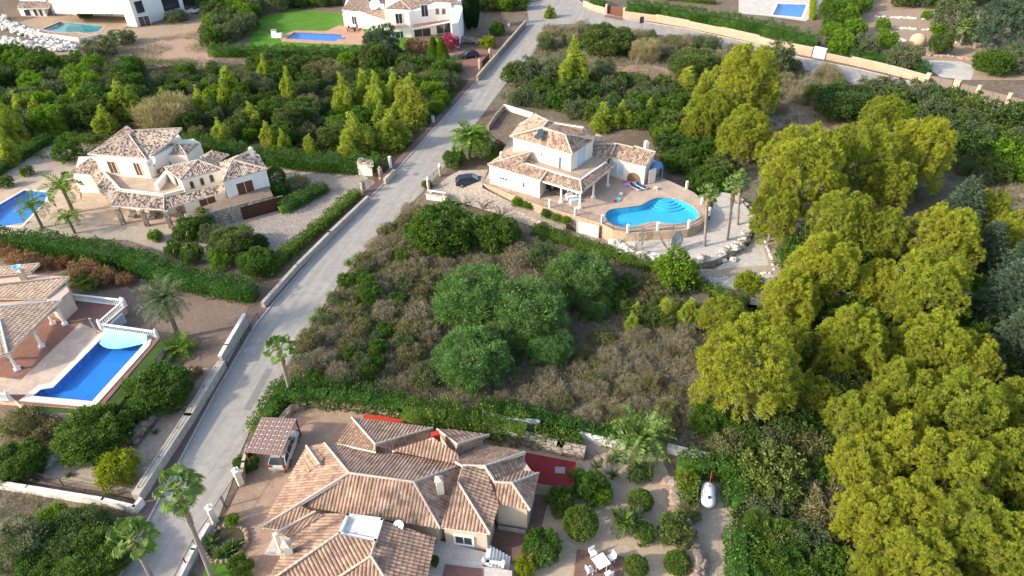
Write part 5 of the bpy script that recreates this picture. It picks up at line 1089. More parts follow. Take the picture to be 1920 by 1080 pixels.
roof(t, [[(914, 309, 5.0), (1014, 339, 5.0), (1027, 321, 5.75), (980, 306, 5.85), (996, 285, 6.7)], [(962, 275, 5.2), (914, 309, 5.0), (996, 285, 6.7)]], [((914, 309, 5.0), (996, 285, 6.7)), ((1014, 339, 5.05), (1027, 321, 5.8))], 'tileC', sub=3)
roof(t, [[(1014, 339, 4.9), (1091, 361, 4.9), (1088, 339, 5.6), (1026, 322, 5.6)], [(1091, 361, 4.9), (1151, 313, 4.9), (1137, 305, 5.6), (1088, 339, 5.6)]], [((1091, 361, 4.95), (1088, 339, 5.65))], 'tileC', sub=3, fascia='white')
m = MB()
for a, b in (((980, 304), (1088, 337)), ((1088, 337), (1136, 304))): m.seg(P(*a, z=W1+.4), P(*b, z=W1+.4), .22, W1-.3, W1+.45)
m.build('parapet', M['white'], t)
a, b, c = P(980, 304, W1+.4), P(1088, 337, W1+.4), P(1136, 304, W1+.4)
fence([a, b, c], .55, 'thin railing round the upper balcony of the middle villa', z=W1+.45, mat='brownmetal', pix=False, step=.2, posts=3) if False else None
m = MB()
for p_, q_ in ((a, b), (b, c)):
    m.beam(p_+Vector((0, 0, .6)), q_+Vector((0, 0, .6)), .03, 4); n = int((q_-p_).length/.35)
    for i in range(n): p = p_.lerp(q_, i/n); m.beam(p+Vector((0, 0, .05)), p+Vector((0, 0, .6)), .014, 3)
m.build('balcony_railing', M['brownmetal'], t)
# annexe
foot([(1062, 298), (1140, 294), (1156, 274), (1100, 285)], 5.1, ZC)
foot([(1143, 294), (1172, 303), (1210, 313), (1227, 289), (1187, 277), (1157, 273)], 5.15, ZC)
roof(t, [[(1143, 294, 5.3), (1172, 304, 5.3), (1187, 277, 6.5), (1155, 270, 6.5)], [(1172, 304, 5.35), (1211, 313, 5.35), (1229, 286, 6.6), (1189, 275, 6.6)], [(1106, 291, 5.3), (1135, 302, 5.3), (1146, 292, 5.3), (1155, 270, 6.5), (1118, 272, 6.0)], [(1118, 250, 5.3), (1106, 291, 5.3), (1118, 272, 6.4), (1155, 270, 6.5)]],
     [((1155, 270, 6.5), (1187, 277, 6.5)), ((1189, 275, 6.6), (1229, 286, 6.6)), ((1155, 270, 6.5), (1146, 292, 5.3)), ((1118, 272, 6.4), (1155, 270, 6.5))], 'tileC', sub=3)
chimney(t, 1211, 282, 6.0, 1.1, .55, 'white'); chimney(t, 941, 300, 5.2, .9, .45, 'cream')
A, B = PL([(1143, 294), (1172, 303)], 5.15); opening(t, A, B, (1146, 300), (1157, 326), pane='paleshutter', name='door', pn='door_panel')
opening(t, A, B, (1161, 304), (1169, 330), pane='paleshutter', name='door', pn='door_panel', mull=0)
A, B = PL([(1172, 303), (1210, 313)], 5.15); opening(t, A, B, (1177, 320), (1201, 347), arch=True, name='arched_opening', frame='cream', pane='shade', fw=.05)
A, B = PL([(1071, 290), (1112, 263)], 7.9); opening(t, A, B, (1082, 284), (1096, 316), pane='paleshutter', name='balcony_door', pn='shutter')
A, B = PL([(962, 258), (1071, 290)], 7.9); opening(t, A, B, (1049, 294), (1052, 318), name='slit_window', mull=0, pane='panel', fw=.05); opening(t, A, B, (1014, 284), (1016, 293), name='slit_window', mull=0, pane='panel', fw=.05)
A, B = PL([(917, 312), (1012, 340)], 4.9); opening(t, A, B, (937, 331), (952, 339), name='window', mull=2); opening(t, A, B, (963, 338), (967, 359), name='slit_window', mull=0, pane='plastic'); opening(t, A, B, (981, 342), (984, 352), name='slit_window', mull=0, pane='panel', fw=.05)
A, B = PL([(1018, 322), (1040, 328)], W1-.36); A2 = A; d_ = (B-A).normalized()
opening(t, A, A+d_*7, (0, 0), (0, 0), uz=(.3, 4.3, 5.4, ZC+.1), name='sliding_door', mull=3)
for x, y in ((1139, 348), (1112, 370), (1087, 391), (1052, 380)):
    p = P(x, y, ZC); m = MB(); m.box((p.x, p.y, ZC+.12), (.55, .55, .24), .35); m.box((p.x, p.y, ZC+2.5), (.5, .5, .14), .35); m.lathe((p.x, p.y, ZC+.2), [(.2, 0), (.22, .1), (.16, .2), (.14, 2.2), (.2, 2.3)], 10); m.build('column', M['white'], t)
m = MB(); a, b = P(1087, 391, ZC), P(1139, 348, ZC); m.seg(a, b, .3, 4.55, 4.88); m.seg(a, P(1018, 369, ZC), .3, 4.55, 4.88); m.build('porch_beam', M['white'], t)
q = [P(x, y, z) for x, y, z in ((999, 258, 9.0), (1009, 261, 9.0), (1024, 245, 9.95), (1013, 242, 9.95))]; m = MB(); u_ = Vector((0, -.2, .16)); q = PL([(1000, 259, 9.05), (1010, 262, 9.05), (1022, 246, 9.85), (1012, 243, 9.85)]); m.add([p+u_ for p in q]+[p+u_*.3 for p in q], [(0, 1, 2, 3), (7, 6, 5, 4), (0, 4, 5, 1), (1, 5, 6, 2), (2, 6, 7, 3), (3, 7, 4, 0)]); m.build('solar_panel', M['panel'], t)
# garage recess below the terrace
A, B = P(1079, 407, ZC), P(1130, 420, ZC); tt = thing('terrace_garage', 'white garage doors in the stone wall below the kidney-shaped pool terrace', 'garage', A); o_ = Vector((-.1, -.25, 0))
opening(tt, A+o_, B+o_, (0, 0), (0, 0), uz=(.5, 1.85, 3.4, .05), frame='stucco', pane='plastic', name='garage_door', pn='door_panel', fw=.2); 
# railing with white posts
RP = [(905, 343), (958, 362), (1018, 387), (1031, 388), (1079, 403), (1129, 417), (1177, 436), (1233, 433), (1291, 430), (1329, 404), (1315, 382), (1287, 354)]
fence([(905, 343), (926, 351), (958, 364), (990, 376), (1018, 387), (1031, 389), (1079, 404), (1129, 419)], 1.0, 'iron railing with pale posts along the front of the middle villa', z=ZC, mat='brownmetal', step=.22, posts=2.5)
fence([(1129, 419), (1150, 430), (1177, 435), (1205, 435), (1233, 431), (1262, 431), (1291, 427), (1314, 417), (1327, 405), (1329, 393)], .75, 'curved iron railing round the kidney-shaped pool', z=ZC, mat='iron', step=.16, posts=5)
for i, (x, y) in enumerate(((1031, 389), (1079, 404), (1129, 418), (1177, 436), (1233, 432), (1291, 428), (1329, 404), (1316, 382), (1287, 354))):
    p = P(x, y, ZC); o = MB(); o.box((p.x, p.y, ZC+.6), (.3, .3, 1.2), .3); o.add([(p.x-.16, p.y-.16, ZC+1.2), (p.x+.16, p.y-.16, ZC+1.2), (p.x+.16, p.y+.16, ZC+1.2), (p.x-.16, p.y+.16, ZC+1.2), (p.x, p.y, ZC+1.32)], [(0, 1, 4), (1, 2, 4), (2, 3, 4), (3, 0, 4)]); o = o.build('railing_post', M['white'], origin=True)
    tag(o, ['white railing post nearest the villa porch', 'white railing post left of the terrace garage', 'white railing post above the right end of the terrace garage', 'white post at the left front of the kidney pool', 'white post at the middle front of the kidney pool', 'white post at the right front of the kidney pool', 'white post at the right end of the pool terrace', 'white post behind the right end of the kidney pool', 'white post at the far right corner of the pool terrace'][i], 'post')
# terrace things
def lounger(px, py, ang, label):
    p = P(px, py, ZC); t = thing('sun_lounger', label, 'sun lounger', p, 'blue sun loungers by the annexe'); ca, sa = math.cos(ang), math.sin(ang)
    def T(x, y, z): return (p.x+x*ca-y*sa, p.y+x*sa+y*ca, ZC+z)
    f = MB(); 
    for s in (-.32, .32): f.beam(T(-.95, s, .3), T(.5, s, .3), .035, 4); f.beam(T(.5, s, .3), T(1.0, s, .62), .035, 4)
    f.beam(T(-.95, -.32, .3), T(-.95, .32, .3), .035, 4); f.beam(T(1, -.32, .62), T(1, .32, .62), .035, 4); f.build('frame', M['plastic'], t)
    m = MB(); m.add([T(-.9, -.27, .35), T(.5, -.27, .35), T(.5, .27, .35), T(-.9, .27, .35), T(.97, -.27, .65), T(.97, .27, .65)], [(0, 1, 2, 3), (1, 4, 5, 2)]); m.add([T(-.9, -.27, .31), T(.5, -.27, .31), T(.5, .27, .31), T(-.9, .27, .31), T(.97, -.27, .61), T(.97, .27, .61)], [(3, 2, 1, 0), (2, 5, 4, 1)]); m.build('cushion', M['bluemat'], t)
    for x in (-.7, .6):
        for s in (-.3, .3): l = MB(); l.beam(T(x, s, 0), T(x, s, .3), .04, 5); l.build('leg', M['plastic'], t)
lounger(1191, 354, 2.25, 'left one of the two dark blue sun loungers on the terrace'); lounger(1202, 352, 2.25, 'right one of the two dark blue sun loungers on the terrace')
def stool(px, py, z, label, r=.28, h=.42, mat='plastic', nm='plastic_stool', cat='stool'):
    p = P(px, py, z); t = thing(nm, label, cat, p); m = MB(); m.lathe((p.x, p.y, z+h-.05), [(r*.95, 0), (r, .03), (r*.9, .06)], 12); m.build('seat', M[mat], t)
    for k in range(4): a = k*1.571+.4; l = MB(); l.beam((p.x+r*.95*math.cos(a), p.y+r*.95*math.sin(a), z), (p.x+r*.7*math.cos(a), p.y+r*.7*math.sin(a), z+h-.04), .035, 4); l.build('leg', M[mat], t)
stool(1164, 367, ZC, 'white plastic stool between the porch columns and the kidney pool'); stool(1229, 356, ZC, 'white plastic stool right of the blue loungers')
for nm, px, py, sz, mat, lab, cat, rz in (('foam_float', 1180, 346, (1.9, .8, .1), 'pinkmat', 'pink foam float lying by the arched annexe opening', 'float', .35), ('inflatable', 1195, 338, (1.1, .8, .45), 'yellow', 'yellow inflatable inside the arched annexe opening', 'inflatable', .1), ('beach_toy', 1153, 378, (.5, .3, .2), 'redcloth', 'small red toy on the terrace by the paddling tub', 'toy', .3), ('folded_towel', 1171, 343, (.8, .5, .06), 'patch', 'grey towel beside the pink float', 'towel', .3)):
    p = P(px, py, ZC); m = MB(); m.box((0, 0, sz[2]/2+.08), sz, rz); o = m.build(nm, M[mat]); o.location = p; tag(o, lab, cat); b = o.modifiers.new('bevel', 'BEVEL'); b.width = min(sz)*.45; b.segments = 3
p = P(1158, 375, ZC); m = MB(); m.lathe((0, 0, 0), [(.38, 0), (.46, .12), (.4, .2), (.3, .12), (.05, .08)], 16); o = m.build('paddling_tub', M['cover']); o.location = p; tag(o, 'small round pale blue tub on the terrace beside the red toy', 'tub')
for nm, px, py, sz, lab in (('porch_sofa', 1075, 372, (2.0, .8, .7), 'white sofa under the porch of the middle villa'), ('porch_chest', 1076, 380, (1.2, .7, .5), 'white chest beside the porch corner column')):
    p = P(px, py, ZC); tt = thing(nm, lab, 'sofa' if 'sofa' in nm else 'chest', p); m = MB(); m.box((p.x, p.y, ZC+.22), (sz[0], sz[1], .44), .3); m.build('base', M['plastic'], tt); m = MB(); m.box((p.x-.1, p.y+sz[1]*.45, ZC+sz[2]*.6), (sz[0], .2, sz[2]), .3) if 'sofa' in nm else m.box((p.x, p.y, ZC+.49), (sz[0]+.06, sz[1]+.06, .08), .3); m.build('backrest' if 'sofa' in nm else 'lid', M['plastic' if 'sofa' in nm else 'paleshutter'], tt)
p = P(1042, 366, ZC); tt = thing('dining_set', 'dark dining table and chairs inside the open front of the middle villa', 'table', p); m = MB(); m.box((p.x, p.y, ZC+.74), (1.9, 1.0, .06), .3); m.build('table_top', M['iron'], tt); m = MB(); [m.beam((p.x+i*.8, p.y+j*.4, ZC), (p.x+i*.8, p.y+j*.4, ZC+.74), .04, 4) for i in (-1, 1) for j in (-1, 1)]; m.build('table_legs', M['iron'], tt)
# blue slide shed
p = P(1229, 336, ZC); tt = thing('blue_screen', 'curved light blue plastic shelter beside the annexe', 'shelter', p); V = []; m = MB(); K = 8
for i in range(K+1):
    a = math.pi*i/K; V += [(p.x-.1+.95*math.cos(a)*-1, p.y-.3, ZC+1.4+.7*math.sin(a)), (p.x+.3+.95*math.cos(a)*-1, p.y+1.6, ZC+1.4+.7*math.sin(a))]
m.add(V, [(2*i, 2*i+1, 2*i+3, 2*i+2) for i in range(K)]); m.seg((V[-2][0], V[-2][1]), (V[-1][0], V[-1][1]), .08, ZC, ZC+1.42); m.build('shell', M['bluewall'], tt)
wall([(1215, 345), (1227, 341)], .2, 2.2, 'cream', 'cream screen wall joined to the annexe beside the blue shelter', z=ZC, name='screen_wall')
# gravel ramp in front of the villa
def ramp3(name, pts, mat):
    bm = bmesh.new(); v = [bm.verts.new(P(*p)) for p in pts]; es = [bm.edges.new((v[i], v[(i+1) % len(v)])) for i in range(len(v))]; bmesh.ops.triangle_fill(bm, use_beauty=True, edges=es)
    for f in bm.faces:
        f.normal_update()
        if f.normal.z < 0: f.normal_flip()
    me = bpy.data.meshes.new(name); bm.to_mesh(me); bm.free(); me.materials.append(M[mat]); return tag(link(name, me), kind='structure')
ramp3('driveway', [(822, 346, .05), (800, 356, .05), (842, 383, .2), (865, 380, .4), (930, 400, .25), (985, 420, .1), (1050, 443, .06), (1090, 460, .06), (1150, 480, .05), (1170, 470, .05), (1128, 447, .06), (1080, 436, .06), (1030, 410, .5), (990, 392, 1.0), (950, 375, 1.4), (905, 352, 1.9), (905, 344, 2.0), (915, 318, 2.0), (862, 320, 1.2), (838, 332, .4)], 'crazy')
slab('planter', [(945, 378), (965, 378), (1000, 392), (1030, 400), (1062, 420), (1060, 432), (1040, 428), (1000, 408), (950, 388)], 0, .9, 'stone', 'gravel')
sheet('paved_path', [(1056, 450), (1079, 436), (1130, 455), (1140, 470), (1120, 476)], .07, 'gravel')
car(882, 345, .13, 4.4, 1.8, 'carblue', 'dark blue-grey estate car on the gravel beside the middle villa', z=1.1)
# lower gravel garden with boulders
slab('gravel_bed', [(1150, 458), (1200, 448), (1330, 412), (1340, 375), (1330, 355), (1380, 365), (1415, 408), (1405, 440), (1385, 465), (1340, 488), (1280, 500), (1215, 492)], -.05, .9, 'stone', 'whitegravel')
sheet('gravel_yard', [(1230, 500), (1340, 505), (1405, 460), (1425, 410), (1475, 490), (1440, 540), (1440, 575), (1400, 570), (1280, 530), (1200, 505)], .05, 'whitegravel')
sheet('bare_ground', [(1415, 405), (1480, 400), (1520, 440), (1500, 520), (1448, 520)], .06, 'gravel')
sheet('path', [(1270, 512), (1400, 500), (1470, 495), (1475, 508), (1400, 518), (1290, 522)], .07, 'gravel')
rocks('boulders', [(1150, 462), (1175, 478), (1215, 492), (1240, 497)], 46, .5, .95, 'rock', 'row of pale boulders along the gravel bed below the pool', jit=.35, kind='stuff', cat='boulders', zr=.6)
rocks('boulders', [(1248, 500), (1300, 500), (1345, 488), (1385, 466), (1405, 440), (1416, 410)], 90, .4, .8, 'palestone', 'rounded boulder wall holding up the right side of the gravel bed', jit=.2, cat='boulders', zr=.7)
rocks('edging_stones', [(1418, 412), (1430, 440), (1445, 480), (1452, 510)], 50, .15, .28, 'rock', 'thin line of edging stones right of the gravel bed', jit=.08); rocks('edging_stones', [(1270, 518), (1340, 524), (1400, 518), (1450, 512)], 45, .15, .25, 'rock', 'thin line of edging stones below the boulder wall', jit=.08)
for i in range(4): q = [P(1374+i*9+x, 378+i*8+y, .9-.22*i) for x, y in ((0, 0), (12, -8), (22, -2), (9, 8))]; m = MB(); m.prism(q, -.05, 1.0-.22*i); o = m.build('stone_step', M['stone']); tag(o, ['top', 'second', 'third', 'lowest'][i]+' of the wide stone steps at the right of the gravel bed', 'step')
dish(1270, 452, 2.2, 1.3, 'very large white satellite dish standing on the gravel below the kidney pool', zb=.9, az=.75, mat='dishgrey', tl=.12, arm=False)
for i, (x, y, s) in enumerate(((1357, 490, .45), (1374, 489, .5))): p = P(x, y); m = MB(); m.blob((p.x, p.y, .2), (s, s, .3), 9, 6, .25); o = m.build('white_boulder', M['rock'], origin=True); tag(o, ['left', 'right'][i]+' of the two white sacks or stones below the boulder wall', 'boulder')
# bare pruned shrubs
def bare(px, py, z, h, label, n=7, seed=1):
    p = P(px, py, z); r = random.Random(seed); m = MB()
    for i in range(n):
        a = r.uniform(0, 6.3); l = r.uniform(.35, .6)*h; b = p+Vector((math.cos(a)*l, math.sin(a)*l, h*r.uniform(.5, .75))); m.beam(p, b, .07, 5, .05)
        for k in range(3): c = b+Vector((r.uniform(-.3, .3), r.uniform(-.3, .3), h*r.uniform(.15, .35))); m.beam(b, c, .045, 4, .03)
    o = m.build('bare_shrub', M['greybark'], origin=True); tag(o, label, 'shrub')
bare(1190, 472, .9, 2.6, 'leafless pruned shrub left of the large dish', 8, 1); bare(1252, 468, .9, 2.4, 'leafless pruned shrub in front of the large dish', 6, 2)
for i, (x, y) in enumerate(((868, 384), (905, 392), (940, 405))): bare(x, y, .2, 1.5, ['left', 'middle', 'right'][i]+' of the three small bare trees on the paving below the villa', 9, 5+i)
# gate of C
fence([(804, 352), (825, 332)], 1.6, 'iron gate of the middle villa', mat='brownmetal', name='gate', cat='gate', posts=2, step=.16)
post(804, 356, .35, 1.8, 'stucco', 'pillar left of the gate of the middle villa'); post(826, 330, .35, 1.8, 'stucco', 'pillar right of the gate of the middle villa')
t = thing('bin_store', 'white block hut with tiled cap beside the road below the villa gate', 'hut', P(820, 372)); walls(t, [(800, 374), (835, 379), (837, 373), (803, 368)], 0, 1.15, 'white'); roof(t, [[(797, 364, 1.15), (837, 369, 1.15), (840, 364, 1.35), (801, 359, 1.35)]], [], 'tileB', sub=3)
for i, (x, y) in enumerate(((650, 530), (812, 230))): post(x, y, .45, 1.2, 'oldwhite', ['small white marker pillar at the edge of the dry plot', 'small white marker pillar on the left verge of the road'][i], ball=False, name='marker_post', cap='conc')
p = P(1202, 55); tt = thing('road_sign', 'dark back of a square road sign beside the upper road', 'sign', p); m = MB(); m.beam(p, p+Vector((0, 0, 2)), .05, 5); m.build('pole', M['iron'], tt); m = MB(); m.box((p.x, p.y, 2.2), (1.1, .06, 1.5), .4); m.build('sign_plate', M['panel'], tt)
# ---------------- D: big near house
t = thing('large_house', 'large near house with many terracotta hip roofs at the bottom', 'house', P(700, 990))
def foot(pts, ztop, z0=0, mat='beigewall', name='wall', top=None):
    m = MB(); m.prism(PL(pts, ztop), z0, ztop, top=1 if top else None); return m.build(name, [M[mat], M[top]] if top else M[mat], t)
E, R_ = 3.3, 5.0
foot([(590, 870), (860, 875), (910, 880), (818, 982), (586, 950), (535, 950)], E-.1)
foot([(640, 826), (730, 850), (805, 808), (670, 790)], E-.1); foot([(820, 812), (905, 820), (855, 850)], E-.1)
foot([(832, 986), (912, 998), (925, 950), (870, 890)], E-.1, name='wall'); foot([(880, 870), (975, 853), (1003, 892), (988, 951), (933, 942)], E-.1)
foot([(590, 965), (716, 978), (810, 1009), (780, 1110), (505, 1110), (545, 1010)], E-.35)
roof(t, [[(491, 989, 2.9), (575, 838, 2.9), (609, 832, 3.4), (655, 888, R_)], [(491, 989, 2.9), (655, 888, R_), (560, 947, 3.65)]], [((491, 989, 2.95), (655, 888, R_)), ((609, 832, 3.4), (655, 888, R_))], pitch=.3)
roof(t, [[(556, 948, E), (825, 991, E), (776, 905, R_), (655, 888, R_)], [(825, 991, E), (866, 872, E), (776, 905, R_)], [(866, 872, E), (609, 832, E), (655, 888, R_), (776, 905, R_)]],
     [((655, 888, R_), (776, 905, R_)), ((776, 905, R_), (825, 991, E)), ((776, 905, R_), (866, 872, E)), ((655, 888, R_), (609, 832, E))], pitch=.3)
roof(t, [[(575, 837, 3.0), (600, 872, 4.1), (616, 848, 3.6)], [(575, 837, 3.0), (600, 872, 4.1), (560, 900, 3.0)]], [((575, 837, 3.05), (600, 872, 4.15))], pitch=.3)
roof(t, [[(631, 832, E), (704, 848, 3.5), (704, 834, 4.6), (660, 784, E)], [(660, 784, E), (812, 803, E), (704, 834, 4.6)], [(812, 803, E), (735, 846, E), (704, 834, 4.6)]], [((660, 784, E), (704, 834, 4.6)), ((704, 834, 4.6), (812, 803, E)), ((704, 834, 4.6), (703, 846, 3.9))], pitch=.3)
roof(t, [[(735, 845, 4.0), (866, 872, 3.8), (857, 850, 4.2), (812, 820, 5.0)], [(812, 820, 5.0), (770, 834, 4.2), (735, 845, 4.0)]], [], pitch=.3)
roof(t, [[(820, 806, E), (854, 854, E), (857, 834, 4.5)], [(820, 806, E), (857, 834, 4.5), (917, 816, E), (843, 806, E)], [(857, 834, 4.5), (855, 856, E), (872, 848, E), (917, 816, E)]], [((820, 806, E), (857, 834, 4.5)), ((857, 834, 4.5), (917, 816, E)), ((857, 834, 4.5), (854, 855, E))], pitch=.3)
roof(t, [[(985, 849, E), (912, 835, E), (848, 862, E), (868, 874, 4.7), (909, 875, 4.7)], [(928, 908, 3.7), (978, 886, E), (985, 849, E), (909, 875, 4.7)]], [((868, 874, 4.7), (909, 875, 4.7)), ((909, 875, 4.7), (985, 849, E)), ((909, 875, 4.7), (928, 905, 4.3))], pitch=.3)
roof(t, [[(826, 990, E), (919, 1002, E), (859, 905, 4.6), (866, 875, 4.6)], [(919, 1002, E), (935, 946, E), (909, 878, 4.5), (868, 874, 4.6), (859, 905, 4.6)]], [((859, 905, 4.6), (919, 1002, E))], pitch=.3)
roof(t, [[(934, 945, E), (994, 957, E), (960, 907, 4.4), (928, 905, 4.4)], [(994, 957, E), (1010, 888, E), (960, 907, 4.4)], [(1010, 888, E), (978, 884, E), (928, 905, 4.4), (960, 907, 4.4)]], [((928, 905, 4.4), (960, 907, 4.4)), ((960, 907, 4.4), (994, 957, E)), ((960, 907, 4.4), (1010, 888, E))], pitch=.3)
Z3, R3 = 3.0, 4.4
roof(t, [[(500, 1095, Z3), (545, 1012, Z3), (600, 962, 3.4), (652, 966, 3.7), (636, 1001, R3)], [(500, 1095, Z3), (636, 1001, R3), (704, 1017, R3), (696, 1044, 4.0), (610, 1095, Z3)], [(797, 1100, Z3), (817, 1009, Z3), (716, 976, 3.6), (704, 1017, R3), (696, 1044, R3), (735, 1110, 3.2)], [(610, 1110, Z3), (745, 1110, 3.2), (696, 1044, R3)]],
     [((636, 1001, R3), (500, 1095, Z3)), ((704, 1017, R3), (696, 1044, R3)), ((696, 1044, R3), (610, 1100, 3.3)), ((696, 1044, R3), (735, 1105, 3.3))], pitch=.3)
roof(t, [[(491, 989, 2.95), (522, 994, 2.95), (592, 962, 3.6), (560, 947, 3.7)], [(522, 997, 3.0), (541, 1010, 3.0), (606, 966, 3.5), (590, 960, 3.6)]], [((522, 998, 3.05), (592, 960, 3.65))], pitch=.3)
foot([(652, 965), (716, 974), (704, 1012), (636, 999)], 4.0, 3.0, 'white', 'deck_wall', 'oldwhite')
m = MB(); q = PL([(652, 965), (716, 974), (704, 1013), (636, 1000)], 4.25)
for i in range(4): m.seg(q[i], q[(i+1) % 4], .22, 3.8, 4.3, ext=.1)
m.build('deck_parapet', M['white'], t)
chimney(t, 825, 915, 4.4, .9, .55, 'cream'); chimney(t, 542, 1035, 3.4, .8, .6, 'cream'); 
p = P(817, 818, 4.6); m = MB(); m.box((p.x, p.y, 4.5), (.7, .5, 1.0), .3); m.build('red_chimney', M['redwall'], t)
p = P(519, 1020, 1.2); m = MB(); m.prism(PL([(512, 1010), (519, 992), (526, 1036), (496, 1036)], 1.6)[::1], 0, 2.8) if False else m.seg(P(519, 998, 2.6), P(526, 1038, 0), .35, 0, 2.6); m.build('porch_pier', M['white'], t); slab('porch_step', [(496, 1038), (514, 1004), (540, 1006), (545, 1040)], 0, .25, 'white', 'whitetile')
A, B = PL([(832, 986), (912, 998)], E-.1); opening(t, A, B, (854, 1003), (886, 1021), frame='white', name='window', fw=.18, mull=1, proud=.05)
for i in range(8): pass
dish(747, 985, 3.9, .42, 'small white satellite dish on the near house roof', zb=3.4, az=-.2)
# patio on the right of D
slab('patio', [(820, 1012), (912, 1036), (905, 1062), (960, 1070), (960, 1110), (780, 1110), (790, 1080)], 0, .9, 'cream', 'whitetile')
sheet('patio_floor', [(835, 1058), (905, 1066), (905, 1110), (822, 1110)], .96, 'redtile')
t2 = thing('stairs', 'white steps with small balustrade beside the dark brick patio', 'stairs', P(930, 1050))
for i in range(7): a = P(915+6*i, 1040+3.4*i, .9-.13*i); m = MB(); m.box((a.x, a.y, (.9-.13*i)/2), (.36, 1.7, .9-.13*i), -.12); m.build('step', M['white'], t2)
balustrade([(908, 1062), (945, 1066)], 'short white balustrade at the foot of the near house steps', .1, .8)
sheet('patio_floor', [(925, 990), (985, 1000), (1000, 925), (1030, 930), (1010, 1010), (975, 1062), (930, 1050), (915, 1010)], .05, 'darkbrick')
m = MB(); m.seg(P(934, 992), P(986, 1001), .12, 0, .45); o = m.build('plinth', M['conc'], t)
# red court
slab('red_court', [(984, 848), (1080, 866), (1078, 905), (1060, 916), (1003, 905), (985, 882)], 0, 1.0, 'pink', 'redpaint'); p = P(1050, 882, 1.0); m = MB(); m.box((0, 0, .03), (.9, .7, .06), -.1); o = m.build('drain_grate', M['patch']); o.location = p; tag(o, 'grey metal grate in the red painted court', 'grate')
m = MB(); m.seg(P(683, 783, .6), P(757, 793, .6), .4, 0, .9); o = m.build('red_wall', M['redwall'], origin=True); tag(o, 'red painted low wall behind the near house', 'wall'); 
p = P(672, 766); m = MB(); m.box((0, 0, .5), (.5, .4, 1), .2); o = m.build('red_pillar', M['redwall']); o.location = p; tag(o, 'small red pillar on the rubble wall in the hedge', 'pillar')
wall([(530, 790), (548, 770), (580, 760), (640, 762), (700, 770), (758, 785)], .6, .6, 'orstone', 'curved rubble wall round the top of the brick driveway', cap=None, name='rubble_wall')
rocks('rubble_wall_stones', [(545, 772), (580, 760), (640, 762), (700, 770), (758, 785)], 150, .2, .38, 'tandirt', 'loose ochre stones along the top of the curved rubble wall', jit=.2, zr=.5)
wall([(918, 812), (980, 830), (1050, 850), (1090, 858)], .8, 1.3, 'stone', 'brown stone bank behind the red court', cap=None, name='stone_bank')
wall([(905, 786), (950, 800), (1010, 804)], .3, 1.2, 'oldwhite', 'left stretch of old white wall on the dry plot boundary', cap=None, name='boundary_wall'); wall([(1085, 822), (1110, 830), (1170, 842)], .3, 1.0, 'oldwhite', 'white wall stretch behind the large feather palm', cap=None); wall([(1250, 848), (1290, 858), (1326, 866)], .3, 1.0, 'oldwhite', 'white wall stretch right of the large feather palm', cap='conc')
# gate of D
for i, (x, y) in enumerate(((452, 908), (404, 978))): post(x, y, .5, 1.9, 'cream', ['upper', 'lower'][i]+' gate post with white ball of the brick driveway'); 
fence([(404, 980), (370, 1030), (335, 1100)], 1.3, 'dark iron railing on the road wall at the bottom', mat='iron', posts=2); fence([(447, 915), (424, 950)], 1.5, 'upper leaf of the iron driveway gate', mat='iron', name='gate', cat='gate'); fence([(422, 952), (408, 976)], 1.5, 'lower leaf of the iron driveway gate', mat='iron', name='gate', cat='gate')
wall([(395, 990), (365, 1040), (335, 1100)], .4, .7, 'oldwhite', 'low pale wall beside the road at the bottom', cap=None)
wall([(458, 905), (462, 880), (470, 850)], .3, 1.2, 'stone', 'short wall between the carport and the gate post', cap=None)
# carport with car
tp = thing('carport', 'flat plank-roofed carport beside the road hedge', 'carport', P(505, 840)); q = PL([(460, 847), (527, 854), (556, 785), (490, 782)], 2.4); m = MB(); m.prism(q, 2.33, 2.42); rp_ = m; m = MB()
for k in range(0, 13): s = k/12; m.seg(q[0].lerp(q[1], s), q[3].lerp(q[2], s), .03, 2.421, 2.44) 
m.build('battens', M['brownmetal'], tp)
for a in q: m = MB(); m.box((a.x*.98+q[0].x*.02, a.y, 1.17), (.12, .12, 2.33)); m.build('carport_post', M['wood'], tp)
m = rp_; r_ = random.Random(4)
for k in range(1, 8):
    s = k/8
    for j in range(6):
        a = q[0].lerp(q[3], s); b = q[1].lerp(q[2], s); u = (j+.15)/6; m.seg(a.lerp(b, u), a.lerp(b, u+.08), .04, 2.421, 2.45, mi=1)
m.build('roof_planks', [M['plank'], M['oldwhite']], tp)
dv = (P(541, 800)-P(519, 858)).normalized(); car(536, 849, math.atan2(dv.y, dv.x), 4.5, 1.8, 'carsilver', 'silver people carrier half under the plank-roofed carport')
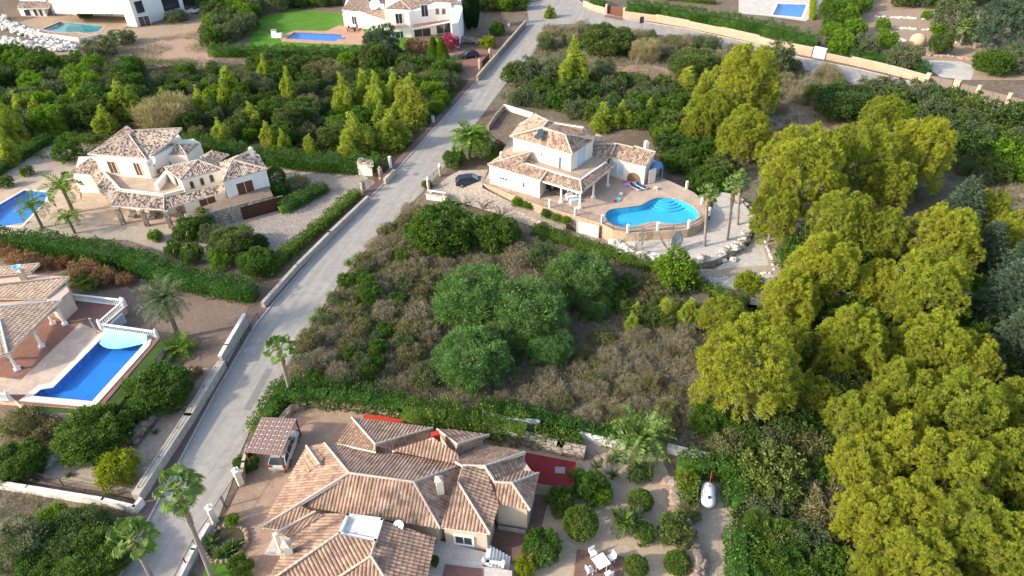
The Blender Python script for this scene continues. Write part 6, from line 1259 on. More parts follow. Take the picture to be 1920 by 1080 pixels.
# pergola deck with table
slab('deck', [(1082, 1030), (1170, 1044), (1165, 1110), (1072, 1110)], 0, .15, 'wood', 'darkbrick'); p = P(1126, 1062, .15); tt = thing('garden_table', 'white square garden table on the dark brick deck', 'table', p); m = MB(); m.box((p.x, p.y, .9), (1.1, 1.1, .06), .5); m.build('table_top', M['plastic'], tt); m = MB(); [m.beam((p.x+i*.4, p.y+j*.4, .15), (p.x+i*.4, p.y+j*.4, .9), .04, 4) for i in (-1, 1) for j in (-1, 1)]; m.build('table_legs', M['plastic'], tt)
for k in range(4):
    a = .5+k*1.571; x, y = p.x+1.05*math.cos(a), p.y+1.05*math.sin(a); c = thing('garden_chair', ['white garden chair right of the white square table', 'white garden chair behind the white square table', 'white garden chair left of the white square table', 'white garden chair nearest the camera at the white square table'][k], 'chair', (x, y, .15), 'white chairs round the square table'); m = MB(); m.box((x, y, .6), (.5, .55, .05), a); m.build('seat', M['plastic'], c); m = MB(); m.box((x+.26*math.cos(a), y+.26*math.sin(a), .85), (.05, .55, .5), a); m.build('backrest', M['plastic'], c)
    m = MB(); [m.beam((x+i*.2, y+j*.2, .15), (x+i*.2, y+j*.2, .6), .03, 4) for i in (-1, 1) for j in (-1, 1)]; m.build('legs', M['plastic'], c)
# gas tank
a, b = P(1328, 945, .75), P(1328, 912, .75); tt = thing('gas_tank', 'white cylindrical gas tank on the gravel strip between hedges', 'tank', P(1328, 930)); m = MB(); ax = (b-a).normalized(); K = 18; u_ = ax.cross(Vector((0, 0, 1))).normalized(); w_ = u_.cross(ax); prof = [(-.5, 0.02), (-.44, .3), (-.25, .5), (0, .6), (1, .6), (1.25, .5), (1.44, .3), (1.5, .02)]; V = []; F = []
L_ = (b-a).length-.4
for s, r_ in prof: s = s if s <= 0 else L_+(s-1); V += [a+ax*(s+.2)+u_*r_*math.cos(6.2832*i/K)+w_*r_*math.sin(6.2832*i/K) for i in range(K)]
for k in range(len(prof)-1): F += [(k*K+i, k*K+(i+1) % K, (k+1)*K+(i+1) % K, (k+1)*K+i) for i in range(K)]
m.add(V, F); m.build('tank_body', M['tank'], tt, smooth=True); m = MB()
for s in (.2, .8): p = a.lerp(b, s); m.box((p.x, p.y, .15), (1.1, .2, .3), 0)
m.build('tank_feet', M['conc'], tt); m = MB(); p = a.lerp(b, .12); m.lathe((p.x, p.y, 1.3), [(.14, 0), (.14, .12)], 8); m.build('tank_cap', M['iron'], tt); m = MB(); p = a.lerp(b, .75); m.beam(p+Vector((0, 0, .55)), p+Vector((0, .2, 2.4)), .03, 5); m.beam(p+Vector((-.15, 0, .68)), p+Vector((.15, 0, .68)), .03, 4); m.build('vent_pipe', M['redwall'], tt)
# clay dome
p = P(1718, 86); m = MB(); m.blob((p.x, p.y, 1.2), (1.7, 1.7, 1.5), 20, 14, 0); o = m.build('clay_dome', M['clay'], smooth=True, origin=True); tag(o, 'big smooth ochre clay dome in the terraced garden at top right', 'dome')
# planter ring by D gate
p = P(420, 1020); m = MB()
for k in range(26): a = k*.2417; m.blob((p.x+1.7*math.cos(a)+.2, p.y+1.7*math.sin(a), .18), (.24, .24, .2), 6, 4, .2)
o = m.build('planter_stones', M['tandirt'], origin=True); tag(o, 'ring of stones round the planting bed by the lower gate post', 'stone ring'); q = P(420, 1020); m = MB(); m.prism([(q.x+.2+1.65*math.cos(k*.4), q.y+1.65*math.sin(k*.4)) for k in range(16)], .0, .12); o = m.build('planting_bed', M['darksoil']); tag(o, kind='structure')
for px, py, l in ((440, 985, 'potted bush standing on the brick driveway inside the gate'), (816, 1060, 'small dark potted ball bush beside the near house patio')):
    p = P(px, py, 0 if px < 500 else .9); m = MB(); m.lathe((p.x, p.y, p.z), [(.2, 0), (.3, .4), (.33, .45)], 12); o = m.build('plant_pot', M['darksoil'] if px < 500 else M['iron'], origin=True); tag(o, 'dark pot under the '+l, 'pot')
    plant('bright' if px < 500 else 'oval', (p.x, p.y, p.z+.35), .55 if px < 500 else .4, .95 if px < 500 else .8, l)
# people near pool A
def person(px, py, label, top='redcloth', z=0):
    p = P(px, py, z); bm = bmesh.new(); J = {'pel': (0, 0, .92, .14), 'ch': (0, 0, 1.3, .16), 'nk': (0, 0, 1.5, .06), 'hd': (0, 0, 1.66, .11)}
    names = list(J); pts = [J[k] for k in names]; ed = [(0, 1), (1, 2), (2, 3)]
    for s in (-1, 1):
        b = len(pts); pts += [(s*.1, 0, .86, .1), (s*.13, .05*s, .48, .065), (s*.15, .1*s, .08, .05), (s*.15, .1*s-.14, .05, .045)]; ed += [(0, b), (b, b+1), (b+1, b+2), (b+2, b+3)]
        b = len(pts); pts += [(s*.2, 0, 1.42, .07), (s*.3, -.05, 1.14, .045), (s*.3, -.2, .95, .035)]; ed += [(1, b), (b, b+1), (b+1, b+2)]
    me = bpy.data.meshes.new('person'); me.from_pydata([q[:3] for q in pts], ed, []); o = bpy.data.objects.new('person', me); COL.objects.link(o); o.modifiers.new('skin', 'SKIN'); 
    for i, v in enumerate(me.skin_vertices[0].data if me.skin_vertices else []): v.radius = (pts[i][3],)*2; v.use_root = i == 0
    me.materials.append(M[top]); s = o.modifiers.new('sub', 'SUBSURF'); s.levels = s.render_levels = 1; o.location = p; return tag(o, label, 'person')
person(106, 31, 'person in dark clothes walking on the terrace between the shed and the turquoise pool', 'bluemat')
# ============================================================ VEGETATION
# big pines on the right: (px, py, radius px, label)
PN = [(1398, 160, 60, 'tall yellow-green pine right of the dark bush below the upper road'), (1345, 215, 42, 'pine leaning on the left of the tall pine behind the middle villa'), (1395, 255, 48, 'pine with dense top just below the tall one behind the middle villa'), (1310, 235, 32, 'smaller pine between scrub and the tall pine behind the villa'),
 (1500, 320, 72, 'broad pine at the upper left of the pine wood, below the bare reddish ground'), (1615, 300, 62, 'dense darker pine in the top row of the pine wood, second from the left'), (1722, 285, 58, 'pale tall pine in the top row of the wood, beside the dark maquis'), (1668, 345, 45, 'shaded pine in the gap behind the top row of the wood'),
 (1452, 405, 45, 'open-branched pine at the top of the stone steps right of the gravel bed'), (1575, 420, 58, 'pine crown beside the steps, right of the open-branched pine'), (1650, 440, 50, 'pine in the second row of the wood, above its dark hollow'), (1768, 450, 62, 'round bright pine left of the blue-green cedar'),
 (1545, 505, 66, 'wide pine overhanging the gravel garden'), (1480, 560, 55, 'pine at the left edge of the wood below the gravel garden'), (1735, 545, 72, 'big yellow pine in the middle of the wood with a dark gap on its left'), (1645, 540, 50, 'darker pine between the wide pine and the big yellow one'), (1595, 640, 66, 'upright pine with bare grey lower branches in the middle of the wood'),
 (1400, 690, 88, 'largest leafy pine at the left edge of the wood beside the dry plot'), (1480, 640, 45, 'pine joined behind the largest left-edge pine'), (1745, 655, 66, 'yellow pine below the big yellow one'), (1690, 735, 62, 'bright pine crown at the centre of the lower wood'), (1815, 680, 55, 'bright pine bordering the dark cedars'),
 (1530, 745, 40, 'small shaded pine in front of the dark ravine'), (1610, 790, 58, 'pine right of the dark ravine, upper one'), (1800, 775, 75, 'wide golden pine on the right of the lower wood'), (1890, 775, 60, 'golden pine at the right edge, below the cedars'), (1700, 845, 70, 'pine crown at mid height of the lower wood'), (1615, 880, 62, 'pine right of the ravine beside the old wall'),
 (1790, 890, 75, 'broad pine with a dark hole on its left in the lower wood'), (1885, 880, 70, 'golden pine at the right edge, second from the bottom'), (1625, 970, 62, 'pine above the end of the old wall near the bottom'), (1710, 960, 66, 'lower pine with grey twigs showing, near the bottom'), (1820, 1000, 80, 'golden pine near the bottom right corner'), (1720, 1060, 72, 'pine cut by the bottom edge, left of the corner'), (1900, 1040, 75, 'pine in the bottom right corner'), (1640, 1060, 50, 'pine cut by the bottom edge beside the ravine trees'),
 (1855, 400, 40, 'yellow pine right of the blue-green cedar'), (1895, 440, 42, 'yellow pine at the right edge beside the cedar'), (1655, 225, 40, 'small wind-bent pine on the bare ground below the upper road'), (1745, 250, 30, 'pine top rising behind the pale tall pine')]
PN += [(x, y, 62, 'pine continuing the wood past the '+('right' if x > 1925 else 'bottom')+' edge of the photo') for x, y in ((1985, 620), (1990, 740), (1985, 860), (2000, 980), (2060, 690), (2070, 830), (2080, 960), (1660, 1150), (1780, 1150), (1900, 1150), (2010, 1100))]
for x, y, r, l in PN: tree('pine', x, y, r, l, k=.58, group='pines of the wood on the right' if x > 1440 else 'pines behind the middle villa')
G = 'young pines in the thickets'
YP = [(1075, 118, 27, 44, 'tall conical yellow pine alone in the upper scrub plot'), (427, 155, 22, 32, 'bright young pine right of the pale reeds'), (375, 190, 18, 30, 'young pine directly behind the pale reeds'), (307, 180, 14, 16, 'small pine top sticking out of the pale reeds'), (496, 128, 12, 26, 'young pine below the lawn hedge, left'), (541, 158, 14, 32, 'slender conical young pine left of the dark round tree'), (470, 214, 20, 24, 'low yellow pine above the villa hedge, left'), (413, 246, 18, 26, 'small pine right behind the left villa roof'),
 (642, 175, 18, 38, 'first tall young pine of the group below the lawn hedge'), (682, 165, 20, 36, 'second young pine of the group below the lawn hedge'), (705, 175, 22, 40, 'third young pine of the group below the lawn hedge'), (740, 165, 20, 36, 'pale young pine right of the group centre'), (773, 185, 28, 44, 'largest young pine of the group beside the road verge'), (712, 215, 16, 26, 'small pine in front of the young pine group'), (662, 250, 30, 40, 'broad bright pine just above the long hedge'), (735, 240, 28, 36, 'bushy pine between the hedge and the road verge'), (500, 250, 16, 26, 'small pine above the hedge, second from left'), (530, 262, 12, 22, 'thin small pine behind the hedge'), (582, 268, 14, 18, 'low round pine behind the hedge'),
 (225, 185, 26, 36, 'yellow pine in the middle of the left thicket'), (148, 200, 14, 26, 'small pine in the left thicket, third from left edge'), (70, 205, 14, 26, 'small pine in the left thicket, second from left edge'), (38, 200, 20, 30, 'pine near the left edge of the thicket'), (8, 225, 24, 46, 'yellow pine cut by the left edge'), (105, 225, 18, 24, 'low pine in front of the left thicket'), (195, 222, 22, 26, 'yellow shrubby pine behind the left villa'), (1132, 215, 26, 24, 'rounded yellow pine behind the middle villa, left one'), (1165, 212, 20, 22, 'rounded yellow pine behind the middle villa, right one'), (1218, 203, 14, 20, 'small bright pine among scrub behind the villa'), (1320, 165, 22, 34, 'young pine left of the tall pine below the upper road'), (1290, 215, 20, 28, 'young pine in the scrub left of the leaning pine'), (1292, 145, 22, 20, 'pine shrub beneath the dark bush below the upper road'),
 (1195, 582, 13, 20, 'small conical pine in the dry plot right of the feathery trees'), (1185, 600, 12, 22, 'slim young pine among dry scrub'), (1250, 580, 22, 26, 'young pine below the bright round bush'), (1295, 585, 20, 32, 'yellow young pine left of the round pine on the plot'), (1030, 20, 10, 12, 'tiny pine at the junction verge'), (10, 280, 16, 30, 'pine at the left edge behind the yard hedge'), (1620, 575, 20, 30, 'thin dark young pine inside the wood'), (1510, 720, 22, 36, 'slender yellow pine at the edge of the ravine')]
for x, y, r, hp, l in YP: R = r/pxm(y); tree('youngpine', x, y, r*1.22, l, H=hp*1.85/pxm(y)/math.cos(rad(28)), k=.5, group=G)
tree('pine', 1355, 598, 48, 'round-topped pine on the plot left of the largest pine', hr=1.5)
# trees on the central plot
for x, y, r, l in ((890, 556, 66, 'big grey-green feathery tree at the left of the central group'), (988, 582, 68, 'dark feathery tree in the middle of the central group'), (1088, 520, 56, 'feathery tree at the upper right of the central group'), (885, 670, 62, 'pale green round tree at the bottom of the central group'), (950, 625, 44, 'shaded tree behind the pale round one'), (1030, 648, 40, 'low feathery bough at the lower right of the central group'), (1115, 575, 27, 'small separate light green tree right of the central group')): tree('feather', x, y, r, l, hr=1.35, k=.52, group='feathery trees on the central plot')
for k, x, y, r, l in (('broad', 828, 428, 58, 'large dense dark green bush below the villa gate'), ('broad', 925, 435, 44, 'dense green bush right of the larger one below the gate'), ('dry', 972, 482, 26, 'grey leafless round bush on the dry plot'), ('grey', 1020, 480, 30, 'grey-green bush right of the leafless one'), ('grey', 1045, 500, 26, 'olive bush behind the feathery trees'),
   ('bright', 1268, 505, 38, 'round bright green bush against the boulder wall'), ('yellow', 1405, 530, 24, 'thin yellow shrub on the white gravel'), ('broad', 1330, 785, 34, 'leafy green bush at the left foot of the pine wood'), ('broad', 1392, 800, 30, 'dark leafy bush at the mouth of the ravine'), ('yellow', 1142, 640, 10, 'tiny yellow shrub on bare earth'), ('dark', 1370, 580, 34, 'dark bush behind the round pine')):
    tree(k, x, y, r, l, hr=1.25 if k in ('broad', 'dark') else None)
# upper scrub plot
for k, x, y, r, l in (('dark', 1140, 72, 42, 'large dark green bush in the upper scrub plot'), ('dark', 1302, 118, 42, 'dense dark bush left of the tall pine'), ('grey', 985, 130, 28, 'rounded grey-green bush at the road edge of the upper plot'), ('grey', 1035, 135, 26, 'grey-green bush left of the conical pine'), ('reed', 1210, 95, 26, 'pale dry reed tuft in the upper plot'), ('grey', 1130, 130, 22, 'grey bush right of the conical pine'), ('bright', 1240, 220, 18, 'bright round bush behind the annexe'), ('grey', 1455, 105, 32, 'grey-green bush at the roadside by the tall pine'), ('dark', 1590, 190, 50, 'big dark bush below the strip of upper road'), ('grey', 1640, 165, 28, 'olive bush at the edge of the upper road'), ('dark', 1545, 175, 32, 'yellowish dark bush left of the big roadside one'), ('broad', 1325, 335, 34, 'round green bush behind the kidney pool'), ('broad', 1270, 300, 28, 'green bush right of the annexe'), ('bright', 1250, 250, 22, 'bright bush behind the annexe roof'), ('green', 1300, 285, 26, 'bush above the round one behind the pool'), ('dark', 1335, 365, 14, 'small dark bush at the right end of the pool')): tree(k, x, y, r, l, hr=1.05 if k in ('dark', 'broad') else None)
thicket([(960, 150), (1030, 150), (1140, 160), (1260, 165), (1330, 260), (1240, 250), (1100, 225), (960, 200)], ['maquis', 'green', 'grey'], 60, 1.3, 2.6, 'dark evergreen bush in the maquis behind the middle villa', 'maquis bushes behind the middle villa')
thicket([(1030, 60), (1100, 60), (1250, 70), (1420, 105), (1400, 130), (1220, 112), (1060, 92), (1015, 100)], ['dry', 'drygreen', 'dry', 'grey'], 60, 1.2, 2.4, 'dry brown bush in the upper scrub plot', 'dry bushes of the upper scrub plot')
thicket([(1230, 240), (1330, 260), (1345, 340), (1300, 340), (1240, 300)], ['maquis', 'green'], 22, 1.3, 2.4, 'green bush on the slope behind the kidney pool', 'bushes behind the kidney pool')
thicket([(1660, 180), (1760, 205), (1950, 250), (1950, 340), (1830, 345), (1780, 300), (1760, 240), (1650, 215)], ['grey', 'maquis', 'grey', 'bright'], 60, 1.6, 3.4, 'grey-green bush in the maquis at the right edge', 'maquis bushes at the right edge')
thicket([(1460, 120), (1540, 135), (1590, 160), (1520, 230), (1450, 220), (1440, 170)], ['dry', 'drygreen'], 24, 1.0, 2.0, 'dry bush on the bare slope right of the tall pine', 'dry bushes right of the tall pine')
thicket([(1350, 270), (1420, 250), (1480, 255), (1440, 290), (1380, 300)], ['brown', 'dry'], 8, 1, 1.6, 'reddish withered bush on the bare slope', 'withered bushes on the bare slope')
# left thicket
thicket([(-40, 105), (100, 120), (250, 135), (280, 190), (180, 245), (-40, 260)], ['green', 'maquis', 'green', 'bright', 'grey'], 80, 1.6, 3.2, 'dark green tree-like bush in the thicket behind the left villa', 'bushes of the left thicket')
thicket([(280, 160), (400, 130), (560, 120), (840, 130), (850, 170), (800, 240), (730, 280), (560, 275), (370, 262)], ['maquis', 'green', 'grey', 'drygreen', 'bright', 'maquis', 'grey', 'green'], 130, 1.2, 2.4, 'bush of the thicket between the left villa and the lawn house', 'bushes of the thicket below the lawn hedge')
tree('dark', 555, 215, 36, 'dark round olive-green tree in the middle of the thicket', hr=1.1); tree('dark', 540, 225, 26, 'dark bush beneath the round olive-green tree'); tree('reed', 310, 215, 50, 'big pale feathery reed clump behind the left villa', hr=.9, k=.45)
tree('bluegreen', 715, 75, 30, 'grey-green tree in front of the lawn house', hr=1.9); tree('dark', 700, 105, 24, 'dark bush under the tree before the lawn house')
for x, y, r, l in ((180, 90, 34, 'spreading grey-green bush below the turquoise pool'), (225, 70, 26, 'bush with white blossoms right of the turquoise pool'), (330, 30, 22, 'shrub at the corner of the white building')): tree('grey', x, y, r, l, hr=.9)
for x, y, r, l in ((157, 22, 12, 'bush by the white building wall, left'), (207, 20, 9, 'bush by the white building wall, right')): tree('broad', x, y, r, l)
thicket([(380, 60), (430, 0), (480, -10), (640, -10), (660, 10), (560, 15), (480, 35), (455, 75), (400, 90)], ['maquis', 'green', 'bright', 'grey'], 60, 1.6, 3.2, 'bush of the wood left of and behind the lawn', 'bushes round the lawn')
thicket([(350, 0), (430, -20), (460, -20), (440, 10), (380, 30)], ['grey', 'maquis'], 12, 1.5, 2.6, 'bush beyond the bare slope at the top', 'bushes beyond the bare slope')
for x, y, r, l in ((877, 20, 8, 'left slender cypress beside the lawn house'), (889, 18, 8, 'right slender cypress beside the lawn house')): tree('cypress', x, y, r, l, hr=8, k=.5)
for x, y, r, l in ((813, 93, 13, 'left pointed thuja before the lawn house'), (828, 94, 13, 'right pointed thuja before the lawn house')): tree('thuja', x, y, r, l, k=.45)
tree('bougain', 843, 78, 17, 'magenta bougainvillea on the corner of the lawn house'); tree('brown', 780, 88, 20, 'brownish shrubs below the lawn house porch'); tree('broad', 932, 52, 13, 'rounded bush by the road wall of the lawn house'); tree('yellow', 915, 78, 13, 'pale yellow bush above the navy car')
thicket([(880, 0), (980, -20), (980, 20), (940, 25), (895, 20)], ['green', 'bright', 'maquis'], 20, 1.6, 2.6, 'bush at the top left of the road junction', 'bushes at the road junction')
thicket([(1560, -20), (1640, -20), (1600, 60), (1600, 110), (1560, 100), (1540, 60)], ['bright', 'green'], 26, 1.8, 2.8, 'bright leafy bush beside the square pool', 'bushes beside the square pool')
thicket([(1640, -25), (1960, -25), (1960, 10), (1830, 20), (1650, 12)], ['green', 'maquis', 'grey'], 50, 1.6, 3.0, 'bush along the top edge at right', 'bushes along the top edge at right')
for k, x, y, r, l in (('bluegreen', 1890, 40, 40, 'blue-grey tree at the top right corner'), ('grey', 1790, 30, 32, 'olive tree left of the fan palms at top right'), ('grey', 1815, 55, 26, 'second olive tree at top right'), ('bright', 1662, 74, 19, 'round bright bush left of the clay dome'), ('bright', 1739, 28, 9, 'tiny citrus tree above the clay dome'), ('dark', 1765, 80, 18, 'conical green shrub right of the clay dome'), ('bright', 1758, 55, 12, 'yellow-green shrub above the conical one'), ('grey', 1700, 105, 28, 'olive bush above the roadside hedge'), ('grey', 1620, 85, 24, 'grey bush by the white meter pillar'), ('bright', 1655, 45, 12, 'small citrus bush on the upper terrace row'), ('broad', 1865, 115, 30, 'dense tree beside the lower fan palm at top right'), ('grey', 1905, 110, 28, 'olive tree at the right edge above the fence')): tree(k, x, y, r, l, hr=1.2 if k in ('broad',) else None)
for x, y, H, l in ((1812, 50, 4, 'tallest of the fan palms at top right'), (1838, 62, 3.2, 'fan palm right of the tallest at top right'), (1845, 105, 2.6, 'lowest fan palm beside the white driveway at top right')): palm('fanpalm_s', x, y, H, 2.0, l)
# garden B
palm('queenpalm', 116, 352, 4.2, 2.9, 'tallest of the three feather palms beside the left pool', rz=.5); palm('queenpalm', 60, 388, 3.4, 2.5, 'left one of the three feather palms beside the left pool', rz=2); palm('queenpalm', 127, 408, 2.6, 2.0, 'lowest of the three feather palms beside the left pool', rz=4)
for k, x, y, r, l in (('green', 124, 281, 25, 'round bush on the gravel behind the left villa'), ('green', 50, 320, 11, 'small plant on the gravel edge'), ('green', 10, 340, 13, 'bush at the left edge of the gravel yard'), ('maquis', 122, 327, 7, 'tiny plant by the villa annexe'), ('bright', 289, 441, 13, 'small bright bush on the gravel before the porch'), ('green', 350, 430, 24, 'spreading bush below the porch'), ('green', 375, 415, 24, 'white-flowered bush by the garage'), ('grey', 395, 438, 22, 'grey bush in the front bed of the left villa'), ('dark', 437, 450, 40, 'tall dark bush at the right of the front bed'), ('green', 325, 465, 17, 'round bush in the gravel below the porch, left'), ('green', 360, 473, 20, 'round bush with pale flowers below the porch'), ('bright', 412, 485, 21, 'yellow-green round bush next to the dark one'), ('broad', 482, 490, 33, 'bright leafy tree above the end of the hedge'), ('dark', 478, 455, 22, 'dark bush behind the bright leafy tree'), ('oval', 516, 330, 19, 'smooth rounded bush right of the left villa'), ('drygreen', 558, 346, 22, 'grassy dry bush right of the smooth rounded one'), ('green', 518, 358, 18, 'low bush below the smooth rounded one'), ('grey', 330, 445, 12, 'grey plant beside the front path')): tree(k, x, y, r, l, hr=1.2 if k in ('dark', 'broad') else None)
hedge([(528, 400), (560, 385), (612, 357)], 1.6, 1.5, 'clipped green hedge island in the gravel drive', mat='hedge')
hedge([(500, 520), (540, 480), (600, 430), (672, 368)], 1.5, 1.2, 'sloping low hedge along the road wall of the left villa', mat='hedge2')
hedge([(360, 280), (450, 300), (560, 315), (640, 322), (712, 322)], 2.0, 2.4, 'tall clipped hedge behind the left villa drive', mat='hedge')
hedge([(-30, 345), (30, 305), (90, 268)], 1.6, 1.6, 'clipped hedge at the left edge of the gravel yard', mat='hedge'); hedge([(100, 262), (180, 268)], 1.2, 1.2, 'short hedge behind the left villa', mat='hedge2')
hedge([(-40, 462), (100, 475), (240, 500), (300, 520)], 2.2, 2.6, 'overgrown hedge with dead brown patches below the left villa', mat='hedge'); hedge([(300, 525), (400, 548), (480, 562)], 2.2, 2.4, 'tall green hedge between the left villa and the palm drive', mat='hedge')
hedge([(-30, 466), (40, 476)], 2.5, 1.6, 'dead brown stretch of hedge at the left edge', mat='brownleaf', z=0); 
for i, (x, y, r) in enumerate(((30, 470, 26), (75, 478, 18), (145, 488, 26), (185, 502, 22), (228, 512, 16), (110, 480, 14))): tree('brown', x, y, r, ['brown dead patch at the left end of the hedge', 'small brown patch second in the hedge', 'largest brown patch in the hedge', 'brown patch right of the largest one', 'last brown patch toward the date palm', 'thin brown patch between the larger ones'][i], k=1.25)
# hedges F, G, right
hedge([(395, 105), (470, 106), (560, 108), (700, 110)], 2.0, 2.2, 'long hedge below the lawn, left part', mat='hedge'); hedge([(735, 122), (800, 128), (865, 133)], 2.0, 2.2, 'hedge below the lawn house, right part', mat='hedge')
hedge([(1176, 22), (1240, 30), (1330, 45), (1420, 62), (1470, 75), (1530, 95)], 2.2, 2.8, 'tall hedge behind the long ochre wall', mat='hedge'); hedge([(1595, 108), (1660, 122), (1740, 142)], 2.2, 1.8, 'clipped hedge behind the ochre wall right of the meter pillar', mat='hedge'); hedge([(1110, 5), (1132, 15)], 1.6, 1.8, 'hedge left of the red gate', mat='hedge'); hedge([(1180, -5), (1260, 0), (1340, 8)], 1.6, 1.2, 'low clipped hedge in the garden behind the tall hedge', mat='hedge2')
hedge([(1524, 0), (1522, 38)], .8, .8, 'narrow yellow flowering hedge beside the square pool', mat='yellowbush')
# E
palm('datepalm', 305, 562, 5.6, 2.5, 'tall grey-green date palm above the lower left drive'); palm('lowpalm', 338, 655, .5, 1.9, 'short palm with orange fruit stalks at the base of the date palm'); 
for x, y, l in ((168, 530, 'left cycad behind the red terrace'), (145, 520, 'small cycad at the house corner'), (180, 524, 'right cycad behind the red terrace')): palm('cycad', x, y, .7, 1.7, l)
tree('broad', 293, 728, 56, 'big round dark green bush below the long pool', hr=1.1); tree('brown', 365, 698, 14, 'dead brown leaves heap beside the big round bush')
for k, x, y, r, l in (('broad', 170, 815, 62, 'largest dark green bush in the lower left garden'), ('yellow', 220, 878, 36, 'yellow-green bush above the white wall'), ('broad', 30, 865, 46, 'leafy green bush at the left edge above the white wall'), ('drygreen', 40, 795, 36, 'brown-green shrub below the white balustrade'), ('drygreen', 80, 810, 28, 'withered shrub right of it'), ('agave', 130, 893, 10, 'small spiky plant behind the white wall'), ('agave', 292, 812, 10, 'small spiky plant on the tan strip'), ('grey', 230, 770, 20, 'grey foliage at the right of the largest bush'),
   ('dark', 140, 1005, 58, 'big dark bush at bottom left'), ('broad', 170, 1050, 60, 'bright-topped bush at the bottom left'), ('grey', 40, 1020, 50, 'grey-green bush at the bottom left corner'), ('broad', 90, 1050, 50, 'green bush cut by the bottom edge'), ('bright', 100, 975, 30, 'yellowish bush in front of the big dark one')): tree(k, x, y, r, l, hr=1.05 if k in ('broad', 'dark') else None)
rocks('rockery', [(250, 830), (270, 800), (290, 778)], 40, .3, .6, 'brownrock', 'brown rockery beside the largest bush of the lower left garden', jit=.4, zr=.4); rocks('rockery', [(85, 875), (100, 860), (110, 850)], 14, .25, .45, 'rock', 'few pale rocks left of the largest bush', jit=.3)
# D palms
def palm_gb(kind, top, base, R, label, rz=0):
    g = P(*base); d = ray(*top); t = ((g.y-CAM.y)*d.y+(g.x-CAM.x)*d.x)/(d.x**2+d.y**2); q = CAM+d*t; H = max(2, q.z); pr = PROTO[kind][0]; return plant(kind, g, R, H, label, 'tall fan palms beside the road', rz)
def fanp(top, base, R, label, rz=0): 
    g = P(*base); d = ray(*top); t = (g.y-CAM.y)/d.y; q = CAM+d*t; H = q.z; pr = PROTO['fanpalm'][0]
    o = thing('fan_palm', label, 'palm', g, 'tall fan palms beside the road'); s = R/pr[3]; lean = q.x-g.x
    m = MB(); k = 12; pts = [Vector((lean*(j/k), 0, H*j/k-.3*(j == 0))) for j in range(k+1)]; rr = random.Random(int(top[0]))
    for j in range(k): m.beam(pts[j], pts[j+1], .3 if j == 0 else .21-.06*j/k+(.07 if j > 7 else 0), 9, .2-.06*(j+1)/k+(.07 if j > 7 else 0), mi=1 if j > 8 else 0)
    for j in range(110):
        a = rr.uniform(0, 6.3); f = rr.uniform(.7, .98); p = Vector((lean*f+math.cos(a)*.2, math.sin(a)*.2, H*f)); m.beam(p, p+Vector((math.cos(a)*.13, math.sin(a)*.13, .25)), .04, 3, .01, mi=1)
    m.build('trunk', [M['greybark'], M['thatch']], o).location = (0, 0, 0)
    c = bpy.data.objects.new('crown', pr[0]); COL.objects.link(c); c.parent = o; c.scale = (s, s, s); c.location = (lean, 0, H-pr[2]*s); c.rotation_euler = (0, 0, rz); return o
fanp((330, 915), (405, 1100), 1.9, 'windblown fan palm in front of the road, upper one'); fanp((245, 1010), (300, 1110), 1.9, 'windblown fan palm at the bottom edge of the road, lower one', 1); fanp((523, 655), (548, 750), 1.75, 'fan palm on a slim trunk at the corner of the driveway hedge', 2)
fanp((1327, 362), (1320, 472), 1.55, 'tall slim fan palm nearest the large dish', .5); fanp((1377, 345), (1362, 460), 1.5, 'tall fan palm in the middle of the gravel bed', 2.4); fanp((1388, 335), (1382, 432), 1.45, 'fan palm furthest right on the gravel bed', 4)
palm('clumppalm', 880, 262, 3.4, 3.3, 'drooping bright feather palm at the left of the middle villa', rz=0); palm('clumppalm', 900, 268, 2.8, 2.6, 'second drooping feather palm beside the first', rz=2)
for k, x, y, r, l in (('green', 852, 295, 20, 'bush under the feather palms beside the gate'), ('green', 925, 290, 13, 'shrub between the feather palms and the villa'), ('green', 800, 345, 9, 'small tree at the gate of the middle villa'), ('bright', 970, 378, 10, 'low green plants in the long planter, left'), ('bright', 990, 384, 9, 'low green plants in the long planter, right'), ('green', 1023, 400, 9, 'grey-green shrub at the planter bend'), ('bright', 1042, 408, 8, 'small round shrub in the planter'), ('bright', 1060, 413, 8, 'small round shrub at the planter end'), ('grey', 1020, 425, 10, 'thin shrub on the paving below the planter'), ('grey', 935, 275, 14, 'olive bush behind the feather palms')): tree(k, x, y, r, l, z=1.0 if 960 < x < 1065 and y < 420 else 0)
palm('canarypalm', 1200, 828, 1.5, 3.1, 'large arching feather palm in the gravel garden')
for k, x, y, r, l in (('green', 1052, 940, 27, 'leafy shrub near the red court'), ('green', 1110, 915, 30, 'bushy shrub right of the red court'), ('bright', 1125, 925, 24, 'bright shrub behind the clipped oval bush'), ('oval', 1089, 980, 33, 'large clipped oval bush in the gravel garden'), ('ball', 1201, 938, 25, 'round glossy shrub under the feather palm'), ('green', 1018, 1025, 33, 'round shrub beside the dark brick patio'), ('yellow', 985, 1063, 20, 'yellow-green shrub at the bottom beside the patio'), ('green', 1208, 1000, 20, 'shrub beside the spiky plants'), ('ball', 1193, 1062, 24, 'round shrub at the bottom of the gravel garden'), ('maquis', 1268, 995, 32, 'olive shrub on the rock edge of the garden'), ('drygreen', 1290, 960, 22, 'yellow shrub on the rock edge'), ('ball', 1270, 1055, 26, 'blue-green round shrub at the bottom by the gravel strip'), ('maquis', 1200, 885, 22, 'shaded shrub under the large feather palm'), ('green', 1080, 895, 18, 'shrub at the edge of the red court'), ('broad', 460, 868, 22, 'leafy bush between the carport and the gate'), ('yellow', 1290, 905, 22, 'yellow bush left of the gas tank')): tree(k, x, y, r, l, hr=1.0 if k == 'broad' else (2.1 if k == 'oval' else None), k=.5)
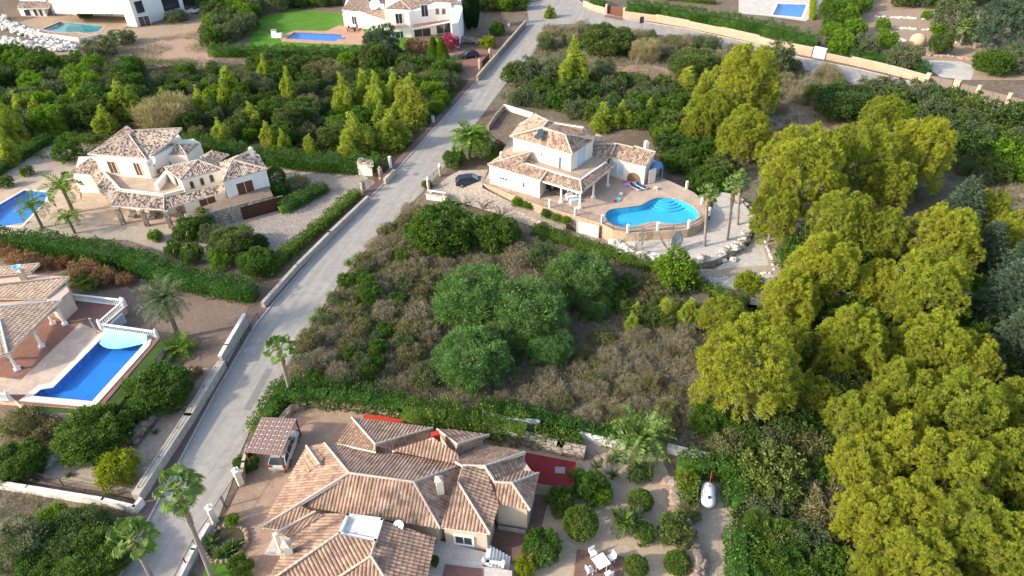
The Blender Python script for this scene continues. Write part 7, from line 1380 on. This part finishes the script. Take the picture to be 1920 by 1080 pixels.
for x, y, R, l in ((1118, 885, .9, 'spiky yucca in the garden, left'), (1148, 900, .9, 'spiky yucca in the garden, right'), (1148, 870, .8, 'spiky yucca in the garden, upper')): plant('yucca', P(x, y), R, None, l)
for x, y, l in ((1175, 995, 'blue-grey rosette plant in the gravel garden'), (1160, 985, 'second blue-grey rosette plant'), (1190, 985, 'third blue-grey rosette plant')): plant('yucca', P(x, y), 1.1, 1.0, l)
palm('cycad', 1168, 985, .9, .9, 'small palm among the rosette plants')
for i, (x, y) in enumerate(((432, 1035), (415, 1045), (395, 1020), (440, 1030))): plant('agave', P(x, y), 1.0, None, ['agave right in the stone ring', 'agave low in the stone ring', 'tall cactus clump at the road wall', 'agave at the rim of the stone ring'][i])
tree('tuft', 400, 1018, 11, 'clump of upright cactus columns inside the road wall'); tree('green', 450, 1060, 22, 'low plants on the lawn at the bottom')
hedge([(505, 790), (520, 755), (540, 728)], 1.6, 1.4, 'hedge beside the road from carport to the corner palm', mat='hedge'); hedge([(480, 820), (500, 795)], 1.2, 1.5, 'hedge between road and carport', mat='hedge2')
hedge([(540, 752), (620, 752), (700, 762), (760, 775)], 2.0, 1.8, 'broad hedge between the dry plot and the brick driveway', mat='hedge'); hedge([(760, 790), (840, 795), (905, 805), (985, 822)], 2.2, 2.0, 'dense creeper hedge behind the near house', mat='hedge2')
hedge([(900, 772), (1000, 790), (1080, 810), (1160, 832)], 1.2, 1.3, 'flowering creeper over the old white wall', mat='hedge'); hedge([(990, 828), (1050, 835), (1090, 838)], 1.6, 1.2, 'yellow-green creeper above the brown stone bank', mat='hedge2')
hedge([(1270, 880), (1340, 888), (1390, 895)], 1.6, 1.6, 'hedge behind the gas tank', mat='hedge'); hedge([(1378, 905), (1380, 955)], 1.5, 1.6, 'hedge right of the gas tank', mat='hedge'); hedge([(1382, 1010), (1386, 1110)], 1.7, 1.7, 'hedge along the gravel strip at the bottom', mat='hedge'); hedge([(1285, 905), (1288, 950)], 1.2, 1.4, 'yellowish hedge left of the gas tank', mat='hedge2')
hedge([(1000, 438), (1080, 462), (1160, 488), (1230, 508)], 2.0, 1.1, 'creeper hedge along the lower edge of the villa drive', mat='hedge2'); hedge([(1240, 515), (1300, 535), (1400, 575)], 1.4, 1.0, 'low green bushes along the fence of the gravel garden', mat='hedge2')
rocks('rock_edge', [(1262, 900), (1270, 940), (1280, 990), (1300, 1040), (1305, 1090)], 60, .4, .8, 'brownrock', 'line of brown rocks along the edge of the gravel garden', jit=.35, zr=.3); rocks('rock_bank', [(1100, 850), (1130, 860), (1160, 852)], 26, .3, .6, 'brownrock', 'brown rocks at the corner of the stone bank', jit=.3)
# ravine and right side
thicket([(1345, 850), (1540, 800), (1560, 900), (1570, 1100), (1430, 1100), (1420, 900)], ['maquis', 'maquis', 'green', 'grey', 'drygreen'], 44, 1.3, 2.8, 'shaded leafy bush in the ravine beside the pine wood', 'bushes of the ravine')
thicket([(1480, 480), (1560, 460), (1900, 520), (1940, 1090), (1640, 1090), (1560, 800), (1500, 620)], ['maquis', 'green'], 150, 1.3, 2.6, 'dark undergrowth bush beneath the pine wood', 'undergrowth bushes of the pine wood')
for x, y, r, l in ((1425, 985, 30, 'grey-green tree in the ravine beside the hedge'), (1410, 920, 24, 'olive bush right of the gas tank hedge'), (1480, 1010, 36, 'broad tree in the middle of the ravine'), (1510, 930, 32, 'leafy tree in the ravine left of the old wall'), (1470, 1060, 40, 'leafy tree at the bottom of the ravine')): tree('broad', x, y, r, l, hr=1.3)
wall([(1530, 870), (1545, 900), (1552, 960), (1556, 1000)], .25, 1.6, 'oldwhite', 'old pale wall glimpsed between ravine and pines', cap=None)
for x, y, r, l in ((1805, 395, 46, 'blue-green cedar right of the bright round pine'), (1850, 470, 42, 'second blue-green cedar, below the first'), (1885, 560, 55, 'dark blue-green cedar at the right edge'), (1900, 640, 50, 'shaded cedar at the right edge below the dark one'), (1860, 700, 32, 'small bluish cedar in the shadow'), (1915, 500, 45, 'cedar cut by the right edge')): tree('conifer', x, y, r, l, hr=2.7, k=.5)
# stuff scrub ----------------------------------------------------------
CP = [(765, 392), (700, 458), (655, 512), (615, 566), (570, 636), (535, 705), (545, 738), (900, 785), (1330, 850), (1450, 870), (1340, 600), (1200, 510), (1000, 445), (850, 385)]
scrub('dry_grass', CP, 'dry', 14, 'dry brown twigs and grass covering the central plot', L=.55, W=.035, h=.5, thr=-1.2); scrub('green_scrub', CP, 'drygreen', 9, 'olive-green low scrub spread over the central plot', L=.4, W=.06, h=.8, thr=.5, seed=3)
thicket([(700, 470), (790, 460), (820, 560), (810, 640), (830, 720), (560, 725), (560, 680), (620, 580)], ['drygreen', 'dry', 'drygreen', 'green', 'dry', 'grey'], 75, .8, 1.6, 'dry olive-brown bush on the left half of the central plot', 'scrub bushes on the central plot')
thicket([(1100, 620), (1300, 590), (1320, 760), (1290, 820), (900, 760), (900, 720), (1080, 700)], ['dry', 'drygreen', 'dry'], 60, .7, 1.3, 'dry bush on the right half of the central plot', 'dry bushes on the central plot')
thicket([(720, 440), (780, 395), (830, 480), (1000, 470), (960, 500), (780, 500)], ['dry', 'dry', 'drygreen'], 40, .9, 1.6, 'dry grey-brown bush at the top of the central plot', 'dry bushes by the road and gate')
thicket([(1130, 520), (1220, 540), (1320, 600), (1200, 620), (1100, 560)], ['drygreen', 'maquis'], 24, .9, 1.6, 'low green bush below the creeper hedge', 'bushes below the creeper hedge')
UP = [(1020, 72), (1090, 50), (1400, 106), (1580, 160), (1740, 205), (1950, 250), (1950, 420), (1700, 400), (1480, 300), (1340, 330), (1230, 245), (965, 198), (935, 185), (965, 145)]
scrub('dry_grass', UP, 'dry', 4.5, 'dry brown grass over the upper scrub plot', L=.6, W=.04, h=.5, thr=-.8, seed=5); scrub('green_scrub', UP, 'maquis', 3, 'green low scrub over the upper scrub plot', L=.4, W=.08, h=.8, thr=.2, seed=8)
scrub('undergrowth', [(-60, 100), (380, 120), (870, 135), (860, 170), (800, 245), (725, 320), (380, 275), (-60, 310)], 'maquis', 5, 'dark green undergrowth of the thicket between the villas', L=.4, W=.1, h=.9, thr=-.6, seed=2)
scrub('dry_grass', [(150, 95), (380, 60), (440, 30), (450, 90), (400, 125), (700, 118), (850, 128), (840, 200), (780, 240), (380, 130), (150, 118)], 'dry', 5, 'dry brown grass on the slope below the white building', L=.6, W=.04, h=.5, thr=-.3, seed=9)
scrub('ravine_growth', [(1330, 870), (1560, 800), (1600, 1110), (1400, 1110)], 'green', 6, 'shaded green growth on the ravine floor', L=.4, W=.1, h=.8, thr=-1, seed=4); scrub('wood_floor', [(1480, 480), (1950, 500), (1950, 1110), (1600, 1110), (1540, 760)], 'dry', 3, 'brown litter under the pine wood', L=.5, W=.05, h=.3, thr=-1, seed=6)
scrub('dry_grass', [(-60, 910), (60, 930), (260, 965), (215, 1100), (-60, 1100)], 'dry', 8, 'dry grass on the rough ground at lower left', L=.5, W=.04, h=.4, thr=-1, seed=7)
for i, (x, y) in enumerate(((600, 588), (622, 560), (655, 500), (668, 488), (590, 605), (575, 630), (562, 650))): plant('dwarfpalm', P(x, y), .9+.1*(i % 3), None, ['dwarf fan palm leaning over the road edge', 'pale dwarf palm at the road edge'][i % 2]+[', fourth from the bottom', ', fifth from the bottom', ', second from the top', ', topmost of the row', ', third from the bottom', ', second from the bottom', ', lowest of the row'][i], 'dwarf palms along the road edge')
